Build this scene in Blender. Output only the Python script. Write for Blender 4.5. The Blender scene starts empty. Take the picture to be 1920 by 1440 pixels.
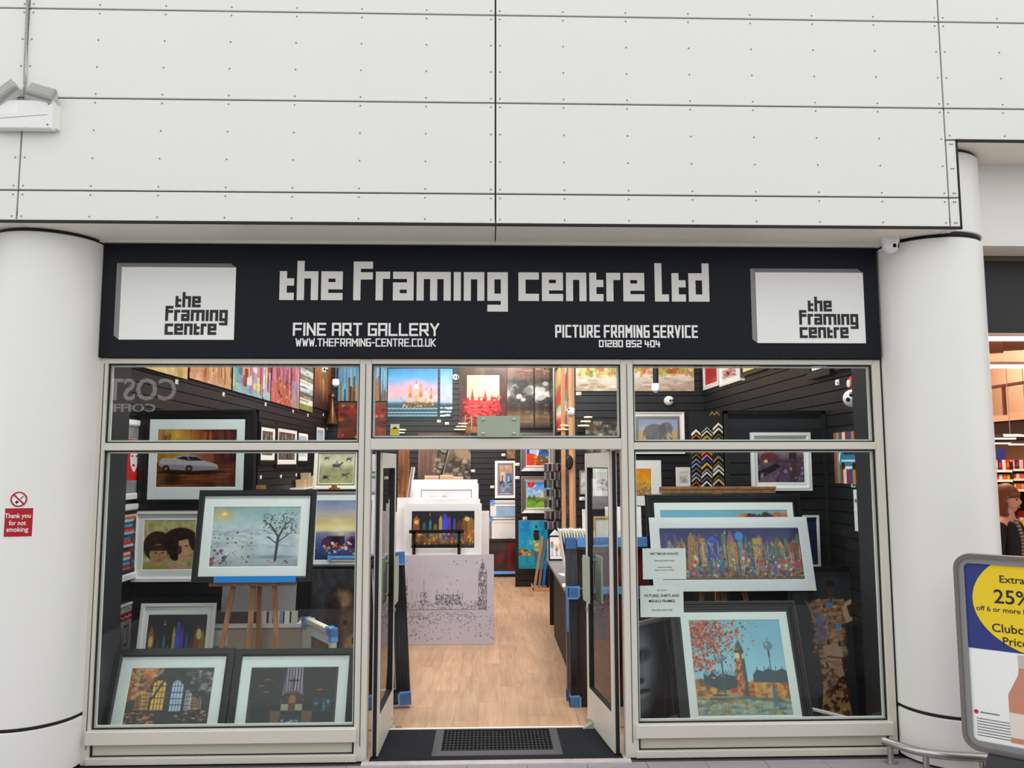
import bpy, bmesh, math, random
import numpy as np
from mathutils import Vector, Matrix
PI = math.pi
random.seed(7); RNG = np.random.default_rng(11)
scn = bpy.context.scene
COL = scn.collection

# ------------------------------------------------------------------ camera, world, light, exposure
FPX, PITCH, YAW, ROLL = 1494.2, 0.0992, 0.0308, -0.0021
CAM = Vector((0.0, -5.6255, 2.0))
FWD = Vector((math.sin(YAW)*math.cos(PITCH), math.cos(YAW)*math.cos(PITCH), math.sin(PITCH)))
_r = Vector((math.cos(YAW), -math.sin(YAW), 0)); _u = _r.cross(FWD)
RT = _r*math.cos(ROLL)+_u*math.sin(ROLL); UP = _u*math.cos(ROLL)-_r*math.sin(ROLL)
cd = bpy.data.cameras.new('camera'); cam = bpy.data.objects.new('camera', cd); COL.objects.link(cam)
cd.sensor_width = 36; cd.lens = FPX/1920*36; cd.clip_end = 200
cam.matrix_world = Matrix(((RT.x, UP.x, -FWD.x, CAM.x), (RT.y, UP.y, -FWD.y, CAM.y), (RT.z, UP.z, -FWD.z, CAM.z), (0, 0, 0, 1)))
scn.camera = cam
scn.view_settings.view_transform = 'Standard'; scn.view_settings.look = 'None'
scn.view_settings.gamma = 1; scn.view_settings.use_curve_mapping = False
scn.view_settings.exposure = 0.0
w = bpy.data.worlds.new('world'); scn.world = w; w.use_nodes = True
bg = w.node_tree.nodes['Background']; bg.inputs[0].default_value = (0.985, 1.0, 0.985, 1); bg.inputs[1].default_value = 1.46
def area(name, loc, sx, sy, power, col=(1, .93, .86), rot=(0, 0, 0)):
    l = bpy.data.lights.new(name, 'AREA'); l.shape = 'RECTANGLE'; l.size = sx; l.size_y = sy; l.energy = power; l.color = col
    o = bpy.data.objects.new(name, l); o.location = loc; o.rotation_euler = rot; COL.objects.link(o); return o
for i, (x, y, p) in enumerate([(-1.5, 2.2, 42), (1.4, 2.2, 42), (-1.5, 4.6, 62), (1.3, 3.7, 32), (-1.4, 7.2, 66), (0.3, 6.2, 62), (0.3, 8.6, 34)]):
    area('shop_ceiling_lamp', (x, y, 4.05), 0.9, 0.9, p*1.18, (1, .92, .87), (.42, 0, 0))
for x in (-1.8, 0.05, 1.85):
    area('window_display_lamp', (x, .3, 3.95), 1.5, .25, 46 if x != .05 else 26, (.96, .98, 1), (.5, 0, 0))  # unseen fill lights added behind the header to brighten the window pictures
for (x, y) in [(5.2, 2.8), (8.0, 5.5), (6.5, 8.5)]:
    area('store_ceiling_lamp', (x, y, 4.3), 2.0, 0.6, 150, (1, .68, .5))
area('store_deck_lamp', (9.6, 10.2, 2.45), 1.2, 3.5, 60, (1, .74, .58))
area('store_deck_lamp', (9.4, 9.0, 4.8), 2.5, .5, 110, (1, .72, .55), (0, -.9, 0))  # unseen fill light added to brighten the wall above the mezzanine
area('store_deck_lamp', (8.4, 5.6, 3.6), .8, .8, 60, (1, .74, .58))

def ray(u, v): return (FWD + RT*((u-960)/FPX) - UP*((v-720)/FPX))
def at(u, v, Y):                       # point on the plane y = Y seen at a pixel
    d = ray(u, v); t = (Y-CAM.y)/d.y; return CAM+d*t
def onx(u, v, X):
    d = ray(u, v); t = (X-CAM.x)/d.x; return CAM+d*t
def onz(u, v, Z):
    d = ray(u, v); t = (Z-CAM.z)/d.z; return CAM+d*t

# ------------------------------------------------------------------ materials
def lin(c): return tuple((x/12.92 if x <= .04045 else ((x+.055)/1.055)**2.4) for x in c)
def hx(s): return tuple(int(s[i:i+2], 16)/255 for i in (0, 2, 4))
MATS = {}
def mat(name, col, rough=.5, metal=0., var=.06, scale=12., spec=.5, bump=0., stretch=None, emit=0.):
    if name in MATS: return MATS[name]
    if isinstance(col, str): col = hx(col)
    m = bpy.data.materials.new(name); m.use_nodes = True; nt = m.node_tree; b = nt.nodes['Principled BSDF']
    c = lin(col); b.inputs['Roughness'].default_value = rough; b.inputs['Metallic'].default_value = metal
    b.inputs['Specular IOR Level'].default_value = spec
    tc = nt.nodes.new('ShaderNodeTexCoord'); mp = nt.nodes.new('ShaderNodeMapping'); nz = nt.nodes.new('ShaderNodeTexNoise')
    nt.links.new(tc.outputs['Object'], mp.inputs[0]); nt.links.new(mp.outputs[0], nz.inputs['Vector'])
    if stretch: mp.inputs['Scale'].default_value = stretch
    nz.inputs['Scale'].default_value = scale; nz.inputs['Detail'].default_value = 5
    mx = nt.nodes.new('ShaderNodeMix'); mx.data_type = 'RGBA'
    mx.inputs[6].default_value = tuple(x*(1-var) for x in c)+(1,); mx.inputs[7].default_value = tuple(min(1, x*(1+var)) for x in c)+(1,)
    nt.links.new(nz.outputs[0], mx.inputs[0]); nt.links.new(mx.outputs[2], b.inputs['Base Color'])
    if bump:
        bp = nt.nodes.new('ShaderNodeBump'); bp.inputs['Strength'].default_value = bump; bp.inputs['Distance'].default_value = .002
        nt.links.new(nz.outputs[0], bp.inputs['Height']); nt.links.new(bp.outputs[0], b.inputs['Normal'])
    if emit:
        b.inputs['Emission Color'].default_value = c+(1,); b.inputs['Emission Strength'].default_value = emit
    MATS[name] = m; return m
def glass_mat(name, tint=(1, 1, 1), k=1.0, rough=0.0):
    m = bpy.data.materials.new(name); m.use_nodes = True; nt = m.node_tree; nt.nodes.remove(nt.nodes['Principled BSDF'])
    out = nt.nodes['Material Output']; tr = nt.nodes.new('ShaderNodeBsdfTransparent'); gl = nt.nodes.new('ShaderNodeBsdfGlossy')
    tr.inputs[0].default_value = tint+(1,); gl.inputs['Roughness'].default_value = rough
    fr = nt.nodes.new('ShaderNodeFresnel'); fr.inputs[0].default_value = 1.5
    ge = nt.nodes.new('ShaderNodeNewGeometry'); s = nt.nodes.new('ShaderNodeMath'); s.operation = 'SUBTRACT'; s.inputs[0].default_value = 1
    nt.links.new(ge.outputs['Backfacing'], s.inputs[1])
    mu = nt.nodes.new('ShaderNodeMath'); mu.operation = 'MULTIPLY'; nt.links.new(fr.outputs[0], mu.inputs[0]); nt.links.new(s.outputs[0], mu.inputs[1])
    m2 = nt.nodes.new('ShaderNodeMath'); m2.operation = 'MULTIPLY'; m2.inputs[1].default_value = k; nt.links.new(mu.outputs[0], m2.inputs[0])
    mx = nt.nodes.new('ShaderNodeMixShader'); nt.links.new(m2.outputs[0], mx.inputs[0]); nt.links.new(tr.outputs[0], mx.inputs[1]); nt.links.new(gl.outputs[0], mx.inputs[2])
    nt.links.new(mx.outputs[0], out.inputs[0]); MATS[name] = m; return m
def print_mat(name='printed_art', rough=.45, spec=.35):
    m = bpy.data.materials.new(name); m.use_nodes = True; nt = m.node_tree; b = nt.nodes['Principled BSDF']
    a = nt.nodes.new('ShaderNodeAttribute'); a.attribute_name = 'Col'; nt.links.new(a.outputs[0], b.inputs['Base Color'])
    b.inputs['Roughness'].default_value = rough; b.inputs['Specular IOR Level'].default_value = spec; MATS[name] = m; return m
def wood_mat(name, c0, c1, scale=(1, 14, 14), rough=.45, objvar=.25):
    m = bpy.data.materials.new(name); m.use_nodes = True; nt = m.node_tree; b = nt.nodes['Principled BSDF']
    tc = nt.nodes.new('ShaderNodeTexCoord'); mp = nt.nodes.new('ShaderNodeMapping'); mp.inputs['Scale'].default_value = scale
    oi = nt.nodes.new('ShaderNodeObjectInfo'); ad = nt.nodes.new('ShaderNodeVectorMath'); ad.operation = 'ADD'
    sc = nt.nodes.new('ShaderNodeMath'); sc.operation = 'MULTIPLY'; sc.inputs[1].default_value = 37
    nt.links.new(oi.outputs['Random'], sc.inputs[0]); nt.links.new(tc.outputs['Object'], ad.inputs[0]); nt.links.new(sc.outputs[0], ad.inputs[1]); nt.links.new(ad.outputs[0], mp.inputs[0])
    nz = nt.nodes.new('ShaderNodeTexNoise'); nz.inputs['Scale'].default_value = 2.2; nz.inputs['Detail'].default_value = 6; nz.inputs['Distortion'].default_value = .8; nt.links.new(mp.outputs[0], nz.inputs['Vector'])
    r = nt.nodes.new('ShaderNodeValToRGB'); r.color_ramp.elements[0].position = .3; r.color_ramp.elements[1].position = .7
    r.color_ramp.elements[0].color = lin(hx(c0))+(1,); r.color_ramp.elements[1].color = lin(hx(c1))+(1,); nt.links.new(nz.outputs[0], r.inputs[0])
    hs = nt.nodes.new('ShaderNodeHueSaturation'); mr = nt.nodes.new('ShaderNodeMapRange'); mr.inputs[3].default_value = 1-objvar/2; mr.inputs[4].default_value = 1+objvar/2
    nt.links.new(oi.outputs['Random'], mr.inputs[0]); nt.links.new(mr.outputs[0], hs.inputs['Value']); nt.links.new(r.outputs[0], hs.inputs['Color'])
    nt.links.new(hs.outputs[0], b.inputs['Base Color']); b.inputs['Roughness'].default_value = rough; MATS[name] = m; return m

CLAD = mat('cladding_paint', 'e7e7e1', .42, var=.015, scale=1.5)
SOFFIT = mat('soffit_paint', 'efe9dd', .5, var=.03, scale=2)
COLUMN = mat('column_paint', 'eeede9', .38, var=.02, scale=2)
JOINT = mat('joint_black', '14100f', .7)
ALU = mat('frame_paint', 'dad5cb', .38, var=.03, scale=5)
ALUD = mat('frame_panel', 'd2cabd', .45, var=.04, scale=6)
GASK = mat('gasket_rubber', '0c0c0d', .55)
WHITE = mat('white_plastic', 'ececea', .35, var=.02)
WHITEP = mat('white_card', 'f1efee', .6, var=.02)
MNT = mat('mount_board', 'eceeec', .7, var=.02, scale=60)
MNTC = mat('cream_mount', 'e6dfcc', .7, var=.03)
BLK = mat('black_lacquer', '0b0b0c', .34, var=.1)
BLKM = mat('black_matt', '101012', .6, var=.1)
WHF = mat('white_frame', 'eeeae8', .35, var=.03)
SILV = mat('silver_moulding', 'a9a6a4', .32, .7, var=.1, scale=30)
GREYF = mat('grey_moulding', '55565a', .35, .2, var=.15, scale=30)
SLAT = mat('slatwall_black', '17171b', .42, var=.1, scale=8)
SIGN = mat('sign_navy', '0a0f1b', .5, var=.06, spec=.25)
LETW = mat('letter_vinyl', 'e4e2de', .45, var=.02)
LETD = mat('letter_dark', '15161a', .5)
GREYV = mat('grey_vinyl', '8a898a', .5, var=.03)
PLASTG = mat('grey_plastic', '77777a', .45, var=.05)
DARKG = mat('dark_plastic', '1e1f22', .5)
LENS = mat('lens_black', '050507', .1)
RED = mat('red_enamel', 'b01224', .45)
REDP = mat('red_plastic', 'c01c22', .4)
BLUET = mat('blue_tape', '6ea8ea', .35, var=.18, scale=25)
BLUEK = mat('blue_strip', '1c86d6', .4, var=.05)
PINE = wood_mat('pine_wood', 'c58f63', 'e0b184', (14, 14, 1))
EASEL = wood_mat('easel_wood', '8a5230', 'b77a4b', (10, 10, 1))
OAK = wood_mat('oak_plank', 'b08b69', 'cda988', (9, .8, 9), .38, .16)
BROWN = mat('brown_wood', '4a2820', .5, var=.2)
KRAFT = mat('cardboard', 'c3a27e', .75, var=.08)
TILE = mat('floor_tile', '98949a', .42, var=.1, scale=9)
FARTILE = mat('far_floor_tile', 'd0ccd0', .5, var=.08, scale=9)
GROUT = mat('tile_grout', '4c4a4c', .8)
CARPET = mat('entrance_carpet', '24252a', .95, var=.35, scale=160, bump=.6, spec=.15)
RUBBER = mat('rubber_mat', '0e0e10', .6)
RUBG = mat('rubber_edge', '4b4b50', .7)
STEEL = mat('brushed_steel', 'b9b6b0', .3, .9, var=.1, scale=40)
FROST = mat('frosted_plate', 'a9b3a0', .3, var=.04)
DESK = mat('desk_beige', 'b5a493', .5, var=.04)
DESKG = mat('counter_grey', '76777b', .35, var=.05)
POSTG = mat('poster_frame_grey', '8f8f91', .35, .35, var=.04)
POSTR = mat('poster_rim', '7d7672', .35, .5, var=.05)
NAVY = mat('poster_navy', '27347c', .5); YEL = mat('poster_yellow', 'f0cf1e', .5); INK = mat('poster_ink', '1b1b1c', .5)
GREEN = mat('exit_green', '17834f', .4)
GLASS = glass_mat('shop_glass', (.93, .96, .95), .9)
DOORG = glass_mat('door_glass', (.93, .97, .95), 1.0)
PGLASS = glass_mat('picture_glass', (.97, .98, .98), .6)
WRAP = glass_mat('clear_wrap', (.97, .97, .98), .9, .12)
PRINT = print_mat()
PRINTG = print_mat('glossy_art', .22, .45)
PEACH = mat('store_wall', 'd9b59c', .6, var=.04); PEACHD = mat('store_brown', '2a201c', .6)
TUBE = mat('store_tube', (1, .97, .93), .5, emit=5.)
SKIN = mat('skin', 'cf9a80', .5, var=.05); HAIR = mat('auburn_hair', '6b3a22', .5, var=.3, scale=60, stretch=(1, 1, .15))
COAT = mat('black_coat', '0b0a0b', .8, bump=.3, scale=80); LETP = mat('paper_white', 'f4f4f2', .6, var=.01)

# ------------------------------------------------------------------ mesh building
class MB:
    def __init__(s): s.v = []; s.f = []; s.sm = False
    def add(s, vs, fs, M=None):
        n = len(s.v)
        if M is not None: vs = [tuple(M @ Vector(p)) for p in vs]
        s.v += [tuple(p) for p in vs]; s.f += [tuple(i+n for i in f) for f in fs]; return s
    def box(s, x0, x1, y0, y1, z0, z1, M=None):
        return s.add([(x0, y0, z0), (x1, y0, z0), (x1, y1, z0), (x0, y1, z0), (x0, y0, z1), (x1, y0, z1), (x1, y1, z1), (x0, y1, z1)],
                     [(0, 3, 2, 1), (4, 5, 6, 7), (0, 1, 5, 4), (1, 2, 6, 5), (2, 3, 7, 6), (3, 0, 4, 7)], M)
    def cbox(s, x0, x1, y0, y1, z0, z1, c, M=None):      # box with chamfered front (-y) edges
        a = [(x0, y1, z0), (x1, y1, z0), (x1, y1, z1), (x0, y1, z1)]; b = [(x0, y0+c, z0), (x1, y0+c, z0), (x1, y0+c, z1), (x0, y0+c, z1)]
        d = [(x0+c, y0, z0+c), (x1-c, y0, z0+c), (x1-c, y0, z1-c), (x0+c, y0, z1-c)]
        f = [(0, 3, 2, 1), (8, 9, 10, 11)]
        for r in (0, 4):
            for i in range(4): j = (i+1) % 4; f.append((r+i, r+j, r+j+4, r+i+4))
        return s.add(a+b+d, f, M)
    def prism(s, poly, y0, y1, M=None):                  # polygon in x-z extruded in y
        n = len(poly); vs = [(x, y0, z) for x, z in poly]+[(x, y1, z) for x, z in poly]
        return s.add(vs, [tuple(range(n)), tuple(range(2*n-1, n-1, -1))]+[(i, i+n, (i+1) % n+n, (i+1) % n) for i in range(n)], M)
    def ring(s, x0, x1, z0, z1, prof, M=None):           # closed moulding: prof = [(inset, y), ...] lofted round a rectangle
        vs = []
        for d, y in prof: vs += [(x0+d, y, z0+d), (x1-d, y, z0+d), (x1-d, y, z1-d), (x0+d, y, z1-d)]
        fs = []
        n = len(prof)
        for k in range(n):
            a = 4*k; b = 4*((k+1) % n)
            for i in range(4): j = (i+1) % 4; fs.append((a+i, a+j, b+j, b+i))
        return s.add(vs, fs, M)
    def tube(s, pts, r, n=10, M=None):
        pts = [Vector(p) for p in pts]; vs = []; fs = []
        t0 = (pts[1]-pts[0]).normalized(); up = Vector((0, 0, 1)) if abs(t0.z) < .9 else Vector((1, 0, 0)); a = t0.cross(up).normalized()
        for i, p in enumerate(pts):
            t = (pts[min(i+1, len(pts)-1)]-pts[max(i-1, 0)]).normalized(); a = (a-t*a.dot(t)).normalized(); b = t.cross(a)
            rr = r[i] if isinstance(r, (list, tuple)) else r
            vs += [tuple(p+(a*math.cos(2*PI*k/n)+b*math.sin(2*PI*k/n))*rr) for k in range(n)]
        for i in range(len(pts)-1):
            for k in range(n): fs.append((i*n+k, i*n+(k+1) % n, (i+1)*n+(k+1) % n, (i+1)*n+k))
        fs += [tuple(range(n-1, -1, -1)), tuple(range(len(vs)-n, len(vs)))]
        s.sm = True; return s.add(vs, fs, M)
    def lathe(s, prof, n=24, M=None):                    # (r, z) round z
        vs = []; fs = []
        for r, z in prof: vs += [(r*math.cos(2*PI*k/n), r*math.sin(2*PI*k/n), z) for k in range(n)]
        for i in range(len(prof)-1):
            for k in range(n): fs.append((i*n+k, i*n+(k+1) % n, (i+1)*n+(k+1) % n, (i+1)*n+k))
        fs += [tuple(range(n-1, -1, -1)), tuple(range(len(vs)-n, len(vs)))]
        s.sm = True; return s.add(vs, fs, M)
    def bar(s, p, q, wx, wy, M=None):                    # rectangular bar between two points
        p = Vector(p); q = Vector(q); t = (q-p).normalized(); up = Vector((0, 1, 0)) if abs(t.y) < .9 else Vector((1, 0, 0))
        a = t.cross(up).normalized()*wx/2; b = t.cross(a).normalized()*wy/2
        vs = [p-a-b, p+a-b, p+a+b, p-a+b, q-a-b, q+a-b, q+a+b, q-a+b]
        return s.add([tuple(x) for x in vs], [(0, 1, 2, 3), (7, 6, 5, 4), (0, 4, 5, 1), (1, 5, 6, 2), (2, 6, 7, 3), (3, 7, 4, 0)], M)
    def mesh(s, name, m):
        me = bpy.data.meshes.new(name); me.from_pydata(s.v, [], s.f); me.materials.append(m)
        bm = bmesh.new(); bm.from_mesh(me); bmesh.ops.recalc_face_normals(bm, faces=bm.faces); bm.to_mesh(me); bm.free()
        if s.sm:
            me.polygons.foreach_set('use_smooth', [True]*len(me.polygons)); me.set_sharp_from_angle(angle=math.radians(40))
        return me
    def build(s, name, m, parent=None, loc=(0, 0, 0), rot=(0, 0, 0)):
        return link(name, s.mesh(name, m), parent, loc, rot)
def link(name, me, parent=None, loc=(0, 0, 0), rot=(0, 0, 0)):
    o = bpy.data.objects.new(name, me); COL.objects.link(o); o.parent = parent; o.location = loc; o.rotation_euler = rot; return o
def tag(o, label, cat, group=None):
    o['label'] = label; o['category'] = cat
    if group: o['group'] = group
    return o
def thing(name, label, cat, loc=(0, 0, 0), rot=(0, 0, 0), group=None):
    o = bpy.data.objects.new(name, None); COL.objects.link(o); o.location = loc; o.rotation_euler = rot; o.empty_display_size = .1
    return tag(o, label, cat, group)
def struct(name, mb=None, m=None, loc=(0, 0, 0), rot=(0, 0, 0)):
    if mb is None: o = bpy.data.objects.new(name, None); COL.objects.link(o); o.location = loc; o.rotation_euler = rot
    else: o = mb.build(name, m, None, loc, rot)
    o['kind'] = 'structure'; return o
def stuff(o): o['kind'] = 'stuff'; return o
def B(*a): return MB().box(*a)

# ------------------------------------------------------------------ painter: colours of flat art on a grid of small quads
class Art:
    def __init__(s, w, h): s.w = w; s.h = h; s.a = np.zeros((h, w, 3)); s.Y, s.X = np.mgrid[0:h, 0:w]; s.X = (s.X+.5)/w; s.Y = (s.Y+.5)/h; s.r = np.random.default_rng(w*131+h)
    def _c(s, c): return np.array(hx(c) if isinstance(c, str) else c)
    def _m(s, m, c, al=1.): m = (m*al)[..., None]; s.a = s.a*(1-m)+s._c(c)*m; return s
    def fill(s, c): s.a[:] = s._c(c); return s
    def grad(s, stops, y0=0., y1=1., x=False, al=1.):
        t = s.X if x else s.Y; k = [p for p, _ in stops]; cs = np.array([s._c(c) for _, c in stops])
        g = np.stack([np.interp(t, k, cs[:, i]) for i in range(3)], -1); m = ((t >= y0) & (t < y1))[..., None]*al
        s.a = s.a*(1-m)+g*m; return s
    def rect(s, x0, y0, x1, y1, c, al=1.): return s._m(((s.X >= x0) & (s.X < x1) & (s.Y >= y0) & (s.Y < y1)).astype(float), c, al)
    def ell(s, cx, cy, rx, ry, c, al=1., soft=0.):
        d = np.sqrt(((s.X-cx)/rx)**2+((s.Y-cy)/ry)**2)
        return s._m(np.clip((1-d)/soft, 0, 1) if soft else (d < 1).astype(float), c, al)
    def poly(s, pts, c, al=1.):
        m = np.zeros(s.X.shape, bool); n = len(pts)
        for i in range(n):
            x0, y0 = pts[i]; x1, y1 = pts[(i+1) % n]
            if y0 == y1: continue
            m ^= ((y0 > s.Y) != (y1 > s.Y)) & (s.X < (x1-x0)*(s.Y-y0)/(y1-y0)+x0)
        return s._m(m.astype(float), c, al)
    def line(s, x0, y0, x1, y1, wd, c, al=1.):       # width as a fraction of the height
        asp = s.w/s.h; px = s.X*asp; a0 = x0*asp; a1 = x1*asp; dx = a1-a0; dy = y1-y0; L = dx*dx+dy*dy+1e-9
        t = np.clip(((px-a0)*dx+(s.Y-y0)*dy)/L, 0, 1); d = np.hypot(px-a0-t*dx, s.Y-y0-t*dy); return s._m((d < wd/2).astype(float), c, al)
    def noise(s, n=6, amp=.1, sx=1., sy=1., mono=False, oct=3):
        acc = np.zeros((s.h, s.w, 1 if mono else 3))
        if not mono: s.noise(n, amp*.75, sx, sy, True, oct); amp = amp*.3
        for o in range(oct):
            kx = max(2, int(n*sx*2**o)); ky = max(2, int(n*sy*2**o)); g = s.r.uniform(-1, 1, (ky+1, kx+1, acc.shape[2]))
            fx = s.X[0]*kx; fy = s.Y[:, 0]*ky; ix = fx.astype(int); iy = fy.astype(int); tx = (fx-ix)[None, :, None]; ty = (fy-iy)[:, None, None]
            acc += ((g[iy][:, ix]*(1-tx)+g[iy][:, ix+1]*tx)*(1-ty)+(g[iy+1][:, ix]*(1-tx)+g[iy+1][:, ix+1]*tx)*ty)/2**o
        s.a = np.clip(s.a+acc*amp, 0, 1); return s
    def dabs(s, n, box, cols, r=(.01, .03), asp=1., al=.9, dens=None):
        x0, y0, x1, y1 = box; k = s.w/s.h
        for _ in range(n):
            x = s.r.uniform(x0, x1); y = s.r.uniform(y0, y1)
            if dens is not None and s.r.uniform() > dens(x, y): continue
            q = s.r.uniform(*r); s.dab(x, y, q/k, q*asp, cols[s.r.integers(len(cols))], al)
        return s
    def dab(s, x, y, rx, ry, c, al):
        i0 = max(0, int((x-rx)*s.w)-1); i1 = min(s.w, int((x+rx)*s.w)+2); j0 = max(0, int((y-ry)*s.h)-1); j1 = min(s.h, int((y+ry)*s.h)+2)
        if i1 <= i0 or j1 <= j0: return
        m = ((((s.X[j0:j1, i0:i1]-x)/rx)**2+((s.Y[j0:j1, i0:i1]-y)/ry)**2) < 1.)[..., None]*al
        s.a[j0:j1, i0:i1] = s.a[j0:j1, i0:i1]*(1-m)+s._c(c)*m
    def streaks(s, n, cols, y0=0., y1=1., wd=(.01, .04), al=.5, vert=True, x0=0., x1=1.):
        for _ in range(n):
            c = cols[s.r.integers(len(cols))]; q = s.r.uniform(*wd)
            if vert: x = s.r.uniform(x0, x1); a, b = sorted(s.r.uniform(y0, y1, 2)); s.rect(x-q/2, a, x+q/2, b, c, al)
            else: y = s.r.uniform(y0, y1); a, b = sorted(s.r.uniform(x0, x1, 2)); s.rect(a, y-q/2, b, y+q/2, c, al)
        return s
def art_mesh(fn, w, h, px, name='print'):
    """grid mesh w x h metres in x-z (bottom centre at origin), painted by fn; px = cells per metre"""
    nx = max(6, int(w*px)); ny = max(6, int(h*px)); A = Art(nx*2, ny*2); fn(A); a = np.clip(A.a, 0, 1).reshape(ny, 2, nx, 2, 3).mean((1, 3))[::-1]
    xs = np.linspace(-w/2, w/2, nx); zs = np.linspace(0, h, ny); gx, gz = np.meshgrid(xs, zs)
    co = np.stack([gx, np.zeros_like(gx), gz], -1).reshape(-1, 3); idx = np.arange(nx*ny).reshape(ny, nx)
    q = np.stack([idx[:-1, :-1], idx[:-1, 1:], idx[1:, 1:], idx[1:, :-1]], -1).reshape(-1, 4)
    me = bpy.data.meshes.new(name); me.vertices.add(len(co)); me.vertices.foreach_set('co', co.ravel())
    me.loops.add(q.size); me.loops.foreach_set('vertex_index', q.ravel().astype(np.int32)); me.polygons.add(len(q)); me.polygons.foreach_set('loop_start', np.arange(0, q.size, 4).astype(np.int32))
    me.update(calc_edges=True)
    c = a.reshape(-1, 3); l = np.where(c <= .04045, c/12.92, ((c+.055)/1.055)**2.4); ca = me.attributes.new('Col', 'FLOAT_COLOR', 'POINT')
    ca.data.foreach_set('color', np.concatenate([l, np.ones((len(l), 1))], 1).astype(np.float32).ravel()); return me

# ------------------------------------------------------------------ pictures
def prof(fw, d, kind='flat'):
    if kind == 'flat': return [(0, 0), (0, -d), (fw*.75, -d), (fw, -d+.006), (fw, 0)]
    if kind == 'ribbed': return [(0, 0), (0, -d*.7), (fw*.1, -d), (fw*.3, -d), (fw*.34, -d+.006), (fw*.5, -d+.004), (fw*.54, -d+.012), (fw*.72, -d+.008), (fw*.77, -d+.018), (fw, -d+.018), (fw, 0)]
    if kind == 'scoop': return [(0, 0), (0, -d), (fw*.15, -d), (fw*.3, -d+.01), (fw*.7, -d+.022), (fw*.8, -d+.014), (fw, -d+.02), (fw, 0)]
def picture(name, label, cat, loc, w, h, art, frame=None, mount=None, lean=0., rz=0., px=230, glaze=False, group=None, kind='flat', inner=None, gm=None):
    """bottom-centre origin, front towards -y. frame=(width, depth, material); mount=(side, top, bottom, material)"""
    t = thing(name, label, cat, loc, (-lean, 0, rz), group); d = .02; ox = 0.; b = tp = 0.
    if frame:
        fw, fd, fm = frame; MB().ring(-w/2, w/2, 0, h, prof(fw, fd, kind)).build('frame', fm, t); ox = b = tp = fw; yf = -max(.012, fd-.015)
        B(-w/2+.004, w/2-.004, -.002, .002, .004, h-.004).build('backing_board', BLKM, t)
    else:
        yf = -.004
        if not mount: yf = -.03; B(-w/2, w/2, -.029, 0, 0, h).build('stretcher', gm or WHITEP, t)
    if mount:
        ms, mt, mb_, mm = mount
        x0 = -w/2+ox; x1 = w/2-ox; z0 = b; z1 = h-tp; X0 = x0+ms; X1 = x1-ms; Z0 = z0+mb_; Z1 = z1-mt; e = .004
        vs = [(x0, yf, z0), (x1, yf, z0), (x1, yf, z1), (x0, yf, z1), (X0, yf, Z0), (X1, yf, Z0), (X1, yf, Z1), (X0, yf, Z1), (X0+e, yf+e*.8, Z0+e), (X1-e, yf+e*.8, Z0+e), (X1-e, yf+e*.8, Z1-e), (X0+e, yf+e*.8, Z1-e)]
        fs = []
        for r in (0, 4):
            for i in range(4): j = (i+1) % 4; fs.append((r+i, r+j, r+4+j, r+4+i))
        m = MB().add(vs, fs)
        if not frame: m.ring(x0, x1, z0, z1, [(0, yf), (0, 0), (.02, 0)])
        mo = m.build('mount', mm, t)
        if inner: MB().ring(X0-.012, X1+.012, Z0-.012, Z1+.012, [(0, yf-.001), (0, yf-.003), (.006, yf-.003), (.006, yf-.001)]).build('inner_fillet', inner, t)
        pw = X1-X0-2*e; ph = Z1-Z0-2*e; pz = Z0+e; yp = yf+e*.8
        if not frame: B(X0-.004, X1+.004, yp+.001, 0, Z0-.004, Z1+.004).build('backing_board', WHITEP, t)
    else: pw = w-2*ox; ph = h-2*b; pz = b; yp = yf-.0015
    if art:
        me = art_mesh(art, pw, ph, px); me.materials.append(PRINTG if glaze else PRINT); link('print', me, t, (0, yp, pz))
    if glaze: B(-w/2+ox, w/2-ox, yf-.006, yf-.004, b, h-tp).build('glazing', PGLASS, t)
    return t
def front(u0, v0, u1, v1, Y):
    c = at((u0+u1)/2, (v0+v1)/2, Y); a = at(u0, (v0+v1)/2, Y); b = at(u1, (v0+v1)/2, Y); t = at((u0+u1)/2, v0, Y); d = at((u0+u1)/2, v1, Y)
    return ((a.x+b.x)/2, Y, d.z), b.x-a.x, t.z-d.z
def leanp(u0, u1, vt, vb, Yb, L, z0=None):
    um = (u0+u1)/2; bp = at(um, vb, Yb)
    if z0 is None: z0 = bp.z
    d = ray(um, vt); k = math.tan(L); t = (Yb-z0*k-CAM.y+CAM.z*k)/(d.y-d.z*k); tp = CAM+d*t; H = (tp.z-z0)/math.cos(L)
    ym = (Yb+tp.y)/2; a = at(u0, (vt+vb)/2, ym); b = at(u1, (vt+vb)/2, ym); return ((a.x+b.x)/2, Yb, z0), b.x-a.x, H
def wallp(u0, u1, vt0, vb0, X, vt1=None, vb1=None):     # on a side wall x = X: extents along y, returns centre, width, height
    a = onx(u0, vt0, X); b = onx(u1, vt0 if vt1 is None else vt1, X); c = onx(u0, vb0, X); d = onx(u1, vb0 if vb1 is None else vb1, X)
    zt = (a.z+b.z)/2; zb = (c.z+d.z)/2; return (X, (a.y+b.y)/2, zb), abs(b.y-a.y), zt-zb
def price_tag(label, loc, rz=0.):
    t = thing('price_tag', label, 'price tag', loc, (0, 0, rz), 'small white price tags on the slatwalls')
    B(-.035, .035, -.006, -.001, 0, .045).build('card', LETP, t); B(.004, .026, -.0075, -.006, .01, .022).build('printed_price', LETD, t); return t

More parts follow.
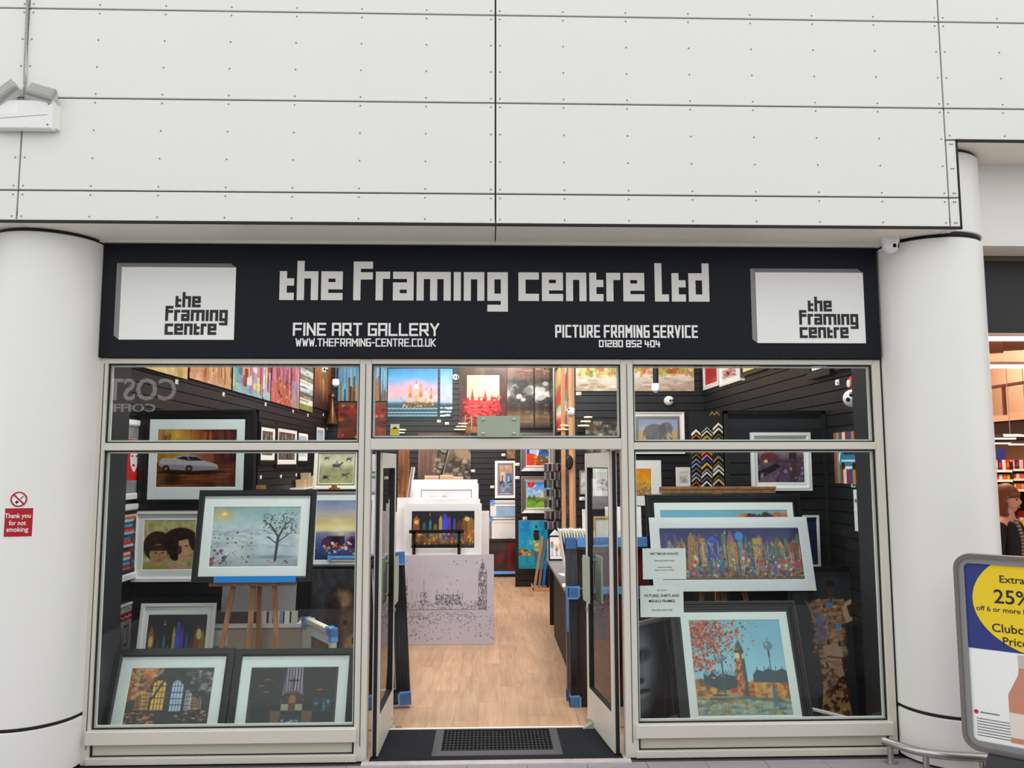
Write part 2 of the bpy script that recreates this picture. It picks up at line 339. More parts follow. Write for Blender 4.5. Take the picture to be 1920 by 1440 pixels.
# ------------------------------------------------------------------ text
def text_part(s, size, name, m, parent, loc, rot=(0, 0, 0), align='CENTER', depth=.0, bold=False, width=None, space=1.):
    c = bpy.data.curves.new('t', 'FONT'); c.body = s; c.size = size; c.align_x = align; c.extrude = depth; c.resolution_u = 3; c.space_line = space
    if bold: c.offset = size*.012
    o = bpy.data.objects.new('t', c); COL.objects.link(o); bpy.context.view_layer.update()
    me = bpy.data.meshes.new_from_object(o.evaluated_get(bpy.context.evaluated_depsgraph_get())); bpy.data.objects.remove(o); bpy.data.curves.remove(c)
    co = np.zeros(len(me.vertices)*3); me.vertices.foreach_get('co', co); co = co.reshape(-1, 3)
    if width and len(co): co[:, 0] *= width/(co[:, 0].max()-co[:, 0].min())
    me.vertices.foreach_set('co', np.stack([co[:, 0], -co[:, 2], co[:, 1]], 1).ravel()); me.materials.clear(); me.materials.append(m); me.update()
    return link(name, me, parent, loc, rot)
BLOCK = {'t': [(0, 0, 1, 4), (1, 2, 2, 3), (1, 0, 2, 1)], 'h': [(0, 0, 1, 5.45), (1, 3, 2.95, 4), (1.95, 0, 2.95, 3)],
 'e': [(0, 0, 1, 4), (1, 3, 3, 4), (2, 2.5, 3, 3), (1, 1.5, 3, 2.5), (1, 0, 3, 1)], 'F': [(0, 0, 1, 5.4), (1, 4.4, 2.7, 5.4), (1, 2.9, 2.7, 3.9)],
 'r': [(0, 0, 1, 4), (1, 3, 2, 4)], 'a': [(0, 3, 2.9, 4), (1.95, 2.5, 2.9, 3), (0, 0, .95, 2.5), (1.95, 0, 2.9, 2.5), (.95, 1.5, 1.95, 2.5), (.95, 0, 1.95, 1)],
 'm': [(0, 0, 1, 4), (1, 3, 4.8, 4), (1.9, 0, 2.9, 3), (3.8, 0, 4.8, 3)], 'i': [(0, 0, 1, 4)], 'n': [(0, 0, 1, 4), (1, 3, 2.9, 4), (1.9, 0, 2.9, 3)],
 'g': [(0, 0, 1, 4), (1, 3, 2.9, 4), (1.9, -1.5, 2.9, 3), (1, 0, 1.9, 1), (0, -1.5, 1.9, -.55)], 'c': [(0, 0, 1, 4), (1, 3, 2.9, 4), (1, 0, 2.9, 1)],
 'L': [(0, 0, 1, 5.4), (1, 0, 2, 1)], 'd': [(0, 0, 1, 4), (1, 3, 1.95, 4), (1, 0, 1.95, 1), (1.95, 0, 2.95, 5.4)]}
def block_layout(s):
    x = 0; out = []
    for ch in s:
        if ch == ' ': x += 1.08; continue
        out.append((ch, x)); x += max(r[2] for r in BLOCK[ch])+.42
    return out, x-.42
STROKE = {'A': '0,0 0,6 4,6 4,0|0,2.7 4,2.7', 'C': '4,6 0,6 0,0 4,0', 'E': '4,6 0,6 0,0 4,0|0,3 3.6,3', 'F': '0,0 0,6 4,6|0,3 3.6,3', 'G': '4,6 0,6 0,0 4,0 4,3 2,3',
 'H': '0,0 0,6|4,0 4,6|0,3 4,3', 'I': '0,0 0,6', 'K': '0,0 0,6|4,6 .8,3 4,0', 'L': '0,6 0,0 4,0', 'M': '0,0 0,6 2.5,2.5 5,6 5,0', 'N': '0,0 0,6 4,0 4,6', 'O': '0,0 0,6 4,6 4,0 0,0',
 'P': '0,0 0,6 4,6 4,2.6 0,2.6', 'R': '0,0 0,6 4,6 4,2.6 0,2.6|2,2.6 4.2,0', 'S': '4,6 0,6 0,3 4,3 4,0 0,0', 'T': '0,6 4,6|2,0 2,6', 'U': '0,6 0,0 4,0 4,6', 'V': '0,6 2,0 4,6',
 'W': '0,6 1.2,0 2.5,4.6 3.8,0 5,6', 'Y': '0,6 2,3 4,6|2,3 2,0', '.': '0,0 .01,0', '-': '0,2.8 2,2.8', '0': '0,0 0,6 4,6 4,0 0,0', '1': '0,6 .9,6 .9,0', '2': '0,6 4,6 4,3 0,3 0,0 4,0',
 '4': '0,6 0,2.4 4,2.4|3,5 3,0', '5': '4,6 0,6 0,3 4,3 4,0 0,0', '8': '0,0 0,6 4,6 4,0 0,0|0,3 4,3'}
def stroke_text(s, x0, x1, z0, z1, st, y, name, m, parent):
    glyphs = []; U = 0; G = -1
    for ch in s:
        if ch == ' ': U += 2.6; continue
        pl = [[tuple(map(float, q.split(','))) for q in p.split()] for p in STROKE[ch].split('|')]; glyphs.append((pl, U, G+1)); G += 1; U += max(q[0] for p in pl for q in p)
    gp = 1.6*st; sx = (x1-x0-st-G*gp)/U; sz = (z1-z0-st)/6
    for pl, u, g in glyphs:
        mb = MB(); ox = x0+st/2+u*sx+g*gp
        k = 0
        for p in pl:
            for (a, b), (c, d) in zip(p, p[1:]):
                k += 1
                P = Vector((ox+a*sx, z0+st/2+b*sz)); Q = Vector((ox+c*sx, z0+st/2+d*sz)); D = Q-P; D = D.normalized() if D.length > 1e-6 else Vector((1, 0)); N = Vector((-D.y, D.x))*st/2
                e = D*st/2*.98; mb.prism([tuple(w_) for w_ in (P-e-N, Q+e-N, Q+e+N, P-e+N)], y-.0004*k, y+.002)
        mb.build(name, m, parent)
# ------------------------------------------------------------------ setting: concourse floor, shopfront wall, soffit, columns
XA, XB, XC, XD, XE, XG = -2.659, -.902, -.819, .948, 1.036, 2.773
ZT, ZM1, ZM2, ZD, ZS = 2.702, 2.146, 2.094, 2.097, .235
XL = at(187, 677, 0).x; XR = at(1650, 677, 0).x; ZF = at(930, 673, 0).z; ZSG = at(930, 463, 0).z
SX0, SX1, SYB, SZC = -3.0, 2.92, 9.4, 4.2                    # shop side walls, back wall, ceiling

fl = struct('floor', B(-13, 13, -13, .05, -.16, -.012), GROUT)
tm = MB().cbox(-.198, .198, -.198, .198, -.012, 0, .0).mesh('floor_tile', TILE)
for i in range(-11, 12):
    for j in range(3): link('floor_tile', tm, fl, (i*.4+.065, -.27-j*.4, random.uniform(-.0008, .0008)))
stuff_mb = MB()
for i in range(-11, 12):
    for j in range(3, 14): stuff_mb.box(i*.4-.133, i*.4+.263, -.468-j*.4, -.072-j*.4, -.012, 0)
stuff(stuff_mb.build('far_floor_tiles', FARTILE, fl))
f2 = struct('floor', B(-3.2, 3.4, .05, 9.6, -.16, -.014), KRAFT)
pls = [B(-.0972, .0972, -.649, .649, -.014, 0).mesh('floor_plank', OAK)]
for i in range(-14, 16):
    off = (i*.47) % 1.3
    x = i*.195+.03
    for j in range(-1, 8):
        y = .66+off+j*1.3
        y0 = max(y-.649, .66); y1 = min(y+.649, 9.38)
        if y1-y0 < .08: continue
        if y0 > y-.645 or y1 < y+.645: me = B(-.0972, .0972, y0-(y0+y1)/2, y1-(y0+y1)/2, -.014, 0).mesh('floor_plank', OAK); y = (y0+y1)/2
        else: me = pls[0]
        link('floor_plank', me, f2, (x, y, 0))
# entrance: carpet strip, threshold, trims
c = struct('trim_1', B(XC+.02, XD-.02, -.03, .64, -.012, .002), CARPET); c['label'] = 'dark grey entrance carpet between the doors'
struct('trim_2', MB().box(XC-.02, XD+.02, -.10, -.03, -.012, .012).box(XC-.02, XD+.02, -.055, -.045, .012, .016), mat('threshold_metal', 'd2cacb', .35, .2, var=.15, scale=14))
struct('trim_3', B(XC+.02, XD-.02, .635, .665, -.012, .006), mat('white_strip', 'eae6e2', .4))

# upper cladding: panels on rails, dark joints between
YC = -.49
def cz(v, u=929): return at(u, v, YC).z
ZB0 = cz(420); rows = [ZB0, cz(363.5), cz(193), cz(28.5), cz(28.5)+.68, cz(28.5)+1.4]
cx = [-6.2, -4.6, at(41.5, 230, YC).x, at(929, 230, YC).x, at(1771, 230, YC).x, 4.7, 6.3]
XRET = at(1798, 350, YC).x; ZB1 = at(1850, 263, YC).z
up = struct('wall_upper', MB().box(-6.2, XRET-.01, YC+.02, YC+.05, ZB0+.004, 7.2).box(XRET-.01, 6.3, YC+.02, YC+.05, ZB1+.004, 7.2).box(-6.2, 6.3, -.06, .3, 5.2, 7.2), JOINT)
rivets = {}
def panel(x0, x1, z0, z1, nx, nz):
    g = .0055
    MB().cbox(x0+g, x1-g, YC, YC+.02, z0+g, z1-g, .002).build('cladding_panel', CLAD, up)
    for i in range(nx+1):
        for k in range(nz+1):
            x = x0+.03+(x1-x0-.06)*i/nx; z = z0+.03+(z1-z0-.06)*k/nz
            rv.lathe([(.0062, 0), (.005, .003), (.002, .004)], 6, Matrix.Translation((x, YC-.0005, z)) @ Matrix.Rotation(PI/2, 4, 'X'))
rv = MB()
for i in range(6):
    for k in range(5):
        x0, x1, z0, z1 = cx[i], cx[i+1], rows[k], rows[k+1]
        if i >= 4:
            if k == 0: continue
            if k == 1: z0 = ZB1
            if z1 <= ZB1+.02: continue
        panel(x0, x1, z0, z1, 7 if x1-x0 > 2 else 4, 3 if z1-z0 > .4 else 1)
XS = cx[4]
panel(XS, XRET, rows[0], rows[1], 1, 1); panel(XS, XRET, rows[1], ZB1, 1, 2)
stuff(rv.build('rivets', GREYV, up))
# dark edge trims under the cladding, return of the step
struct('trim_4', MB().box(-6.2, XRET+.004, YC-.004, YC+.012, ZB0-.012, ZB0+.003).box(XRET-.002, 6.3, YC-.004, YC+.012, ZB1-.012, ZB1+.003).box(XRET-.004, XRET+.006, YC-.004, YC+.012, ZB0-.012, ZB1), JOINT)
struct('wall_return', B(XRET-.03, XRET, YC+.02, .06, ZB0, ZB1+.3), CLAD)
# soffits
XJ = at(929, 440, -.3).x
sf = struct('ceiling', B(-6.2, XRET, YC+.012, .12, ZB0+.03, ZB0+.07), JOINT)
for a, b in [(-6.2, cx[2]), (cx[2], XJ), (XJ, XS), (XS, XRET-.03)]: B(a+.004, b-.004, YC+.012, .1, ZB0-.004, ZB0+.03).build('soffit_panel', SOFFIT, sf)
struct('trim_5', MB().box(XL-.02, XR+.02, -.06, .1, ZSG+.003, ZB0-.004).box(XL-.02, XR+.02, -.07, -.06, ZSG+.02, ZSG+.03), SOFFIT)
YP = -.07                                                     # upper panel over the neighbouring store
sf2 = struct('ceiling_store_front', B(XRET, 6.3, YC+.012, YP+.05, ZB1-.004, ZB1+.05), SOFFIT)
Z3 = at(1870, 461, YP).z
struct('wall_store_upper', MB().box(XRET+.05, 6.3, YP, YP+.05, Z3, ZB1+.02), COLUMN)
struct('trim_6', MB().box(3.3, 6.3, YP+.002, YP+.012, ZB1-.016, ZB1-.004).box(3.3, 6.3, .21, .24, at(1870, 481, .24).z-.004, at(1870, 481, .24).z+.008), JOINT)
Z4 = at(1870, 482, .24).z; Z5 = at(1870, 627.5, .24).z
struct('ceiling_store_step', B(3.3, 6.3, YP+.05, .3, Z3, Z3+.05), SOFFIT)
struct('trim_7', MB().box(3.3, 6.3, .22, .26, Z4-.035, Z3), mat('bronze_trim', '6a5a48', .5))
fa = thing('fascia_board', 'blank dark grey fascia above the supermarket entrance', 'sign', (4.8, .26, Z5))
B(-1.27, 1.5, -.02, .06, 0, Z4-.035-Z5).build('board', mat('store_fascia', '1c1a1e', .5), fa); B(-1.27, 1.5, -.024, -.005, -.006, .012).build('bottom_edge', PEACH, fa)

# round clad columns
def column(nm, xc, yc, r, z1):
    o = struct('column_'+nm, MB().lathe([(r-.012, 0), (r-.012, z1)], 48), JOINT, (xc, yc, 0))
    zj = {'west': .335, 'east': .335}[nm]
    for a, b in [(.012, zj-.011), (zj+.011, z1-.022)]:
        MB().lathe([(r-.006, a), (r, a+.005), (r, b-.005), (r-.006, b)], 72).build('column_casing', COLUMN, o)
    return o
pj = at(150, 1298, 0)
RC = .365
cwx = at(178, 900, 0).x; cex = at(1662, 900, 0).x
COLW = column('west', cwx-RC-.005, -.0, RC, ZB0-.006)
COLE = column('east', cex+RC+.005, -.0, RC, ZB0-.006)
MB().lathe([(RC-.006, ZB0+.012), (RC, ZB0+.017), (RC, ZB1-.03)], 72).build('column_casing', COLUMN, COLE); MB().lathe([(RC-.012, ZB0-.02), (RC-.012, ZB1-.005)], 48).build('column_core', JOINT, COLE)

# shopfront frame: jambs, mullions, rails in painted aluminium
ff = struct('wall_shopfront', MB().box(XL, XA, 0, .1, 0, ZF), ALU)
def fr(*a): MB().cbox(*a, .004).build('frame_member', ALU, ff)
for a in [(XG, XR, 0, .1, 0, ZF), (XB, XC, 0, .1, 0, ZF), (XD, XE, 0, .1, 0, ZF)]: fr(*a)
for x0, x1, zs in [(XA, XB, [(ZT, ZF), (ZM2, ZM1)]), (XC, XD, [(ZT, ZF), (ZD, at(930, 822, 0).z)]), (XE, XG, [(ZT, ZF), (ZM2, ZM1)])]:
    for z0, z1 in zs: fr(x0, x1, -.004, .1, z0, z1)
for x0, x1 in [(XA, XB), (XE, XG)]:
    fr(x0-.02, x1+.02, -.03, .1, .135, ZS-.012); MB().box(x0, x1, .02, .09, .055, .135).build('kick_panel', ALUD, ff)
    fr(x0-.02, x1+.02, -.012, .1, .0, .048); MB().box(x0, x1, .015, .02, .05, .056).box(x0-.0, x0+.012, .012, .02, .05, .135).box(x1-.012, x1, .012, .02, .05, .135).build('gasket', GASK, ff)
for x in [(XB+XC)/2, (XD+XE)/2, XL+.035]: B(x-.002, x+.002, -.003, .002, .1, ZT).build('frame_joint', GASK, ff)
struct('trim_8', MB().box(XL-.014, XL, .0, .1, 0, ZB0).box(XR, XR+.014, .0, .1, 0, ZB0), GASK)
MB().box(XC-.01, XD+.01, .0, .1, -.01, -.002).build('sill', ALUD, ff)
# glazing: 5 fixed windows
def window(n, x0, x1, z0, z1):
    o = struct('window_%d' % n, MB().ring(x0, x1, z0, z1, [(0, .02), (.009, .02), (.009, .032), (0, .032)]), GASK)
    B(x0+.006, x1-.006, .036, .042, z0+.006, z1-.006).build('glass_pane', GLASS, o)
    MB().ring(x0+.009, x1-.009, z0+.009, z1-.009, [(0, .043), (.011, .043), (.011, .055), (0, .055)]).build('glazing_bead', WHITE, o)
ZH1 = at(930, 822, 0).z
window(1, XA, XB, ZM1, ZT); window(2, XA, XB, ZS-.012, ZM2); window(3, XC, XD, ZH1, ZT); window(4, XE, XG, ZM1, ZT); window(5, XE, XG, ZS-.012, ZM2)
# sensor box on the door header
p, bw, bh = front(895, 780, 975, 820, -.02)
t = thing('door_sensor_plate', 'pale green glass plate with four bolts above the doorway', 'plate', (p[0], 0, p[2]))
MB().cbox(-bw/2, bw/2, -.02, -.006, 0, bh, .003).build('plate', FROST, t); B(-bw/2+.02, bw/2-.02, -.006, .02, 0, bh-.02).build('bracket', ALUD, t)
for sx in (-1, 1):
    for sz in (.12, .78): MB().lathe([(.013, 0), (.013, .008), (.008, .011)], 12, Matrix.Translation((sx*bw*.36, -.02, bh*(sz+.05))) @ Matrix.Rotation(PI/2, 4, 'X')).build('bolt', STEEL, t)

# doors standing open inwards
def door(n, xh, sgn, far):
    L = math.hypot(far.x-xh, far.y-.06); ang = math.atan2(far.y-.06, far.x-xh)
    o = struct('door_%d' % n, None, None, (xh, .06, 0), (0, 0, ang)); T = .045; s = .068; H = ZD-.02
    MB().box(0, s, -T/2, T/2, .012, H).build('stile', ALU, o); MB().box(L-s, L, -T/2, T/2, .012, H).build('stile', ALU, o)
    MB().box(s, L-s, -T/2, T/2, H-.11, H).build('top_rail', ALU, o); MB().box(s, L-s, -T/2, T/2, .012, .27).build('bottom_rail', ALU, o)
    MB().ring(s, L-s, .27, H-.11, [(0, -T/2-.001), (.007, -T/2-.001), (.007, T/2+.001), (0, T/2+.001)]).build('gasket', GASK, o)
    B(s+.004, L-s-.004, -.004, .004, .274, H-.114).build('glass_pane', DOORG, o)
    for q in (-1, 1):
        y0 = q*(T/2+.028); h = MB()
        h.add([(L-.22, y0-.004, .93), (L-.03, y0-.004, .93), (L-.01, y0-.004, .98), (L-.01, y0-.004, 1.25), (L-.03, y0-.004, 1.28), (L-.22, y0-.004, 1.28), (L-.22, y0+.004, .93), (L-.03, y0+.004, .93), (L-.01, y0+.004, .98), (L-.01, y0+.004, 1.25), (L-.03, y0+.004, 1.28), (L-.22, y0+.004, 1.28)],
              [(0, 1, 2, 3, 4, 5), (11, 10, 9, 8, 7, 6)]+[(i, i+6, (i+1) % 6+6, (i+1) % 6) for i in range(6)])
        hh = h.build('push_plate', FROST, o)
        for zz in (.98, 1.23): MB().tube([(L-.035, q*T/2, zz), (L-.035, y0, zz)], .01).build('plate_boss', STEEL, hh)
    MB().tube([(L-.034, -T/2-.012, .86), (L-.034, T/2+.012, .86)], .016).build('lock_cylinder', STEEL, o)
    B(-.012, .0, -.012, .012, .0, H+.01).build('hinge_strip', GASK, o)
    return o
door(1, XC+.05, 1, at(736, 1000, .80)); door(2, XD-.05, -1, at(1103, 1000, .80))
for lb, u in [('left', 722), ('right', 1112)]:
    q = onz(u, 1362, .0); t = thing('door_stop', 'small pale green wedge stop at the foot of the %s door' % lb, 'door stop', (q.x+(.03 if lb == 'left' else -.03), q.y-.03, .002))
    k = 1 if lb == 'left' else -1
    MB().add([(-.03*k, -.03, 0), (.05*k, -.03, 0), (.05*k, .03, 0), (-.03*k, .03, 0), (-.03*k, -.03, .05), (-.03*k, .03, .05)], [(0, 1, 2, 3), (0, 4, 1), (2, 5, 3), (1, 4, 5, 2), (0, 3, 5, 4)]).build('wedge', FROST, t)
    MB().tube([(-.02*k, 0, .05), (.03*k, 0, .062)], .006, 6).build('catch', STEEL, t)
# rubber ring mat
a = onz(809, 1417, .004); b = onz(1056, 1415, .004); c = onz(822, 1366, .004)
mw = b.x-a.x; md = c.y-a.y
t = thing('rubber_mat', 'black rubber ring mat on the dark grey carpet in the doorway', 'mat', ((a.x+b.x)/2, (a.y+c.y)/2, .002))
MB().ring(-mw/2, mw/2, -md/2, md/2, [(0, 0), (.06, .012), (.06, .0)], Matrix.Rotation(-PI/2, 4, 'X') @ Matrix.Scale(-1, 4, (0, 1, 0))).build('mat_edge', RUBG, t)
B(-mw/2+.05, mw/2-.05, -md/2+.05, md/2-.05, 0, .003).build('mat_base', RUBG, t)
rg = MB()
for i in range(28):
    for j in range(9):
        x = -mw/2+.075+(mw-.15)*(i+.5*(j % 2)*.0)/27; y = -md/2+.075+(md-.15)*j/8
        for k in range(1): rg.lathe([(.0125, .003), (.0125, .014), (.0075, .014), (.0075, .004)], 8, Matrix.Translation((x, y, 0)))
stuff(rg.build('rubber_rings', RUBBER, t))

# ------------------------------------------------------------------ shop sign
SW = XR-XL-.012; SH = ZSG-ZF; sxc = (XL+XR)/2; SYF = -.035
sg = thing('shop_sign', 'long navy shop sign with white block lettering over the doors', 'sign', (sxc, 0, ZF))
MB().cbox(-SW/2, SW/2, SYF, .1, .003, SH, .004).build('board', SIGN, sg)
def s2(u, v): q = at(u, v, SYF); return q.x-sxc, q.z-ZF
lay, wd = block_layout('the Framing centre Ltd'); x0, zb = s2(523.8, 562); x1, zb2 = s2(1330, 566.5); k = (x1-x0)/wd; zb = (zb+zb2)/2; kz = (s2(930, 510.5)[1]-s2(930, 564)[1])/4
for ch, x in lay:
    m = MB()
    for r in BLOCK[ch]: m.box(x0+(x+r[0])*k-(0), x0+(x+r[2])*k, SYF-.006, SYF, zb+r[1]*kz, zb+r[3]*kz)
    m.build('letter', LETW, sg)
for s, u0, v0, u1, v1, st in [('FINE ART GALLERY', 549, 606, 823.5, 629.5, .0145), ('WWW.THEFRAMING-CENTRE.CO.UK', 554, 635, 817, 649.5, .0085), ('PICTURE FRAMING SERVICE', 1041, 610, 1308, 633, .0135), ('01280 852 404', 1123, 638, 1238, 651, .009)]:
    a = s2(u0, v1); b = s2(u1, v0); stroke_text(s, a[0], b[0], a[1], b[1], st, SYF-.002, 'letter', LETP, sg)
def logo(TL, TR, BR, BL, ox, lu, lv, lu1, stp):
    a = [s2(*q) for q in (TL, TR, BR, BL)]
    X0, X1 = (a[0][0]+a[3][0])/2, (a[1][0]+a[2][0])/2; Z1, Z0 = (a[0][1]+a[1][1])/2, (a[2][1]+a[3][1])/2; d = .036
    m = MB(); m.prism([(X0, Z0), (X1, Z0), (X1, Z1), (X0, Z1)], SYF-.004, SYF); lp = m.build('logo_panel', LETP, sg)
    MB().prism([(X0-d, Z1+d*.8), (X0, Z1), (X0, Z0), (X0-d, Z0+d*.8)], SYF-.003, SYF).build('logo_side', GREYV, lp); MB().prism([(X0-d, Z1+d*.8), (X1-d, Z1+d*.8), (X1, Z1), (X0, Z1)], SYF-.003, SYF).build('logo_top', mat('grey_vinyl_dark', '757577', .5), lp)
    c0 = s2(lu, lv); c1 = s2(lu1, lv); lay, wd = block_layout('Framing'); q = (c1[0]-c0[0])/wd
    m = MB()
    for txt, dx, dz in [('the', 3.35*q, 4.9*q), ('Framing', 0, 0), ('centre', 0, -4.9*q)]:
        for ch, x in block_layout(txt)[0]:
            for r in BLOCK[ch]: m.box(c0[0]+dx+(x+r[0])*q, c0[0]+dx+(x+r[2])*q, SYF-.006, SYF-.004, c0[1]+dz+r[1]*q, c0[1]+dz+r[3]*q)
    m.build('logo_lettering', LETD, lp)
logo((228.5, 500), (442.5, 502.5), (439, 637.5), (223.5, 636.5), 0, 310, 602, 427, 0)
logo((1416.5, 511), (1617.5, 511.5), (1623, 643.5), (1419.5, 643.5), 0, 1498.5, 609, 1609, 0)

# ------------------------------------------------------------------ shop shell and slatwalls
WALLP = mat('shop_wall', '1b1b1f', .6)
sh = struct('wall_left', B(SX0-.1, SX0, .42, SYB+.1, 0, SZC), WALLP)
sr = struct('wall_right', B(SX1, SX1+.1, .42, SYB+.1, 0, SZC), WALLP)
sb = struct('wall_back', B(SX0-.1, SX1+.1, SYB, SYB+.1, 0, SZC), WALLP)
struct('trim_9', MB().box(SX0-.1, XA-.02, .1, .42, 0, SZC).box(XG+.04, SX1+.1, .1, .42, 0, SZC), mat('reveal_grey', '26262a', .5))
struct('ceiling_shop', B(SX0-.1, SX1+.1, .1, SYB+.1, SZC, SZC+.1), mat('shop_ceiling', 'cfcac4', .7))
struct('wall_header', B(SX0-.1, SX1+.1, .1, .12, ZF, SZC), WALLP)
BX0, BY = 1.167, 4.95                                         # the block of wall that steps forward on the right
sk = struct('wall_block', B(BX0+.02, SX1, BY+.02, SYB, 0, SZC), WALLP)
def slats(parent, L, z0, z1, loc, rz, name='slat', pitch=.1):
    me = MB().add([(-L/2, -.016, .004), (L/2, -.016, .004), (L/2, -.016, pitch-.006), (L/2, 0, pitch-.001), (-L/2, 0, pitch-.001), (-L/2, -.016, pitch-.006), (-L/2, 0, -.001), (L/2, 0, -.001)],
                  [(0, 1, 2, 5), (5, 2, 3, 4), (6, 7, 1, 0), (0, 5, 4, 6), (1, 7, 3, 2), (6, 4, 3, 7)]).mesh(name, SLAT)
    for i in range(int((z1-z0)/pitch+.001)): link(name, me, parent, (loc[0], loc[1], z0+i*pitch), (0, 0, rz))
slats(sh, 8.97, .0, 4.1, (SX0, 4.91, 0), PI/2); slats(sr, 4.5, .0, 4.1, (SX1, 2.68, 0), -PI/2)
slats(sb, BX0-SX0+.0, .0, 4.1, ((BX0+SX0)/2, SYB, 0), 0); slats(sk, SX1-BX0-.02, .0, 4.1, ((BX0+SX1)/2, BY+.02, 0), 0); slats(sk, SYB-BY-.03, .0, 4.1, (BX0+.02, (BY+SYB)/2, 0), -PI/2)
# floor-standing slatwall display panels
def dpanel(label, x0, x1, y, h, z0=0, dep=.04):
    t = thing('slatwall_stand', label, 'display stand', ((x0+x1)/2, y, z0)); W = x1-x0
    B(-W/2, W/2, .0, dep, 0, h).build('back_panel', WALLP, t); slats(t, W-.06, .0, h-.06, (0, 0, 0), 0)
    for s in (-1, 1): B(s*(W/2-.015)-.015, s*(W/2-.015)+.015, -.022, dep+.002, 0, h).build('edge_post', BLKM, t)
    B(-W/2, W/2, -.022, dep+.002, h-.03, h).build('top_rail', BLK, t); return t
PYL = 1.3; xl = SX0+.02; xr = at(478, 950, PYL).x
dpanel('black slatwall panel carrying the car picture in the left window', xl, xr, PYL, at(370, 768, PYL).z)
PYR = 1.15; xa = at(1359, 850, PYR).x
dpanel('black slatwall panel carrying the dim street picture in the right window', xa, SX1-.02, PYR, at(1440, 770, PYR).z)
PYT = 7.6; xa2 = at(966, 950, PYT).x; xb2 = at(1047, 950, PYT).x
dpanel('narrow black slatwall panel behind the counter at the back', xa2, xb2, PYT, 2.6)
# ------------------------------------------------------------------ artworks (each paints flat colours onto a print)
def a_car(c):
    c.grad([(0, 'b07a33'), (.25, 'd9a53e'), (.55, '9a4a22'), (1, '4a1510')], x=True).noise(5, .12, 1, .4)
    c.streaks(40, ['5a1a1a', 'e0b24a', '8a3a20', 'c98f3a'], 0, .55, (.01, .04), .4); c.rect(.72, 0, 1, .6, '4a0f1a', .6)
    c.rect(0, .58, 1, 1, '5a2410', .75); c.noise(8, .08).streaks(30, ['a0481c', '2a0d0a', 'c56a2a'], .6, 1, (.01, .03), .4, False); c.ell(.2, .86, .14, .12, '2a1a10', .8, .5)
    c.ell(.45, .74, .42, .045, '160808', .8)
    c.poly([(.03, .58), (.06, .5), (.2, .5), (.3, .45), (.5, .46), (.62, .55), (.75, .6), (.78, .66), (.74, .7), (.42, .72), (.1, .68), (.03, .62)], 'b9aeb4')
    c.poly([(.24, .5), (.33, .465), (.5, .475), (.6, .54), (.4, .545)], '23202c').line(.38, .47, .42, .545, .012, 'b9aeb4').poly([(.03, .6), (.4, .62), (.76, .64), (.74, .7), (.42, .72), (.1, .68)], '8d7f8c', .8)
    for x in (.12, .41): c.ell(x, .68, .045, .06, '241618').ell(x, .68, .022, .03, '8a6a4a')
def a_faces(c):
    c.fill('b7ae72').noise(10, .14); c.streaks(60, ['d8cf8a', '8d8a52', 'c98a5a'], 0, .5, (.01, .03), .35)
    c.ell(.27, .52, .27, .3, '3a2119').ell(.3, .68, .17, .2, 'b98d66').rect(.1, .5, .46, .62, '3a2119').poly([(0, 1), (.05, .84), (.3, .9), (.5, .82), (.5, 1)], 'a89a54')
    for x in (.25, .38): c.ell(x, .66, .03, .012, '2a1a14')
    c.line(.32, .68, .33, .75, .02, '9a6c4a').line(.27, .81, .36, .8, .015, '8a4a3a')
    c.ell(.72, .42, .34, .27, '2c1a15').ell(.62, .62, .12, .2, '2c1a15').poly([(.68, .42), (.86, .38), (.9, .52), (.96, .63), (.9, .66), (.91, .76), (.78, .85), (.68, .8)], 'cfa27a').ell(.84, .52, .035, .012, '2a1a14').line(.86, .72, .92, .71, .014, '8a4a3a')
    c.poly([(.48, 1), (.58, .83), (.8, .9), (.9, 1)], 'c99a8a').ell(.7, .6, .05, .09, '5a3424'); c.noise(20, .05)
def a_mask(c):
    c.fill('d8261e').noise(4, .02); c.rect(0, 0, 1, .02, 'f3eeea')
    c.ell(.5, .48, .27, .27, 'f2ece8').poly([(.26, .5), (.74, .5), (.6, .76), (.5, .8), (.4, .76)], 'f2ece8').ell(.36, .42, .08, .022, 'c02a20').ell(.64, .42, .08, .022, 'c02a20').ell(.46, .64, .09, .03, 'b01a1a').line(.5, .44, .48, .56, .012, 'd9b0a8')
def a_bands(c):
    cols = ['e8c0a0', '101012', 'd0303a', '2f6fb8', '8ac4d8', '7a3050', '1d3f86', 'c0545a', '5a2a2a', 'b8d0d8', 'c05038', '203050', 'd8493a', '4fa0c0', '9ad8c0']
    for i in range(22): c.rect(0, i/22, 1, (i+1)/22, cols[(i*7) % len(cols)])
    c.dabs(220, (.45, .1, 1, 1), ['101014', '26141a', '7a1a24', '402028'], (.02, .06), 1.2, .8, lambda x, y: x); c.noise(14, .05)
def a_street(c):
    c.grad([(0, 'b9b5b0'), (1, '3a3a3c')]).noise(8, .1, mono=True); c.rect(0, .12, 1, .26, 'a8182a')
    for i in range(9): c.line(.15+i*.08, .19+.03*(i % 2), .2+i*.08, .17+.03*((i+1) % 2), .02, 'e8d8d8')
    for x in (.12, .4, .7): c.rect(x, .34, x+.2, .72, '1a1a1c').rect(x+.03, .38, x+.09, .66, '8a8a8c').rect(x+.11, .38, x+.17, .66, '6a6a6c')
    c.streaks(40, ['e0e0de', '222224', '808082'], .3, 1, (.005, .02), .5); c.rect(0, .86, 1, .88, 'd8d8d8').ell(.1, .95, .06, .1, '9a2018')
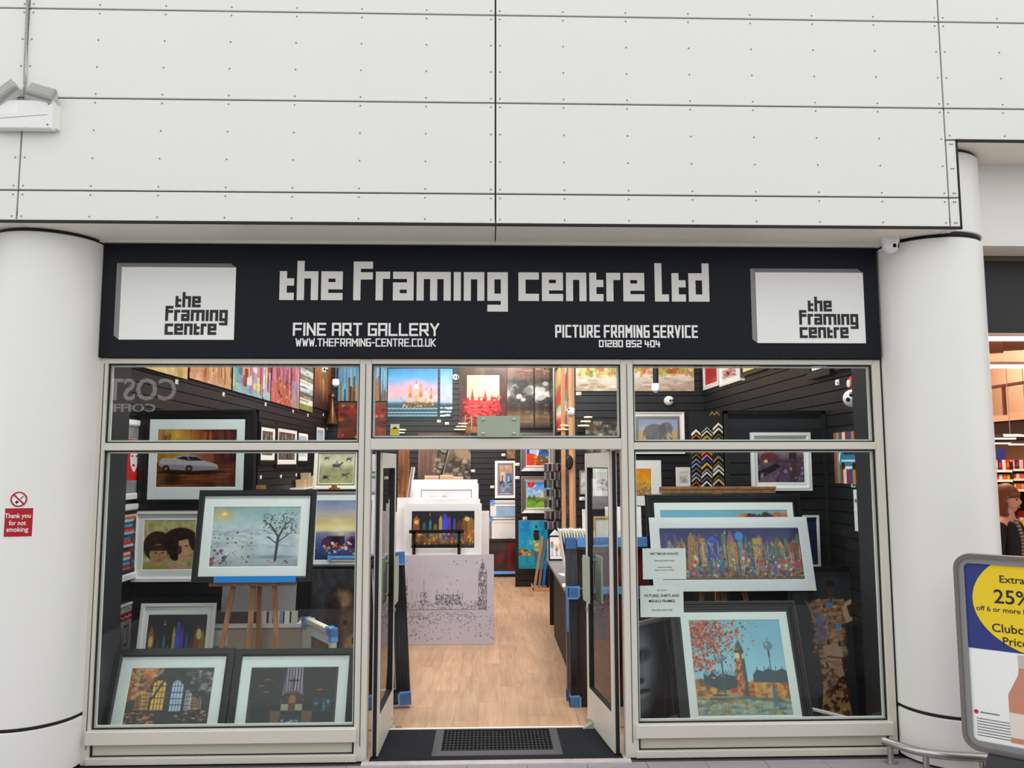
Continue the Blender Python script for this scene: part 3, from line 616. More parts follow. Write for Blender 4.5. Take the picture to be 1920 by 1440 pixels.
def a_nightcity(c):
    c.grad([(0, '17161c'), (.45, '221d1e'), (.62, '6a3d1c'), (.72, 'b06a1e'), (.86, '7a4a22'), (1, '2a2422')]).noise(8, .05)
    for x, wd, h, col in [(.08, .05, .5, 'a8641e'), (.2, .03, .35, '2d6a72'), (.3, .02, .42, '3a8aa0'), (.38, .03, .3, '8a7a3a'), (.46, .025, .5, 'd8b860'), (.53, .045, .42, '3a5ad0'), (.6, .02, .5, '7a3ac0'), (.68, .02, .45, '3060c8'), (.76, .05, .38, '5a3a1c'), (.86, .06, .5, '8a5a1e'), (.94, .05, .46, 'a87a2a')]:
        c.rect(x-wd, .72-h, x+wd, .74, col, .85).poly([(x-wd, .73-h), (x, .62-h), (x+wd, .73-h)], col, .9)
    c.ell(.53, .3, .05, .22, '3c55e0', .8).ell(.08, .3, .035, .06, 'e8c870').ell(.88, .22, .04, .06, 'e8d890', .9).ell(.3, .09, .015, .03, 'f0ead8').ell(.306, .085, .013, .026, '17161c')
    c.dabs(150, (0, .55, 1, .9), ['f0a020', 'e86a1e', 'c0301a', '2fa0b0', '4a58e0', 'ffd060', 'd83a50', '4aa040', 'f4e0a0'], (.01, .03), 1.6, .8); c.streaks(50, ['f0b040', '2a1a10', 'c06020', '3a3a80'], .5, .9, (.004, .012), .5); c.rect(0, .92, 1, 1, '3a3230', .7)
def a_snow(c):          # snowy plain with a bare leaning tree
    c.grad([(0, '8fb3b4'), (.3, 'b4c8c9'), (.5, 'c9d3d6'), (.75, 'bcc6cc'), (1, '9aa6ae')]).noise(5, .07, 1.5, 1).ell(.12, .13, .15, .16, 'e8b46a', .9, .9).ell(.13, .12, .05, .05, 'fff0b0', .9, .8).noise(12, .04)
    for y, a in ((.42, .4), (.5, .3), (.62, .35)): c.dabs(40, (0, y-.03, 1, y+.05), ['8a98a2', 'dfe6e8', 'a9b5bc'], (.03, .1), .25, a)
    c.ell(.72, .84, .3, .04, '6f7a84', .6, .6)
    c.dabs(45, (0, .4, .5, .95), ['4a5058', '7a6a66', 'a04a48', '2f353d'], (.008, .02), .7, .75); c.dabs(26, (0, .72, .2, .98), ['3a3f48', 'b05a50', '8a4444', 'e0e0e0'], (.015, .04), .8, .7)
    for x0, y0, x1, y1, wd in [(.74, .9, .76, .5, .045), (.76, .5, .66, .3, .035), (.76, .52, .84, .28, .035), (.66, .3, .58, .24, .02), (.66, .32, .68, .16, .018), (.84, .3, .92, .2, .018), (.84, .3, .8, .15, .02), (.75, .6, .88, .46, .018), (.75, .62, .64, .5, .018)]: c.line(x0, y0, x1, y1, wd, '3d434c')
    c.dabs(420, (.58, .1, .97, .46), ['464c56', '5c626b', '9aa0a4', 'd9dcd8', '353a43'], (.005, .017), .8, .75, lambda x, y: 1-2.2*math.hypot(x-.77, (y-.28))); c.dabs(10, (.66, .88, .9, .94), ['b86a4a', '4a5058'], (.01, .03), .5, .8)
    c.dabs(18, (.55, .05, 1, .6), ['3a4048', 'b05050'], (.006, .015), .4, .8)
def a_sunset(c):
    c.grad([(0, '7f93c4'), (.2, 'b9b0b4'), (.38, 'e8d08a'), (.5, 'f6e2a4'), (.55, '8a86a8'), (.75, '41548e'), (1, '24345e')]).ell(.45, .5, .26, .2, 'fff4cc', .7, 1).noise(6, .05, 1, 3)
    c.rect(.4, .55, .5, .72, 'ffe0a0', .5).rect(.2, .6, .52, .8, '3a2840').rect(.3, .62, .44, .78, '1a1a24').ell(.2, .72, .09, .1, '5a2a50').ell(.66, .72, .1, .12, '7a2a58').ell(.66, .72, .06, .08, '2a2038').dabs(50, (.05, .7, .9, .9), ['e04a3a', 'f0c040', 'd86aa0', '40306a', 'f0e8e0'], (.01, .03), .8, .85)
    c.dabs(40, (.86, .1, 1, .7), ['e08aa0', 'c85a90', '9a4a8a'], (.02, .05), 1, .6)
def a_dog(c):
    c.grad([(0, '34353c'), (1, '47464c')], x=True).noise(4, .05, mono=True)
    c.ell(.5, .3, .3, .26, '2a211d', .9, .4).ell(.45, .24, .18, .1, 'a98462', .9, .5).ell(.34, .45, .15, .3, '241c1a', .9, .3).ell(.82, .5, .16, .34, '4a3428', .9, .3).ell(.58, .5, .22, .26, '6a4a38', .9, .4)
    c.ell(.62, .62, .16, .13, 'b48a68', .9, .4).ell(.66, .56, .06, .04, '17120f').ell(.5, .42, .03, .02, '0d0a08').ell(.7, .4, .03, .02, '0d0a08').ell(.5, .86, .42, .17, 'a59c98', .9, .5).dabs(120, (.1, .72, .95, 1), ['cfc8c2', '8a817e', '5a514e'], (.01, .03), 2, .5); c.noise(18, .05, mono=True)
def a_horses(c):
    c.grad([(0, 'b9b890'), (.3, 'c8c6a4'), (.55, '8f9060'), (1, 'a3a06c')]).noise(9, .07)
    for x, y, s in ((.5, .38, 1.), (.85, .15, .55), (.2, .12, .5), (.75, .7, .7), (.2, .78, .7)):
        c.ell(x, y, .13*s, .07*s, '4a4438').line(x+.1*s, y-.02, x+.17*s, y-.1*s, .05*s, '4a4438').ell(x, y-.1*s, .04*s, .07*s, '8a8aa8').line(x-.08*s, y+.05*s, x-.14*s, y+.16*s, .02, '3a352c').line(x+.08*s, y+.05*s, x+.15*s, y+.14*s, .02, '3a352c')
    c.dabs(80, (0, .5, 1, 1), ['7a7a48', 'c8c49a', '5a5a3a'], (.01, .04), .4, .5).ell(.18, .78, .06, .06, '2a2a22')
def a_cathedral(c, warm=True):
    c.fill('17110f').noise(8, .06)
    c.poly([(0, 0), (.42, 0), (.3, .2), (.2, .42), (0, .55)], 'a0521c').poly([(.1, 0), (.4, 0), (.28, .18)], 'd8761e', .8).dabs(150, (0, 0, .4, .5), ['e89030', '5a2a12', '8a6a50', 'f0b860', '3a2418', 'b8b0a0'], (.01, .05), .8, .6, lambda x, y: 1-x*1.5-y*.4)
    c.poly([(.62, 0), (1, 0), (1, .45), (.86, .32)], '3a3a3c').dabs(90, (.65, 0, 1, .4), ['7a7a7c', 'b8b4b0', '222226'], (.01, .05), .7, .5, lambda x, y: x-y*.6)
    for x, y0, y1, wd, cc in [(.37, .2, .68, .075, 'f0b83a'), (.59, .2, .7, .07, 'a8c4de'), (.22, .38, .68, .045, 'e8a030'), (.14, .45, .68, .03, 'c87820'), (.73, .34, .68, .035, 'b8c8d8'), (.8, .42, .68, .03, 'd8a060'), (.87, .46, .68, .025, 'c09078')]:
        c.rect(x-wd, y0+.08, x+wd, y1, cc).ell(x, y0+.08, wd, .08, cc)
        for k in range(1, 4): c.rect(x-wd+k*wd/2-.004, y0, x-wd+k*wd/2+.004, y1, '2a1a12')
        for k in range(1, 5): c.rect(x-wd, y0+k*(y1-y0)/5-.006, x+wd, y0+k*(y1-y0)/5+.006, '3a2616')
    c.rect(.465, .1, .505, .75, '1c1512').line(.3, .5, .48, .04, .035, '241813').line(.48, .04, .85, .5, .035, '241d1c').rect(0, .7, 1, 1, '1d1714', .85)
    c.dabs(80, (0, .72, .35, .95), ['d86a20', '8a3a14', 'f0a048', '4a2010'], (.01, .05), .35, .7).dabs(50, (.6, .66, 1, .85), ['c89a8a', 'e8d0c0', '8a4a3a', 'a04030'], (.01, .04), .4, .6); c.noise(16, .05)
def a_organ(c):
    c.fill('0d0b0c').noise(6, .03)
    c.poly([(.41, 0), (.59, 0), (.63, .55), (.37, .55)], '6a5a70')
    for i in range(12): c.rect(.405+i*.0165, 0, .412+i*.0165, .5, 'c0b4c8' if i % 2 else '3c3040')
    c.line(.5, .18, .5, .36, .025, '140f12').line(.45, .22, .55, .22, .03, '140f12').ell(.5, .43, .09, .05, '7a3a18').ell(.5, .5, .13, .08, '241814').ell(.5, .53, .04, .08, '9a5a2c')
    c.rect(.38, .6, .62, .7, 'c8b8a0', .8).rect(.46, .58, .54, .72, '5a2f1c').rect(.27, .7, .38, 1, '6e4a28').rect(.62, .7, .74, 1, '6e4a28').rect(.39, .76, .61, .92, '22303e').dabs(24, (.4, .85, .6, .92), ['c0d0d8', '4a6a80', '9aa0a8'], (.01, .02), .8, .8)
    for x, y in ((.2, .2), (.2, .4), (.8, .37), (.14, .3)): c.ell(x, y, .06, .015, 'b85c20', .9, .6)
    c.rect(.74, .52, .94, .72, '1c3040').streaks(12, ['4a88a0', '7ab0c8', '0d0b0c'], .52, .72, (.01, .02), .7, True, .74, .94).rect(.97, 0, 1, .9, '5a3a4a', .7).rect(0, .5, .03, .95, '5a2a28', .7); c.dabs(40, (.03, .25, .97, .6), ['7a5a28', '3a2a18'], (.004, .012), 1, .8)
    c.dabs(20, (0, .88, .25, .98), ['9a4a20', '4a2410'], (.02, .05), .3, .6)
def drip(bg, cols, n=90, y=(0, 1), wd=(.01, .05), al=.5):
    def f(c): c.grad([(0, bg[0]), (.5, bg[1]), (1, bg[2])]).noise(5, .08, 1.5, .5); c.streaks(n, cols, y[0], y[1], wd, al); c.noise(14, .07)
    return f
def a_face_pink(c):
    drip(('d98aa0', 'b9506a', 'c05a40'), ['f0b0b8', '7a2a40', 'd88a9a', '5a1a28', 'e8d0d0'], 70)(c); c.ell(.35, .75, .28, .2, 'b0603a', .8, .7).rect(.7, .55, 1, 1, '8ab0bc', .5).dabs(40, (.1, .6, .7, 1), ['e08040', '5a1a1a', 'f0c080'], (.02, .06), .6, .6)
def a_bandsbw(c):
    for i, q in enumerate(['7a6a52', 'cfd6d8', '8a7a58', 'e8e8e4', '9ab4c0', '6a5a48', 'dcdcd6', '7a8a40']): c.rect(0, i/8, 1, (i+1)/8, q)
    c.noise(8, .08); c.streaks(30, ['3a3028', 'f0f0ea', '9a8a70'], 0, 1, (.01, .04), .5, False)
def a_feather(c): c.grad([(0, 'c8923a'), (.5, '9a4a20'), (1, '2a1612')]).noise(5, .08); c.ell(.5, .4, .3, .28, 'c9ae5a', .8, .5).ell(.5, .42, .18, .2, '8a4a24', .8, .4).ell(.5, .46, .09, .1, 'd8c070', .8, .4).streaks(30, ['e0a850', '5a2414'], 0, 1, (.01, .04), .4)
def a_bluedrip(c):
    c.fill('6aa8cc').noise(6, .07); c.streaks(40, ['8ac4e0', '4a86ac', 'b8dcec'], 0, 1, (.01, .05), .5)
    for i in range(26): x = c.r.uniform(0, 1); L = c.r.uniform(.1, .38); c.rect(x-.02, 0, x+.02, L, ['7a4a22', 'a87a3a', '4a2c18', 'c8a060'][i % 4])
    for i in range(26): x = c.r.uniform(0, 1); L = c.r.uniform(.1, .42); c.rect(x-.018, 1-L, x+.018, 1, ['8a5c2c', '5a3418', 'b88a48', '3a2414'][i % 4])
def a_redbrown(c): c.fill('6a2a1a').noise(6, .1); c.rect(0, .1, 1, .35, '8a1a14', .7).rect(0, .5, 1, .7, '4a2416').dabs(40, (0, 0, 1, 1), ['b8621e', '2a100c', 'd8a040', '9a2a1a'], (.03, .1), .7, .6).rect(.5, .45, .8, .7, '3a4a6a', .6).poly([(.6, .5), (.72, .56), (.6, .66)], 'e0d8c0')
def a_ship(c):
    c.grad([(0, '2f8fd8'), (.2, '58a8e4'), (.38, 'c8a8cc'), (.5, 'e0a8b8'), (.66, 'a8b8cc'), (.72, '24556a'), (1, '123040')]).noise(5, .05); c.ell(.55, .32, .35, .14, 'eaa6b4', .7, .8)
    for x, h, wd in ((.45, .34, .07), (.57, .42, .08), (.66, .36, .07), (.76, .28, .05), (.86, .28, .06)):
        c.line(x, .74-h-.06, x, .76, .012, '5a3a1c')
        for k in range(3): c.poly([(x-wd*.45, .74-h+k*h*.3), (x+wd*.4, .73-h+k*h*.3), (x+wd*.6, .74-h+k*h*.3+h*.25), (x+wd*.1, .74-h+k*h*.3+h*.22), (x-wd*.65, .74-h+k*h*.3+h*.25)], [['c89858', 'b07a3c', 'd8b078'], ['e8d8c8', 'd0b090', 'c89a60']][int(x*10) % 2][k])
    c.poly([(.26, .66), (.4, .71), (.95, .69), (.98, .72), (.88, .78), (.42, .79)], '6a421e').dabs(40, (.3, .66, .98, .78), ['c89a58', '3a2410', 'e8c890'], (.01, .025), .6, .7); c.line(.42, .72, .25, .6, .01, '8a5a2c')
    for y, n in ((.82, 0), (.9, .5), (.96, .2)):
        for i in range(14): x = (i+n)/13; c.ell(x, y, .05, .018, 'd8ecee', .85).ell(x+.01, y+.014, .06, .02, '1f5a6e')
def a_sea(c):
    c.grad([(0, '58a8e0'), (.2, '8ac0e4'), (.4, 'b0bcd0'), (.68, 'a8b4c4'), (.74, '1f4a5c'), (1, '12303c')]).noise(5, .05)
    for y in (.8, .88, .95): c.dabs(8, (0, y-.01, 1, y+.01), ['e4f0f0'], (.03, .06), .3, .9)
def a_forest(c):
    c.grad([(0, '55443a'), (.2, '3a2a24'), (.7, '5a1a16'), (1, '2c1e1a')]).noise(6, .08); c.rect(.17, .12, .84, .6, 'e4cf9e').noise(5, .04)
    for x, h in ((.28, .3), (.42, .2), (.55, .28), (.68, .22), (.8, .2), (.2, .18)):
        for k in range(7): y = .62-h+k*h/6; q = .012+k*.018; c.poly([(x-q, y+.05), (x, y-.02), (x+q, y+.05)], 'a8141c')
    c.rect(.17, .5, .84, .72, 'b01820', .75).streaks(50, ['d83038', '7a0c14', 'e85a58'], .45, .86, (.008, .02), .7, False, .15, .86).dabs(120, (.12, .45, .86, .85), ['c8202a', 'e0484c', '6a0c12'], (.01, .04), .5, .8)
    c.streaks(90, ['3a2018', '7a5a3a', '22120e', 'c8a870'], .7, 1, (.008, .02), .7); c.rect(.15, .9, .6, 1, 'c88a4a', .55)
def a_ornate(k):
    def f(c):
        c.grad([(0, '7a736c'), (.12, '4a3f3a'), (.16, '8a6a5a'), (.34, '6a4a40'), (.4, '3a3432'), (.55, 'a8a4a0'), (.62, '3a3636'), (.7, '3a2624'), (.8, '8a6a48'), (.9, '4a3c34'), (1, '3a332c')]).noise(7, .08)
        c.streaks(40, ['b8b0a8', '2a2220', '8a6a4a'], 0, 1, (.006, .02), .4, False); c.dabs(26, (.2, .42, .9, .62), ['e0dcd8', '2a2626', '5a5654'], (.02, .07), .8, .7)
        if k:
            for i in range(9): a = i*.8; c.ell(.5+.35*math.cos(a*1.7), .22+.04*math.sin(a*2.3), .1, .035, 'c8a870', .8).ell(.5+.35*math.cos(a*1.7), .22+.04*math.sin(a*2.3), .065, .022, '5a3428')
    return f
def a_poppy(c): c.grad([(0, 'c8b078'), (.45, 'c8a868'), (.5, '8a8a48'), (1, '6a7a38')]).noise(5, .06); c.poly([(0, .75), (.5, .5), (1, .35), (1, .75), (.4, .95), (0, .98)], 'b82a20').dabs(30, (0, .3, 1, .9), ['d84030', '8a1a14', '5a6a30'], (.02, .07), .5, .7)
def a_poppy2(c): c.grad([(0, 'a8b07a'), (.3, 'd8cfc0'), (.6, 'c04030'), (1, 'a01c18')]).noise(6, .08); c.dabs(30, (0, .2, 1, 1), ['e05040', 'f0e8e0', '7a1410', '5a7a40'], (.03, .09), .6, .7)
def a_floral(c):
    c.grad([(0, 'd8b88a'), (.3, 'c8b080'), (.68, 'b8a88a'), (.74, 'd8cfc4'), (1, 'b8a088')]).noise(8, .08, 2, 1)
    c.dabs(700, (0, 0, 1, .74), ['d8542a', 'e8683a', 'b83a20', '9aa83a', '6a7a28', 'f0c8a0', 'f4e8d8', 'c8b84a', 'c8401c', '8a9a30'], (.012, .05), 1.2, .7); c.streaks(60, ['4a3a24', '7a8a30', 'e8d8c0'], 0, .75, (.003, .008), .5); c.dabs(90, (0, .72, 1, 1), ['efe8e0', 'a89078', 'd8cdbf', '8a7460'], (.02, .1), .3, .5)
def a_engine(c):
    c.fill('4a453f').noise(7, .1); c.dabs(70, (0, 0, 1, 1), ['8aa09a', '2a2622', 'd8d4c8', '6a4a34', '9a9488', '141210'], (.05, .16), .8, .6); c.streaks(30, ['101010', 'c8c4b8'], 0, 1, (.005, .02), .6)
def a_bike(c):
    c.grad([(0, '5a4a40'), (.4, '6a5a4c'), (1, '2c2622')]).noise(6, .1); c.rect(0, 0, .32, 1, '6a4a42', .6).streaks(30, ['3a2a24', '8a6a5a'], 0, 1, (.004, .02), .5, True, 0, .35)
    c.ell(.5, .3, .11, .15, '1c1a18').ell(.5, .3, .085, .115, '8a8880').ell(.5, .3, .055, .075, '55534e'); c.line(.6, .2, .42, .98, .04, '1c1a18').line(.62, .2, .45, .98, .014, 'a8a498').line(.44, .1, .34, .8, .03, '221f1c')
    c.poly([(.62, .1), (.8, .15), (1, .45), (1, .6), (.72, .48)], '8a7a5c').poly([(.7, .5), (.9, .6), (.98, .8), (.8, .85), (.6, .6)], '3a3028').dabs(60, (.3, .55, 1, 1), ['8a8478', '1a1614', '5a5248', 'b8b0a0'], (.02, .07), .6, .55)
def a_plank(c): c.grad([(0, '8a5a34'), (.5, '5a3a26'), (1, 'a06a38')]).noise(6, .1, 1, .5); c.streaks(30, ['c88a50', '2a1a12', '7a4a2a'], 0, 1, (.02, .1), .5)
def a_blur(c): c.fill('e8e4e8').noise(5, .04); c.ell(.45, .5, .14, .4, '3a3a48', .9, .6).ell(.2, .5, .1, .4, '8a8498', .7, .8).ell(.62, .5, .1, .3, '9aa4d8', .6, .8)
def a_skyline(c):
    c.fill('d6cfd5').noise(4, .02, mono=True); k = ['5a565c', '6c6870', '4a474e']; R = (.0025, .0055)
    def tower(x, wd, y0, y1, n): c.dabs(n, (x-wd, y0, x+wd, y1), k, R, 1.8, .8)
    tower(.905, .032, .2, .62, 300); tower(.905, .014, .1, .22, 40); c.line(.905, .05, .905, .16, .005, '5a565c')
    for x in (.872, .938): c.line(x, .2, x, .62, .004, '6c6870')
    c.line(.872, .2, .905, .09, .005, '6c6870').line(.938, .2, .905, .09, .005, '6c6870').ell(.905, .27, .024, .032, '6a666e').ell(.905, .27, .018, .024, 'd6cfd5')
    tower(.24, .045, .34, .6, 200); [c.line(x, .27, x, .4, .005, '5a565c') for x in (.2, .28)]; c.line(.2, .36, .24, .32, .005, '6c6870').line(.28, .36, .24, .32, .005, '6c6870'); c.line(.42, .28, .42, .45, .005, '5a565c'); tower(.42, .03, .42, .56, 60); tower(.62, .11, .45, .56, 220); [c.line(x, .4+.03*(i % 2), x, .5, .004, '65616a') for i, x in enumerate((.53, .58, .62, .66, .7, .74, .32, .36))]
    c.dabs(380, (.16, .52, .88, .61), k, R, 1.3, .75); c.line(.0, .615, .86, .615, .008, '85818a')
    for x in (.1, .32, .55, .74):
        for q in range(30): a = PI*q/29; c.dab(x+.095*math.cos(a), .69-.055*math.sin(a), .003, .005, '77737b', .8)
        c.dabs(40, (x-.08, .65, x+.08, .69), k, R, 1.2, .6)
    c.dabs(320, (0, .69, .86, .78), k, R, 1.5, .75, lambda x, y: 1-(y-.69)*9); c.dabs(75, (0, .76, 1, .95), k, (.004, .007), 1.4, .8); c.dabs(30, (.85, .55, 1, .85), k, (.004, .006), 1.3, .8); c.dabs(22, (.1, .05, .9, .4), k, (.004, .007), 1.2, .8)
def a_teal(c):
    c.grad([(0, '1c8ec8'), (.5, '1a9ac0'), (1, '1c86a8')]).noise(5, .08); c.dabs(40, (0, 0, 1, 1), ['2aa8d8', '0f6a9a', '3ab8c8'], (.03, .1), .8, .4)
    c.ell(.6, .13, .035, .035, '241c1c').poly([(.53, .2), (.69, .2), (.7, .38), (.66, .42), (.55, .42), (.5, .32)], '2a2020').rect(.53, .41, .68, .64, 'b8a84a').dabs(14, (.53, .41, .68, .64), ['e0d070', '5a8a6a', 'e8e0b0'], (.02, .04), 1, .7).line(.57, .64, .57, .82, .02, '6a5a30').line(.65, .64, .66, .95, .02, '6a5a30').rect(.36, .42, .5, .5, 'a8c8c8', .6).dabs(30, (0, .6, .5, .72), ['d88a30', 'b85a20', 'e8c060', '4a2a18'], (.02, .05), .5, .8)
def a_moon(c): c.grad([(0, '1c2a5a'), (.5, '2a4a8a'), (.6, '3a6a9a'), (1, '6a3a1c')]).ell(.35, .45, .2, .26, 'd8e4f0').ell(.33, .45, .16, .2, 'a8bcd8').ell(.2, .95, .42, .4, 'c83a1c').dabs(40, (.3, .65, 1, 1), ['c8781c', '8a3a14', 'e8a83a', '4a5a20'], (.02, .07), .6, .8).dabs(14, (.6, 0, 1, .5), ['d8c84a', '1c1c3a', '7a8a3a'], (.02, .05), 1, .7)
def a_valley(c):
    c.grad([(0, '2f7ac8'), (.3, '6aa4dc'), (.55, 'a8c8e0'), (.62, '6a8a40'), (1, '4a7a28')]).noise(5, .05).dabs(20, (.1, .1, 1, .45), ['e0e8f0'], (.03, .1), .4, .5); c.ell(.2, .07, .15, .16, 'c01820').ell(.2, .07, .05, .16, 'e04040')
    c.poly([(.55, .62), (.6, .42), (.72, .45), (.8, .6)], 'c8b8a0').rect(.66, .38, .71, .58, 'e0d8cc').ell(.15, .9, .3, .2, '6aa830').ell(.75, .92, .35, .18, '7ab83a'); [c.ell(x, .6, .02, .09, '24421c') for x in (.1, .16, .3, .36)]; c.dabs(30, (0, .65, 1, 1), ['3a6a20', 'a8c850', '284a18'], (.02, .05), .5, .6)
def a_harbour(c): c.grad([(0, 'c8a88a'), (.3, 'b09078'), (.55, '8a90a0'), (1, '5a6a88')]).noise(6, .08); c.rect(.1, .25, .45, .6, 'd8c0a8').rect(.2, .35, .3, .6, '6a4a3a').rect(.55, .3, .95, .6, '4a6aa0').rect(.65, .38, .8, .58, '8ab4d8').dabs(40, (0, .55, 1, 1), ['3a4a6a', 'a8b8cc', '2a2a34', '7a8aa8'], (.03, .09), .5, .7)
def a_elephant(c):
    c.grad([(0, '8a9ac4'), (.35, 'b0b0c0'), (.55, 'c8a878'), (1, 'c09a60')]).noise(6, .05); c.ell(.42, .48, .28, .3, '77747a').ell(.72, .34, .16, .22, '77747a').ell(.62, .38, .1, .2, '68656c').line(.8, .42, .86, .9, .09, '77747a'); [c.rect(x, .6, x+.09, .98, '6c6970') for x in (.2, .33, .52, .63)]; c.line(.76, .5, .84, .64, .03, 'efe8d8').ell(.78, .32, .015, .02, '1a1a1a').line(.15, .4, .12, .7, .02, '5a575c').dabs(60, (.18, .25, .8, .8), ['8a878c', '5a575e'], (.01, .04), .6, .4)
def a_meadow(c): c.grad([(0, 'e08a1c'), (.5, 'e0a030'), (.75, 'b08a40'), (1, '8a8a50')]).noise(6, .06); c.dabs(170, (0, .5, 1, 1), ['d84020', 'f0d8c0', '6a7a3a', '8a6a8a', 'c85a30', 'e8e0d0', '4a5a30'], (.012, .035), 1, .8, lambda x, y: (y-.4)*1.8)
def a_sketch(c): c.fill('e6e2de').noise(5, .03, mono=True); c.dabs(60, (.1, .35, .9, .9), ['3a3836', '6a6866', '9a9896', '7a4a40'], (.015, .05), .8, .6)
def a_greyabs(c): c.grad([(0, 'b8b4b4'), (.5, 'd8d4d2'), (1, '9a9694')]).noise(4, .08, mono=True); c.dabs(30, (0, .5, 1, 1), ['e8e6e4', '7a7674'], (.04, .12), .7, .4)
def a_brown(c): c.fill('7a5a3a').noise(6, .1); c.dabs(30, (0, 0, 1, 1), ['a8783a', '3a2414', 'c8a060'], (.04, .1), .7, .6)
def a_redfig(c): c.fill('3a2624').noise(5, .06); c.rect(.5, 0, 1, 1, '7a1014', .85).ell(.3, .5, .15, .25, '8a1c24', .6, .6).ell(.7, .5, .14, .4, '2a0a0a', .8, .5)
def a_street_dim(c):
    c.grad([(0, '5a4a58'), (.3, '8a7a88'), (.5, '4a3440'), (1, '5a5068')]).noise(7, .09); c.dabs(60, (0, 0, 1, .3), ['b8a0a8', 'd8c8cc', '5a3a48'], (.02, .07), .5, .5); c.ell(.25, .4, .18, .12, '6a2030', .8).rect(.68, .3, .84, .95, '4a3034', .8).ell(.76, .35, .08, .12, '3a2428').poly([(0, .95), (0, .75), (.4, .55), (.5, .62)], '1a141c').dabs(40, (0, .4, 1, 1), ['c8ccd8', '2a1c28', '8a8498', '7a3a3c'], (.01, .05), 1.2, .5).ell(.18, .5, .04, .04, 'e8b878')
def a_van(c):
    q = ['a04a3a', '5a9a80', '8a3a30', 'e0d4c0', '8a2a30', '2a4a8a', 'c87a30', '34445a']
    for i in range(8): c.rect(i/8, 0, (i+1)/8, 1, q[i])
    c.ell(.58, .5, .38, .22, 'e8e8e0').poly([(.24, .58), (.3, .36), (.48, .3), (.92, .3), (.96, .6), (.9, .66), (.3, .66)], '2a7a9a').rect(.4, .36, .9, .44, '16202a').ell(.38, .66, .08, .07, '181818').ell(.82, .66, .08, .07, '181818').rect(.3, .54, .95, .57, 'e8e8e0'); c.noise(10, .03)
def a_london(c):
    c.grad([(0, '232a5e'), (.25, '38356e'), (.45, '6a3a5a'), (.7, '8a5a34'), (1, '4a3430')]).noise(8, .06, 2, 1)
    q = ['8a6a34', 'b8863a', '4a7a78', '2f6aa8', '6a3a7a', 'a84a3c', '5a8a5a', 'c8a050', '34406e', '7a4a34', '9aa070', 'b06a7a']
    for i in range(64): x = c.r.uniform(0, 1); wd = c.r.uniform(.008, .03); h = c.r.uniform(.25, .68); y = c.r.uniform(.8, .95); cc = q[c.r.integers(len(q))]; c.rect(x-wd, y-h, x+wd, y, cc, .8).poly([(x-wd, y-h), (x, y-h-c.r.uniform(.02, .14)), (x+wd, y-h)], cc, .8)
    for x0, x1, y0, y1, cc in [(.33, .41, .22, .62, '2f4ac0'), (.04, .055, .1, .6, '3a4ab0'), (.1, .115, .12, .6, '7a3a9a'), (.56, .585, .18, .85, '3a90d8'), (.66, .72, .2, .6, 'c8a040'), (.9, 1, .3, .9, '8a4a34'), (.48, .54, .28, .7, 'b8844a'), (.28, .32, .2, .75, 'b8903a'), (.75, .86, .4, .7, '3a7a78')]: c.rect(x0, y0, x1, y1, cc, .9)
    c.ell(.565, .16, .03, .09, '2f8ae0').poly([(.33, .24), (.37, .16), (.41, .24)], '3a58d8'); c.line(.34, .26, .4, .6, .01, 'c8d8f0')
    for i in range(6): c.poly([(.73+i*.022, .42), (.741+i*.022, .3), (.752+i*.022, .42)], '2a5a60')
    c.dabs(500, (0, .3, 1, .95), q, (.008, .03), 1.3, .7); c.streaks(320, ['f0c860', '1c1a2a', 'd86a4a', '58b0b8', 'e8e0d0', '3a2a4a', 'c89040'], .25, .95, (.002, .006), .6); c.dabs(260, (0, .55, 1, .95), ['e8b84a', 'c83a50', '4a90c8', 'f0e8d8', '2a2434', '6aa060', 'd8703a', 'a04a90', 'c81c2c'], (.01, .035), 1, .75); c.rect(.2, .74, .5, .9, '2a3a4a', .25)
    c.ell(.47, .08, .008, .03, 'f0f0e0').ell(.474, .075, .007, .027, '2a3068'); c.dabs(14, (.33, .08, .42, .16), ['8ac0e8'], (.008, .014), .4, .8); c.rect(0, .95, 1, 1, '6a5038').dabs(30, (0, .9, 1, .97), ['4a3a2c', 'c8b080', '8a4a3a'], (.01, .03), .5, .7)
def a_bigtree(c): c.grad([(0, '7ab4cc'), (1, '8ac4d8')]).rect(.55, .0, 1, 1, '7ab0c0'); c.dabs(200, (.6, .1, 1, 1), ['8a3a1c', 'c8602a', '4a2414', 'd88a4a'], (.03, .08), 1, .8)
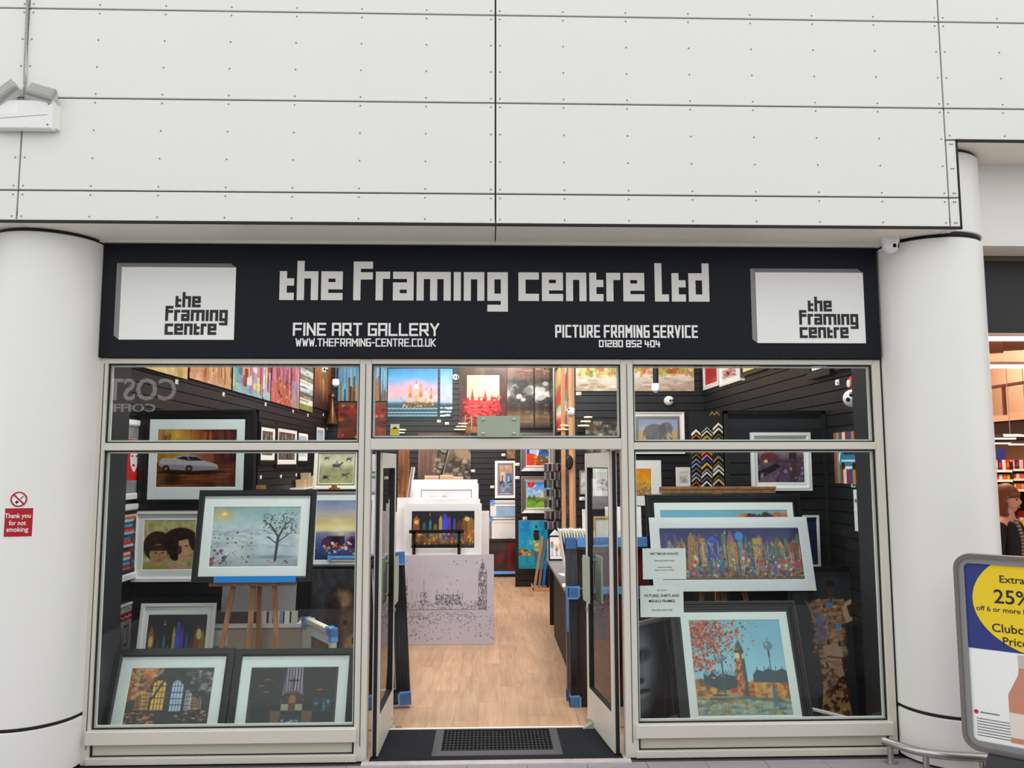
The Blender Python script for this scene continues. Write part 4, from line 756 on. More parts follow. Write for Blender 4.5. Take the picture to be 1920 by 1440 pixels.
def a_bigben(c):
    c.grad([(0, '78b4cc'), (.5, '92c8da'), (.72, 'a8d0dc'), (.85, 'b8b090'), (1, '8a9a90')]).noise(4, .03)
    c.rect(0, .66, 1, .84, 'b06a1e', .55).dabs(150, (0, .64, .3, .84), ['c8781c', '8a4a14', 'e8a84a', '4a4a3a'], (.01, .04), 1, .7).dabs(130, (.58, .66, .78, .83), ['c87a18', 'e0a038', '8a4a10'], (.01, .04), .9, .8).dabs(110, (.85, .66, 1, .84), ['c87a18', 'e0a038', '8a4a10'], (.01, .04), .9, .8)
    c.poly([(.1, .66), (.1, .56), (.14, .6), (.2, .55), (.24, .6), (.3, .57), (.44, .6), (.5, .66), (.5, .74), (.26, .74)], '22404a'); [c.line(x, .55-.02*(i % 2), x, .72, .006, '1c3640') for i, x in enumerate(np.linspace(.11, .48, 22))]
    c.poly([(.63, .66), (.63, .58), (.68, .53), (.74, .55), (.8, .52), (.88, .55), (.95, .52), (1, .55), (1, .67)], '22404e'); [c.line(x, .5, x, .58, .008, '22404e') for x in (.68, .76, .81, .88, .95)]
    c.poly([(.45, .82), (.46, .42), (.47, .3), (.51, .21), (.55, .3), (.56, .42), (.57, .82)], '8a5a22').poly([(.52, .82), (.52, .26), (.55, .3), (.56, .42), (.57, .82)], '33444a').ell(.485, .39, .025, .035, 'e8d8a0').ell(.545, .39, .012, .03, 'c8c0a0').dabs(80, (.455, .42, .525, .82), ['c87a20', 'e0a850', '6a3a14', 'd85a1c'], (.008, .02), 1.4, .8).rect(.45, .33, .56, .345, '2a2a24').poly([(.47, .3), (.51, .21), (.55, .3)], '3a5058')
    c.dabs(1500, (0, 0, .62, .55), ['c8401c', 'd85a20', 'a02814', 'd85030', '6a2418', 'd88a3a', 'b8341c'], (.007, .017), .9, .85, lambda x, y: max(0, 1.15-2.0*x-1.5*max(0, y-.15)+.0)); c.dabs(260, (.25, .03, .75, .4), ['d8482a', '2a2a30', 'f0d8a0', 'c82a1c', '8a8a60', 'e8883a'], (.006, .013), .9, .9, lambda x, y: 1-1.3*x-.7*y+.25); c.dabs(70, (0, .3, .45, .62), ['d8482a', 'e8c080', '3a2a28'], (.006, .012), .9, .9); c.streaks(26, ['5a2a1c', '3a2018'], .05, .4, (.004, .008), .5, True, 0, .3)
    for x, y, r, y1 in ((.31, .41, .038, .88), (.83, .28, .05, .95)): c.line(x, y, x, y1, .012, '2c4a58').ell(x, y, r, r*.9, '5f8296').ell(x-r*.3, y-r*.3, r*.4, r*.35, '86a4b2').line(x, y+r, x, y+r+.06, .02, '2c4a58').line(x, y-r-.03, x, y-r, .008, '2c4a58')
    c.poly([(.8, .95), (.82, .7), (.85, .7), (.89, .95)], '4a6a88', .8); c.ell(.26, .83, .12, .05, '28404a').rect(0, .8, .5, .82, 'a89a7a', .8).rect(.37, .72, .44, .77, 'b81c1c').rect(.56, .75, .62, .78, 'b81c1c').poly([(0, .86), (.5, .8), (1, .84), (1, .88), (.5, .84), (0, .92)], '5a6a60', .8)
    c.dabs(160, (0, .84, 1, 1), ['8a8a5a', 'c8b87a', '4a7a80', 'c87a34', 'a8c0b8', '5a5a4a', '7aa8b8'], (.015, .05), .35, .6); c.streaks(60, ['6a7a70', 'c89a5a', '3a5a64'], .84, 1, (.004, .01), .4)
def a_giraffe(c):
    c.grad([(0, '2c2e34'), (.6, '33353b'), (1, '25272d')]).noise(4, .02, mono=True)
    c.poly([(.32, .62), (.58, .6), (.62, .75), (.68, 1), (.3, 1), (.34, .8)], 'a8805a'); c.dabs(44, (.34, .64, .64, 1), ['5a2c1c', '3a1e18', '6a3a24'], (.014, .03), .8, .85); c.dabs(90, (.34, .6, .64, 1), ['c8a880', 'b08a60', '9a7048'], (.004, .01), 1.6, .7)
    c.poly([(.62, .24), (.86, .17), (.9, .22), (.84, .33), (.68, .37)], 'c8a488').poly([(.7, .25), (.86, .2), (.84, .28), (.74, .33)], '4a2c2a').poly([(.16, .2), (.3, .26), (.3, .36)], '8a6a4a')
    c.poly([(.24, .22), (.36, .2), (.62, .2), (.66, .34), (.66, .46), (.56, .52), (.6, .6), (.52, .66), (.42, .64), (.38, .56), (.3, .42), (.24, .32)], 'a07048'); c.line(.26, .2, .24, .13, .05, '2a1a18').line(.5, .2, .5, .1, .05, '4a3024').ell(.5, .09, .06, .025, '241816').ell(.24, .12, .05, .025, '241816')
    c.dabs(420, (.25, .2, .66, .6), ['c89058', '7a4c30', 'd8b48a', '9a6438', '4a2c20', 'b07848', '7a7a98'], (.006, .018), .8, .6, lambda x, y: 1 if abs(x-.46) < .2 else .2); c.ell(.48, .24, .05, .022, '4a8aac').ell(.33, .34, .04, .022, '3a88b4').ell(.58, .39, .04, .022, '3a88b4').ell(.5, .57, .13, .06, 'c09a80', .85).ell(.44, .5, .02, .02, '2a1614').ell(.58, .51, .02, .02, '2a1614').line(.42, .6, .6, .61, .012, '5a3428').dabs(12, (.3, .3, .4, .5), ['7a6a9a', '5a5a8a'], (.02, .04), 1, .5)
def a_dark_face(c):
    c.fill('16191d').noise(3, .02, mono=True); c.ell(.05, .42, .6, .55, '8e9aa2', .95, .6).ell(.1, .3, .35, .1, '15181b', .9, .7).ell(.2, .2, .2, .05, '77868c', .4, .9).line(.18, .3, .12, .52, .05, '6a767c', .5).ell(.08, .55, .14, .04, '1c2023', .9, .5).ell(.1, .66, .26, .035, '1a1617', .9, .4).ell(.1, .7, .24, .04, '8d969a', .8, .6).ell(.1, .8, .35, .1, '76828a', .7, .8); [c.line(.85+.12*math.sin(i), 0, .6+.3*math.sin(i*2.1), 1, .012, ['2f373d', '5f6c74', '1c2126'][i % 3], .6) for i in range(18)]; c.line(.75, .05, .9, .5, .03, '8a969c', .5)
def a_cocktails(c):
    c.fill('f4f0ee')
    for x, y, q in ((.18, .4, '4aa0b8'), (.5, .55, 'd85a8a'), (.8, .45, 'e08a3a')): c.ell(x, y, .13, .12, q, .8).line(x, y, x, .85, .03, '8a8a90').rect(x-.1, .84, x+.1, .87, '8a8a90').ell(x-.02, y-.12, .1, .08, ['c8503a', 'e0c040', 'd84060'][int(x*3)], .8)
def a_plain(col, n=.03): return lambda c: c.fill(col).noise(5, n, mono=True)
def a_paleblue(c): c.grad([(0, '9ab8d8'), (1, 'd0dcea')]).noise(5, .06); c.dabs(20, (0, .4, 1, 1), ['6a84b0', 'e8ecf0'], (.04, .1), .4, .6)
def a_people(c): c.fill('5a4a44').noise(7, .09); c.dabs(60, (0, .1, 1, .9), ['2a2430', 'a8885a', '7a6a90', '4a6a8a', 'c8b8a0'], (.03, .08), 1.6, .7)
def a_lines(c):
    c.fill('f2f2f0'); [c.rect(.12, y, .88-.2*(i % 3 == 2), y+.035, '8a8a8c') for i, y in enumerate(np.arange(.18, .85, .1))]
def a_certificate(c): c.fill('e4d8a0').noise(4, .02, mono=True); [c.rect(.1, .3+i*.1, .9, .33+i*.1, '8a8468') for i in range(6)]
# ------------------------------------------------------------------ left window display
L10, L15, L20 = math.radians(10), math.radians(15), math.radians(20)
def hang(nm, lb, cat, box, Y, art, **k):
    p, w_, h_ = front(*box, Y); return picture(nm, lb, cat, p, w_, h_, art, **k)
def mgn(box, inner, scale_w):      # mount margins from pixel boxes: side, top, bottom in metres
    return scale_w
p, w_, h_ = front(262, 768, 478, 955, PYL-.025)
picture('framed_picture', 'wide black framed picture of a white sports car on amber and red', 'picture', p, w_, h_, a_car, (.085, .04, BLK), (.065, .085, .1, MNT), px=200, glaze=True, kind='ribbed')
hang('framed_picture', 'white framed picture of two dark-haired faces on a yellow map, behind the easel', 'picture', (250, 957, 386, 1090), PYL-.025, a_faces, frame=(.035, .03, WHF), mount=(.05, .045, .06, MNT), px=200)
t = thing('hanging_hook', 'small black wire hook under the picture of two faces', 'hook', (at(294, 1098, PYL).x, PYL-.016, at(294, 1098, PYL).z)); MB().tube([(0, 0, .04), (0, -.03, .035), (0, -.045, .0), (0, -.045, .03)], .005, 8).build('prong', BLK, t); B(-.012, .012, -.004, 0, .015, .055).build('plate', BLK, t)
def wall(nm, lb, cat, u0, u1, vt, vb, X, art, rz, vt1=None, vb1=None, **k):
    p, w_, h_ = wallp(u0, u1, vt, vb, X, vt1, vb1); off = .018 if X == SX0 else -.018
    return picture(nm, lb, cat, (X+off, p[1], p[2]), w_, h_, art, rz=rz, **k)
LW = dict(X=SX0, rz=PI/2); RW = dict(X=SX1, rz=-PI/2)
wall('framed_picture', 'white framed red poster with a pale face, first on the left side wall', 'picture', 222, 271, 786, 937, art=a_mask, vt1=790, vb1=933, frame=(.05, .035, WHF), mount=(.05, .1, .1, GREYV), px=200, **LW)
wall('framed_picture', 'white framed picture of bright coloured bands, low on the left side wall', 'picture', 211, 267, 946, 1088, art=a_bands, vt1=943, vb1=1078, frame=(.05, .05, WHF), mount=(.04, .03, .03, BLKM), px=230, **LW)
wall('street_print', 'tall grey street print with a red band near the floor of the left window', 'picture', 203, 257, 1140, 1262, art=a_street, vt1=1124, vb1=1225, frame=(.02, .02, WHF), px=230, **LW)
wall('night_canvas', 'tiny dark blue canvas on the floor against the left side wall', 'picture', 190, 203, 1155, 1215, art=a_plain('1d2c4c'), vt1=1150, vb1=1210, px=100, gm=BLKM, **LW)
p, w_, h_ = leanp(256, 398, 1131, 1290, .8, L10, .005)
picture('framed_picture', 'white framed night city picture standing behind the church picture', 'picture', p, w_, h_, a_nightcity, (.03, .025, WHF), (.03, .055, .1, MNT), lean=L10, px=190)
p, w_, h_ = leanp(203, 431, 1217, 1400, .17, L20, .0)
picture('framed_picture', 'black framed picture of glowing arched church windows, front left floor', 'picture', p, w_, h_, a_cathedral, (.055, .035, BLK), (.075, .075, .1, MNT), lean=L20, px=250, glaze=True)
p, w_, h_ = leanp(433, 664, 1217, 1400, .17, L20, .0)
picture('framed_picture', 'black framed picture of a dark organ hall, front floor beside the mullion', 'picture', p, w_, h_, a_organ, (.05, .035, BLK), (.07, .075, .1, MNT), lean=L20, px=250, glaze=True)
# easel with the snow picture
def easel(label, x, y, zl, w_, h_, zt, legz):
    t = thing('easel', label, 'easel', (x, y, 0)); L = math.tan(L10); T = .035
    for s in (-1, 1): MB().bar((s*.08, zt*L, zt), (s*w_*.42, 0, 0), T, .022).build('leg', EASEL, t)
    MB().bar((0, zt*L-.0, zt+.05), (0, 0.0, .14), T*1.1, .02).build('mast', EASEL, t); MB().bar((0, zt*L+.03, zt-.02), (0, .36, 0), T, .022).build('rear_leg', EASEL, t)
    MB().bar((-w_/2, zl*L-.035, zl-.014), (w_/2, zl*L-.035, zl-.014), .026, .07).build('ledge', EASEL, t)
    MB().bar((-w_*.4, .3*L, .30), (w_*.4, .3*L, .30), .03, .018).build('crossbar', EASEL, t)
    MB().bar((-.1, zt*L+.0, zt-.02), (.1, zt*L, zt-.02), .04, .03).build('head_block', EASEL, t)
    B(-.035, .035, -.045, -.0, 0, .03).build('clamp', EASEL, t, (0, (zl+h_)*L+.01, zl+h_)); return t
YE = .62; q = at(466, 1098, YE-.03)
zl = q.z
p, w_, h_ = leanp(369, 590, 920, 1097, YE+zl*math.tan(L10)-.055, L10, zl)
easel('wooden easel holding the snow picture in the left window', p[0], YE, zl, .66, h_, zl+h_-.05, 0)
picture('framed_picture', 'large black framed snowy picture standing on the easel', 'picture', p, w_, h_, a_snow, (.045, .035, BLK), (.07, .085, .07, MNT), lean=L10, px=240)
t = thing('protective_strip', 'bright blue protective strip under the snow picture', 'strip', (p[0]+.03, p[1]-.038, p[2]+.002), (-L10, 0, 0)); W = .63
MB().box(-W/2, W/2, -.006, 0, .0, .05).build('front_face', BLUEK, t); MB().box(-W/2, W/2, -.006, .03, -.0, .004).build('bottom_face', BLUEK, t)
# beige desk behind the easel
q0 = at(384, 1172, 1.0); q1 = at(577, 1172, 1.0)
t = thing('low_desk', 'low beige desk with a white top behind the wooden easel', 'desk', ((q0.x+q1.x)/2, 1.14, 0)); W = q1.x-q0.x; DZ = q0.z
B(-W/2, W/2, -.12, .13, DZ-.03, DZ).build('desk_top', WHITE, t); B(-W/2+.02, W/2-.02, -.1, -.08, .0, DZ-.03).build('front_panel', DESK, t)
for s in (-1, 1): B(s*(W/2-.03)-.01, s*(W/2-.03)+.01, -.08, .11, 0, DZ-.03).build('side_panel', DESK, t)
B(-W/2+.06, -W/2+.17, -.11, -.1, DZ-.17, DZ-.05).build('socket_plate', WHITE, t); B(.05, .12, -.108, -.1, .35, .41).build('label_plate', WHITEP, t)
q = at(483, 1150, 1.08); t = thing('print_browser', 'brown wooden print ledge with a grey card on the beige desk', 'print browser', (q.x, 1.1, DZ)); W = .66
B(-W/2, W/2, -.04, .08, 0, .02).build('base', BROWN, t); B(-W/2, W/2, -.05, -.035, .02, .09).build('ledge', BROWN, t); MB().box(-W/2+.03, W/2-.03, -.02, -.01, .02, .36, Matrix.Rotation(-.12, 4, 'X')).build('card', mat('grey_card', 'b4b0b2', .4), t)
for i, (u, wd, col) in enumerate([(489, .07, 'f0eef0'), (505, .03, 'c8c0d8'), (517, .04, 'eceae8'), (525, .03, '8aa0c8'), (536, .04, 'f2f0ee'), (550, .05, 'd8d4d0')]):
    q = at(u, 1166, 1.0); t = thing('loose_print', ['wide white', 'thin lilac', 'plain white', 'thin blue', 'bright white', 'pale grey'][i]+' loose print standing on the beige desk', 'print', (q.x, 1.03, DZ), (-.12, 0, 0)); B(-wd/2, wd/2, -.004, 0, 0, .1).build('sheet', mat('print_'+col, col, .5), t); B(-wd/2, wd/2, 0, .003, 0, .1).build('backing', KRAFT, t)
# wrapped frame standing at an angle, dog picture, seascape, racing print on stands
def wrapframe(nm, label, loc, w_, h_, rz, lean, fm, fw, fd, corners, art, mount=None, extra=None, wrap=None, cat='wrapped frame', px=150):
    t = thing(nm, label, cat, loc, (-lean, 0, rz))
    MB().ring(-w_/2, w_/2, 0, h_, prof(fw, fd, 'ribbed')).build('frame', fm, t); B(-w_/2+.006, w_/2-.006, -.003, .002, .006, h_-.006).build('backing_board', KRAFT, t)
    iw = w_-2*fw; ih = h_-2*fw; z0 = fw; yp = -.012
    if mount: MB().ring(-iw/2, iw/2, fw, h_-fw, [(0, -.012), (mount, -.012), (mount, -.008), (0, -.008)]).build('mount', MNT, t); iw -= 2*mount; ih -= 2*mount; z0 += mount; yp = -.006
    me = art_mesh(art, iw, ih, px); me.materials.append(PRINT); link('print', me, t, (0, yp, z0))
    c = .09
    for k in corners:
        sx = -1 if 'l' in k else 1; top = 't' in k; z = h_ if top else 0; sz = -1 if top else 1
        m = MB(); e = .004; x = sx*w_/2
        m.box(min(x+sx*e, x-sx*c), max(x+sx*e, x-sx*c), -fd-e, e+.004, min(z-sz*e, z+sz*fw*.9), max(z-sz*e, z+sz*fw*.9)); m.box(min(x+sx*e, x-sx*fw*.9), max(x+sx*e, x-sx*fw*.9), -fd-e, e+.004, min(z-sz*e, z+sz*c), max(z-sz*e, z+sz*c)); m.build('corner_tape', BLUET, t)
    for (x0, x1, z0_, z1_) in (extra or []): MB().ring(x0, x1, -fd-.004, .008, [(0, z0_), (0, z1_), (.006, z1_), (.006, z0_)], Matrix(((1, 0, 0, 0), (0, 0, 1, 0), (0, 1, 0, 0), (0, 0, 0, 1)))).build('tape_strip', BLUET, t)
    if wrap: B(-w_/2-.003, w_/2+.003, -fd-.009, -fd-.007, -.002, h_+.002).build('clear_wrap', WRAP, t)
    return t
a = at(576, 1137, 1.0); b = at(632, 1168, .45); dx = b.x-a.x; dy = b.y-a.y
wrapframe('wrapped_frame', 'cream wrapped frame with blue taped corner angled beside the mullion', ((a.x+b.x)/2, (a.y+b.y)/2, 0), math.hypot(dx, dy), .78, math.atan2(dy, dx), 0, MNTC, .06, .04, ['tr', 'tl'], a_brown, .07, [(math.hypot(dx, dy)/2-.12, math.hypot(dx, dy)/2-.0, .735, .79)], wrap=True)
p, w_, h_ = leanp(583, 712, 1067, 1302, 1.5, L10*.3, .0)
picture('dog_canvas', 'dark canvas of a brown and white dog behind the angled cream frame', 'picture', p, w_, h_, a_dog, lean=L10*.3, px=190, gm=BLKM)
q = at(640, 1066, 1.75); t = thing('display_plinth', 'black plinth behind the dog canvas, under the sunset picture', 'plinth', (q.x, 1.95, 0)); PZ = at(640, 1062, 1.8).z
B(-.42, .42, -.16, .16, 0, PZ-.02).build('body', BLKM, t); B(-.44, .44, -.17, .17, PZ-.02, PZ).build('top', BLK, t)
p, w_, h_ = leanp(583, 707, 922, 1062, 1.84, L10*.6, PZ)
picture('framed_picture', 'silver framed sunset picture with blue tape on its bottom edge', 'picture', p, w_, h_, a_sunset, (.02, .035, SILV), (.025, .06, .03, MNT), lean=L10*.6, px=190)
t = thing('tape_strip', 'light blue tape along the bottom of the sunset picture', 'tape', (p[0]+.07, p[1]-.04, p[2]+.07), (-L10*.6, 0, 0)); B(-.2, .2, -.004, .0, 0, .026).build('tape', BLUET, t); B(-.2, -.17, -.0045, .002, -.02, .03).build('tape_end', BLUET, t)
q = at(631, 920, 2.3); SZ = at(631, 918, 2.25).z; t = thing('display_plinth', 'tall narrow black plinth under the cream horse racing print', 'plinth', (q.x, 2.4, 0)); B(-.26, .26, -.14, .14, 0, SZ-.02).build('body', BLKM, t); B(-.28, .28, -.15, .15, SZ-.02, SZ).build('top', BLK, t)
p, w_, h_ = leanp(589, 673, 843, 916, 2.3, L10, SZ)
picture('framed_picture', 'small cream framed horse racing print behind the sunset picture', 'picture', p, w_, h_, a_horses, (.025, .02, MNTC), (.025, .025, .03, MNTC), lean=L10, px=220, inner=BLKM)
t = thing('easel_clip', 'small brown wooden clip at the foot of the racing print', 'clip', (p[0]+.0, p[1]-.05, SZ)); B(-.05, .05, -.02, .01, 0, .02).build('base', EASEL, t); MB().prism([(-.03, .02), (.03, .02), (.02, .05), (-.02, .05)], -.02, -.01).build('lip', EASEL, t)
# canvases high on the left wall
for lb, u0, u1, vb0, vb1, h, art in [('pale gold canvas, nearest the window at the top of the left wall', 226, 341, 682, 710, .9, drip(('e0c890', 'd8b878', 'd0b070'), ['e8d4a0', 'c8a860', 'f0e4c0'], 50)), ('orange and brown streaked canvas high on the left wall', 345, 425, 711, 729, .8, drip(('a8622e', 'c07a3c', 'd8a080'), ['e0a860', '6a3414', 'f0d8c0', '8a4a20'], 110)),
        ('red, white and turquoise dancer canvas high on the left wall', 427.5, 499, 733, 751.5, .85, drip(('a04a44', 'c8a0a8', '8ab4c0'), ['c82030', 'f0ecec', '3ab0c8', '8a1420', 'e8d860', 'a86a88'], 70, (0, 1), (.03, .12), .7)), ('pink and rust canvas high on the left wall', 500.5, 554, 753, 767, .9, a_face_pink), ('striped grey and cream canvas high on the left wall', 555, 580, 767, 773, .75, a_bandsbw), ('amber canvas with a pale oval, last high on the left wall', 583, 614, 763, 772, .9, a_feather)]:
    a = onx(u0, vb0, SX0); b = onx(u1, vb1, SX0); picture('canvas', lb, 'painting', (SX0+.022, (a.y+b.y)/2, (a.z+b.z)/2), abs(b.y-a.y), h, art, rz=PI/2, px=110, gm=BLKM)
def wtag(u, v, lb, X=SX0):
    q = onx(u, v, X); price_tag(lb, (X+(.018 if X < 0 else -.018), q.y, q.z), PI/2 if X < 0 else -PI/2)
wtag(327, 720, 'white price tag below the pale gold canvas'); wtag(415.5, 743, 'white price tag below the orange brown canvas'); wtag(495, 761, 'white price tag below the dancer canvas'); wtag(547, 774, 'white price tag below the pink canvas'); wtag(575, 781, 'white price tag below the striped canvas'); wtag(604, 780, 'white price tag below the amber oval canvas'); wtag(611, 806, 'white price tag by the wall corner above the small picture'); wtag(486, 898, 'white price tag below the first small framed picture'); wtag(524, 896, 'white price tag below the middle small framed picture'); wtag(553, 893, 'white price tag below the third small framed picture')
for lb, u0, u1, vt, vb, art in [('first small black framed picture on the left wall, beside the panel', 482, 512, 793, 871, a_people), ('middle small black framed picture of figures on the left wall', 514, 553, 797, 878, a_people), ('third small black framed picture on the left wall', 553, 574, 805, 871, a_paleblue), ('farthest small framed picture on the left wall, half hidden', 588, 606, 795, 840, a_paleblue)]:
    a = onx(u0, vt, SX0); b = onx(u1, vb, SX0); zt = at(u0, vt, a.y).z; zt = onx((u0+u1)/2, vt, SX0).z; zb = onx((u0+u1)/2, vb, SX0).z
    picture('framed_picture', lb, 'picture', (SX0+.018, (a.y+b.y)/2, zb), abs(b.y-a.y), zt-zb, art, (.06, .03, BLK), (.09, .05, .06, WHITEP), rz=PI/2, px=110)
q = onx(560, 913, SX0); t = thing('wall_shelf', 'narrow white shelf of papers on the left wall', 'shelf', (SX0+.02, q.y, q.z)); B(0, .22, -.65, .65, -.02, .0).build('board', WHITE, t); [B(0, .18, s*.5-.01, s*.5+.01, -.1, -.02).build('bracket', WHITE, t) for s in (-1, 1)]
for i, (dy, hh, m_) in enumerate([(-.35, .12, KRAFT), (-.05, .22, mat('tan_card', 'b8a48a', .7)), (.18, .17, KRAFT)]):
    t = thing('card_box', ['short tan box on the narrow white shelf', 'tall greyish box on the narrow white shelf', 'far tan box on the narrow white shelf'][i], 'box', (SX0+.12, q.y+dy, q.z)); B(-.06, .06, -.09, .09, 0, hh).build('carton', m_, t); B(-.063, .063, -.093, .093, hh-.03, hh+.003).build('lid', m_, t)
# ------------------------------------------------------------------ back wall pictures
YB = SYB-.018
def back(lb, box, art, nm='canvas', **k): k.setdefault('px', 75); return hang(nm, lb, 'painting', box, YB, art, gm=BLKM, **k)
back('blue canvas with brown drips in the far left corner', (635, 640, 712, 752), a_bluedrip); back('narrow blue and brown canvas beside the mullion on the back wall', (714.5, 660, 726, 752), a_bluedrip); back('dark red and brown canvas under the blue dripped one', (634, 756, 725, 822), a_redbrown)
t = thing('horn_ornament', 'bronze horn-shaped ornament in the far left wall corner', 'ornament', tuple(at(622, 795, YB-.2))); MB().lathe([(.12, 0), (.1, .03), (.05, .25), (.025, .42), (.012, .48)], 16).build('horn', mat('bronze', '7a4a2a', .35, .6), t); MB().lathe([(.012, .48), (.05, .5), (.055, .54), (.03, .58)], 12).build('flare', mat('bronze', '7a4a2a'), t); B(-.015, .015, .04, .2, .2, .23).build('hook', BLK, t)
back('blue seascape with a golden sailing ship on the back wall', (727.7, 692, 821, 783), a_ship, px=110); back('narrow seascape strip beside the sailing ship painting', (825.5, 692, 848.5, 783), a_sea)
back('dark canvas with a red forest over the doorway', (861, 690, 950, 812), a_forest, px=110); back('brown layered canvas right of the red forest', (950.8, 650, 1000, 816), a_ornate(0)); back('brown layered canvas with gold scrollwork, last on the back wall', (1003, 650, 1045, 816), a_ornate(1))
back('dark brown motorcycle canvas above the stacked white prints', (784, 812, 883, 902), a_bike, px=110); back('rusty plank canvas beside the motorcycle canvas', (747, 836, 768, 935), a_plank)
for u, v, lb in [(823, 792, 'price tag below the gap beside the ship painting'), (838, 796, 'price tag below the narrow seascape strip'), (713, 768, 'price tag beside the dark red canvas'), (887, 885, 'price tag right of the motorcycle canvas'), (861, 818, 'price tag below the red forest canvas'), (923, 915, 'price tag left of the harbour picture'), (944, 855, 'price tag beside the small gold canvas')]:
    q = at(u, v, YB); price_tag('white '+lb, (q.x, YB, q.z))
back('harbour picture in a white frame beyond the doorway', (928, 864, 968, 934), a_harbour, frame=(.05, .04, WHF), mount=(.03, .03, .03, SILV), px=110)
back('small gold brown canvas above the harbour picture', (950, 836, 966, 860), a_brown)
q = at(943, 1055, 8.9)
for i, (lb, v0, v1, y, art) in enumerate([('blue taped white frame under the harbour picture', 938, 1008, 9.2, a_paleblue), ('blue taped print leaning in front of the taped white frame', 968, 1062, 9.0, a_sketch), ('dark red canvas on the floor beyond the doorway', 1010, 1072, 8.75, a_redfig)]):
    p, w_, h_ = leanp(917-3*i+2, 990, v0, v1, y, .08, 0)
    wrapframe('wrapped_frame', lb, p, w_, h_, 0, .08, [WHF, SILV, BLKM][i], .06, .04, [['tl', 'tr'], ['tl', 'bl'], ['bl', 'br']][i], art, .05 if i < 2 else None, [(-w_/2+.1, w_/2, h_*.4, h_*.46)] if i < 2 else [(-w_/2+.05, w_/2, .05, .1)], px=60)
# slatwall panel: moon, valley, teal figure
PYF = PYT-.02
hang('framed_picture', 'silver framed moonlit picture, upper one on the narrow panel', 'picture', (976, 812, 1040, 884), PYF, a_moon, frame=(.09, .045, SILV), mount=(.004, .004, .004, WHITEP), px=120, kind='scoop'); hang('framed_picture', 'silver framed green valley with a red balloon on the narrow panel', 'picture', (977, 893, 1040, 962.5), PYF, a_valley, frame=(.085, .045, SILV), mount=(.004, .004, .004, WHITEP), px=120, kind='scoop')
hang('canvas', 'teal canvas of a slim dark figure on the narrow panel', 'painting', (972.5, 976, 1027, 1066), PYF, a_teal, px=110)
for u, v, lb in [(970, 873, 'price tag left of the moonlit picture'), (970, 898, 'price tag left of the valley picture'), (984, 974, 'price tag above the teal canvas')]: q = at(u, v, PYF); price_tag('white '+lb, (q.x, PYF, q.z))
# ------------------------------------------------------------------ middle of the shop: print rack, skyline canvas, counter
def board(nm, lb, cat, box, Y, L, art, z0=None, mount=None, group=None, px=130, inner=None):
    p, w_, h_ = leanp(box[0], box[2], box[1], box[3], Y, L, z0); return picture(nm, lb, cat, p, w_, h_, art, None, mount, lean=L, px=px, group=group, inner=inner)
PR = L10*.55; ZR = at(820, 1044, 4.3).z
t = thing('print_rack', 'white print rack with a black guard rail in the middle of the shop', 'rack', (at(818, 1044, 4.25).x, 4.3, 0)); W = .95
B(-.5, .5, -.08, .55, ZR-.03, ZR).build('shelf', WHITE, t); [B(s*.46-.02, s*.46+.02, .0, .5, 0, ZR-.03).build('leg', BLKM, t) for s in (-1, 1)]
def rq(u, v): q = at(u, v, 4.2); return q.x-t.location.x, q.z
x0, z1 = rq(767, 997); x1, z2 = rq(870, 1024); zb = rq(770, 1036)[1]
B(x0, x1, -.1, -.085, z1-.02, z1+.02).build('top_rail', BLK, t); B(x0+.06, x1-.06, -.1, -.085, z2-.015, z2+.02).build('lower_rail', BLK, t)
for x in (x0+.06, x1-.06): B(x-.02, x+.02, -.1, -.085, ZR-.02, z1).build('rail_post', BLK, t); B(x-.02, x+.02, -.1, -.06, ZR-.02, ZR+.01).build('rail_foot', BLK, t)
WM = lambda a, b, c: (a, b, c, MNT)
G1 = None
for lb, box, y, art, mo in [('white mounted night city print, front of the rack', (758, 944, 903, 1044), 4.3, a_nightcity, (.085, .09, .1)), ('plain white mounted print right behind the front one', (765, 936, 900, 1044), 4.38, a_plain('f0eeee'), None), ('white mounted print sticking out at the left of the rack', (744, 933, 880, 1044), 4.44, a_plain('f2efef'), None), ('white mounted print sticking out farther left, low', (736, 960, 800, 1044), 4.5, a_sunset, (.06, .08, .05)), ('white mounted print sticking out on the right of the rack', (820, 958, 917, 1044), 4.56, a_plain('ece4e2'), None),
        ('white mounted print with a dark smudge, second highest in the rack', (776, 907, 897, 1044), 4.66, a_blur, (.1, .09, .35)), ('tallest white mount at the back of the rack', (771, 899.5, 895, 1044), 4.74, a_plain('f3f1f1'), None), ('thin white board between the mounts', (753, 934, 892, 1044), 4.6, a_plain('efeaea'), None)]:
    p, w_, h_ = leanp(box[0], box[2], box[1], box[3], y, PR, ZR); tt = picture('mounted_print', lb, 'print', p, w_, h_, art, None, (mo[0], mo[1], mo[2], MNT) if mo else None, lean=PR, px=140, group='mounted prints in the rack', inner=BLKM if 'smudge' in lb else None)
    if 'front of' in lb: B(-w_/2+.01, w_/2-.01, -.034, -.032, .02, h_-.01).build('clear_wrap', WRAP, tt)
for i, (u0, u1, v) in enumerate([(795, 822, 892), (824, 849, 891), (849, 868, 894)]):
    p, w_, h_ = leanp(u0, u1, v, 1044, 4.84, PR, ZR); tt = thing('card_sheet', ['tan card sheet behind the tallest mount, left one', 'tan card sheet behind the tallest mount, middle one', 'tan card sheet behind the tallest mount, right one'][i], 'card', p, (-PR, 0, 0)); B(-w_/2, w_/2, -.01, 0, 0, h_).build('sheet', KRAFT, tt); B(-w_/2, w_/2, -.011, .001, h_-.02, h_+.002).build('edge', mat('card_edge', 'd8c0a0', .7), tt)
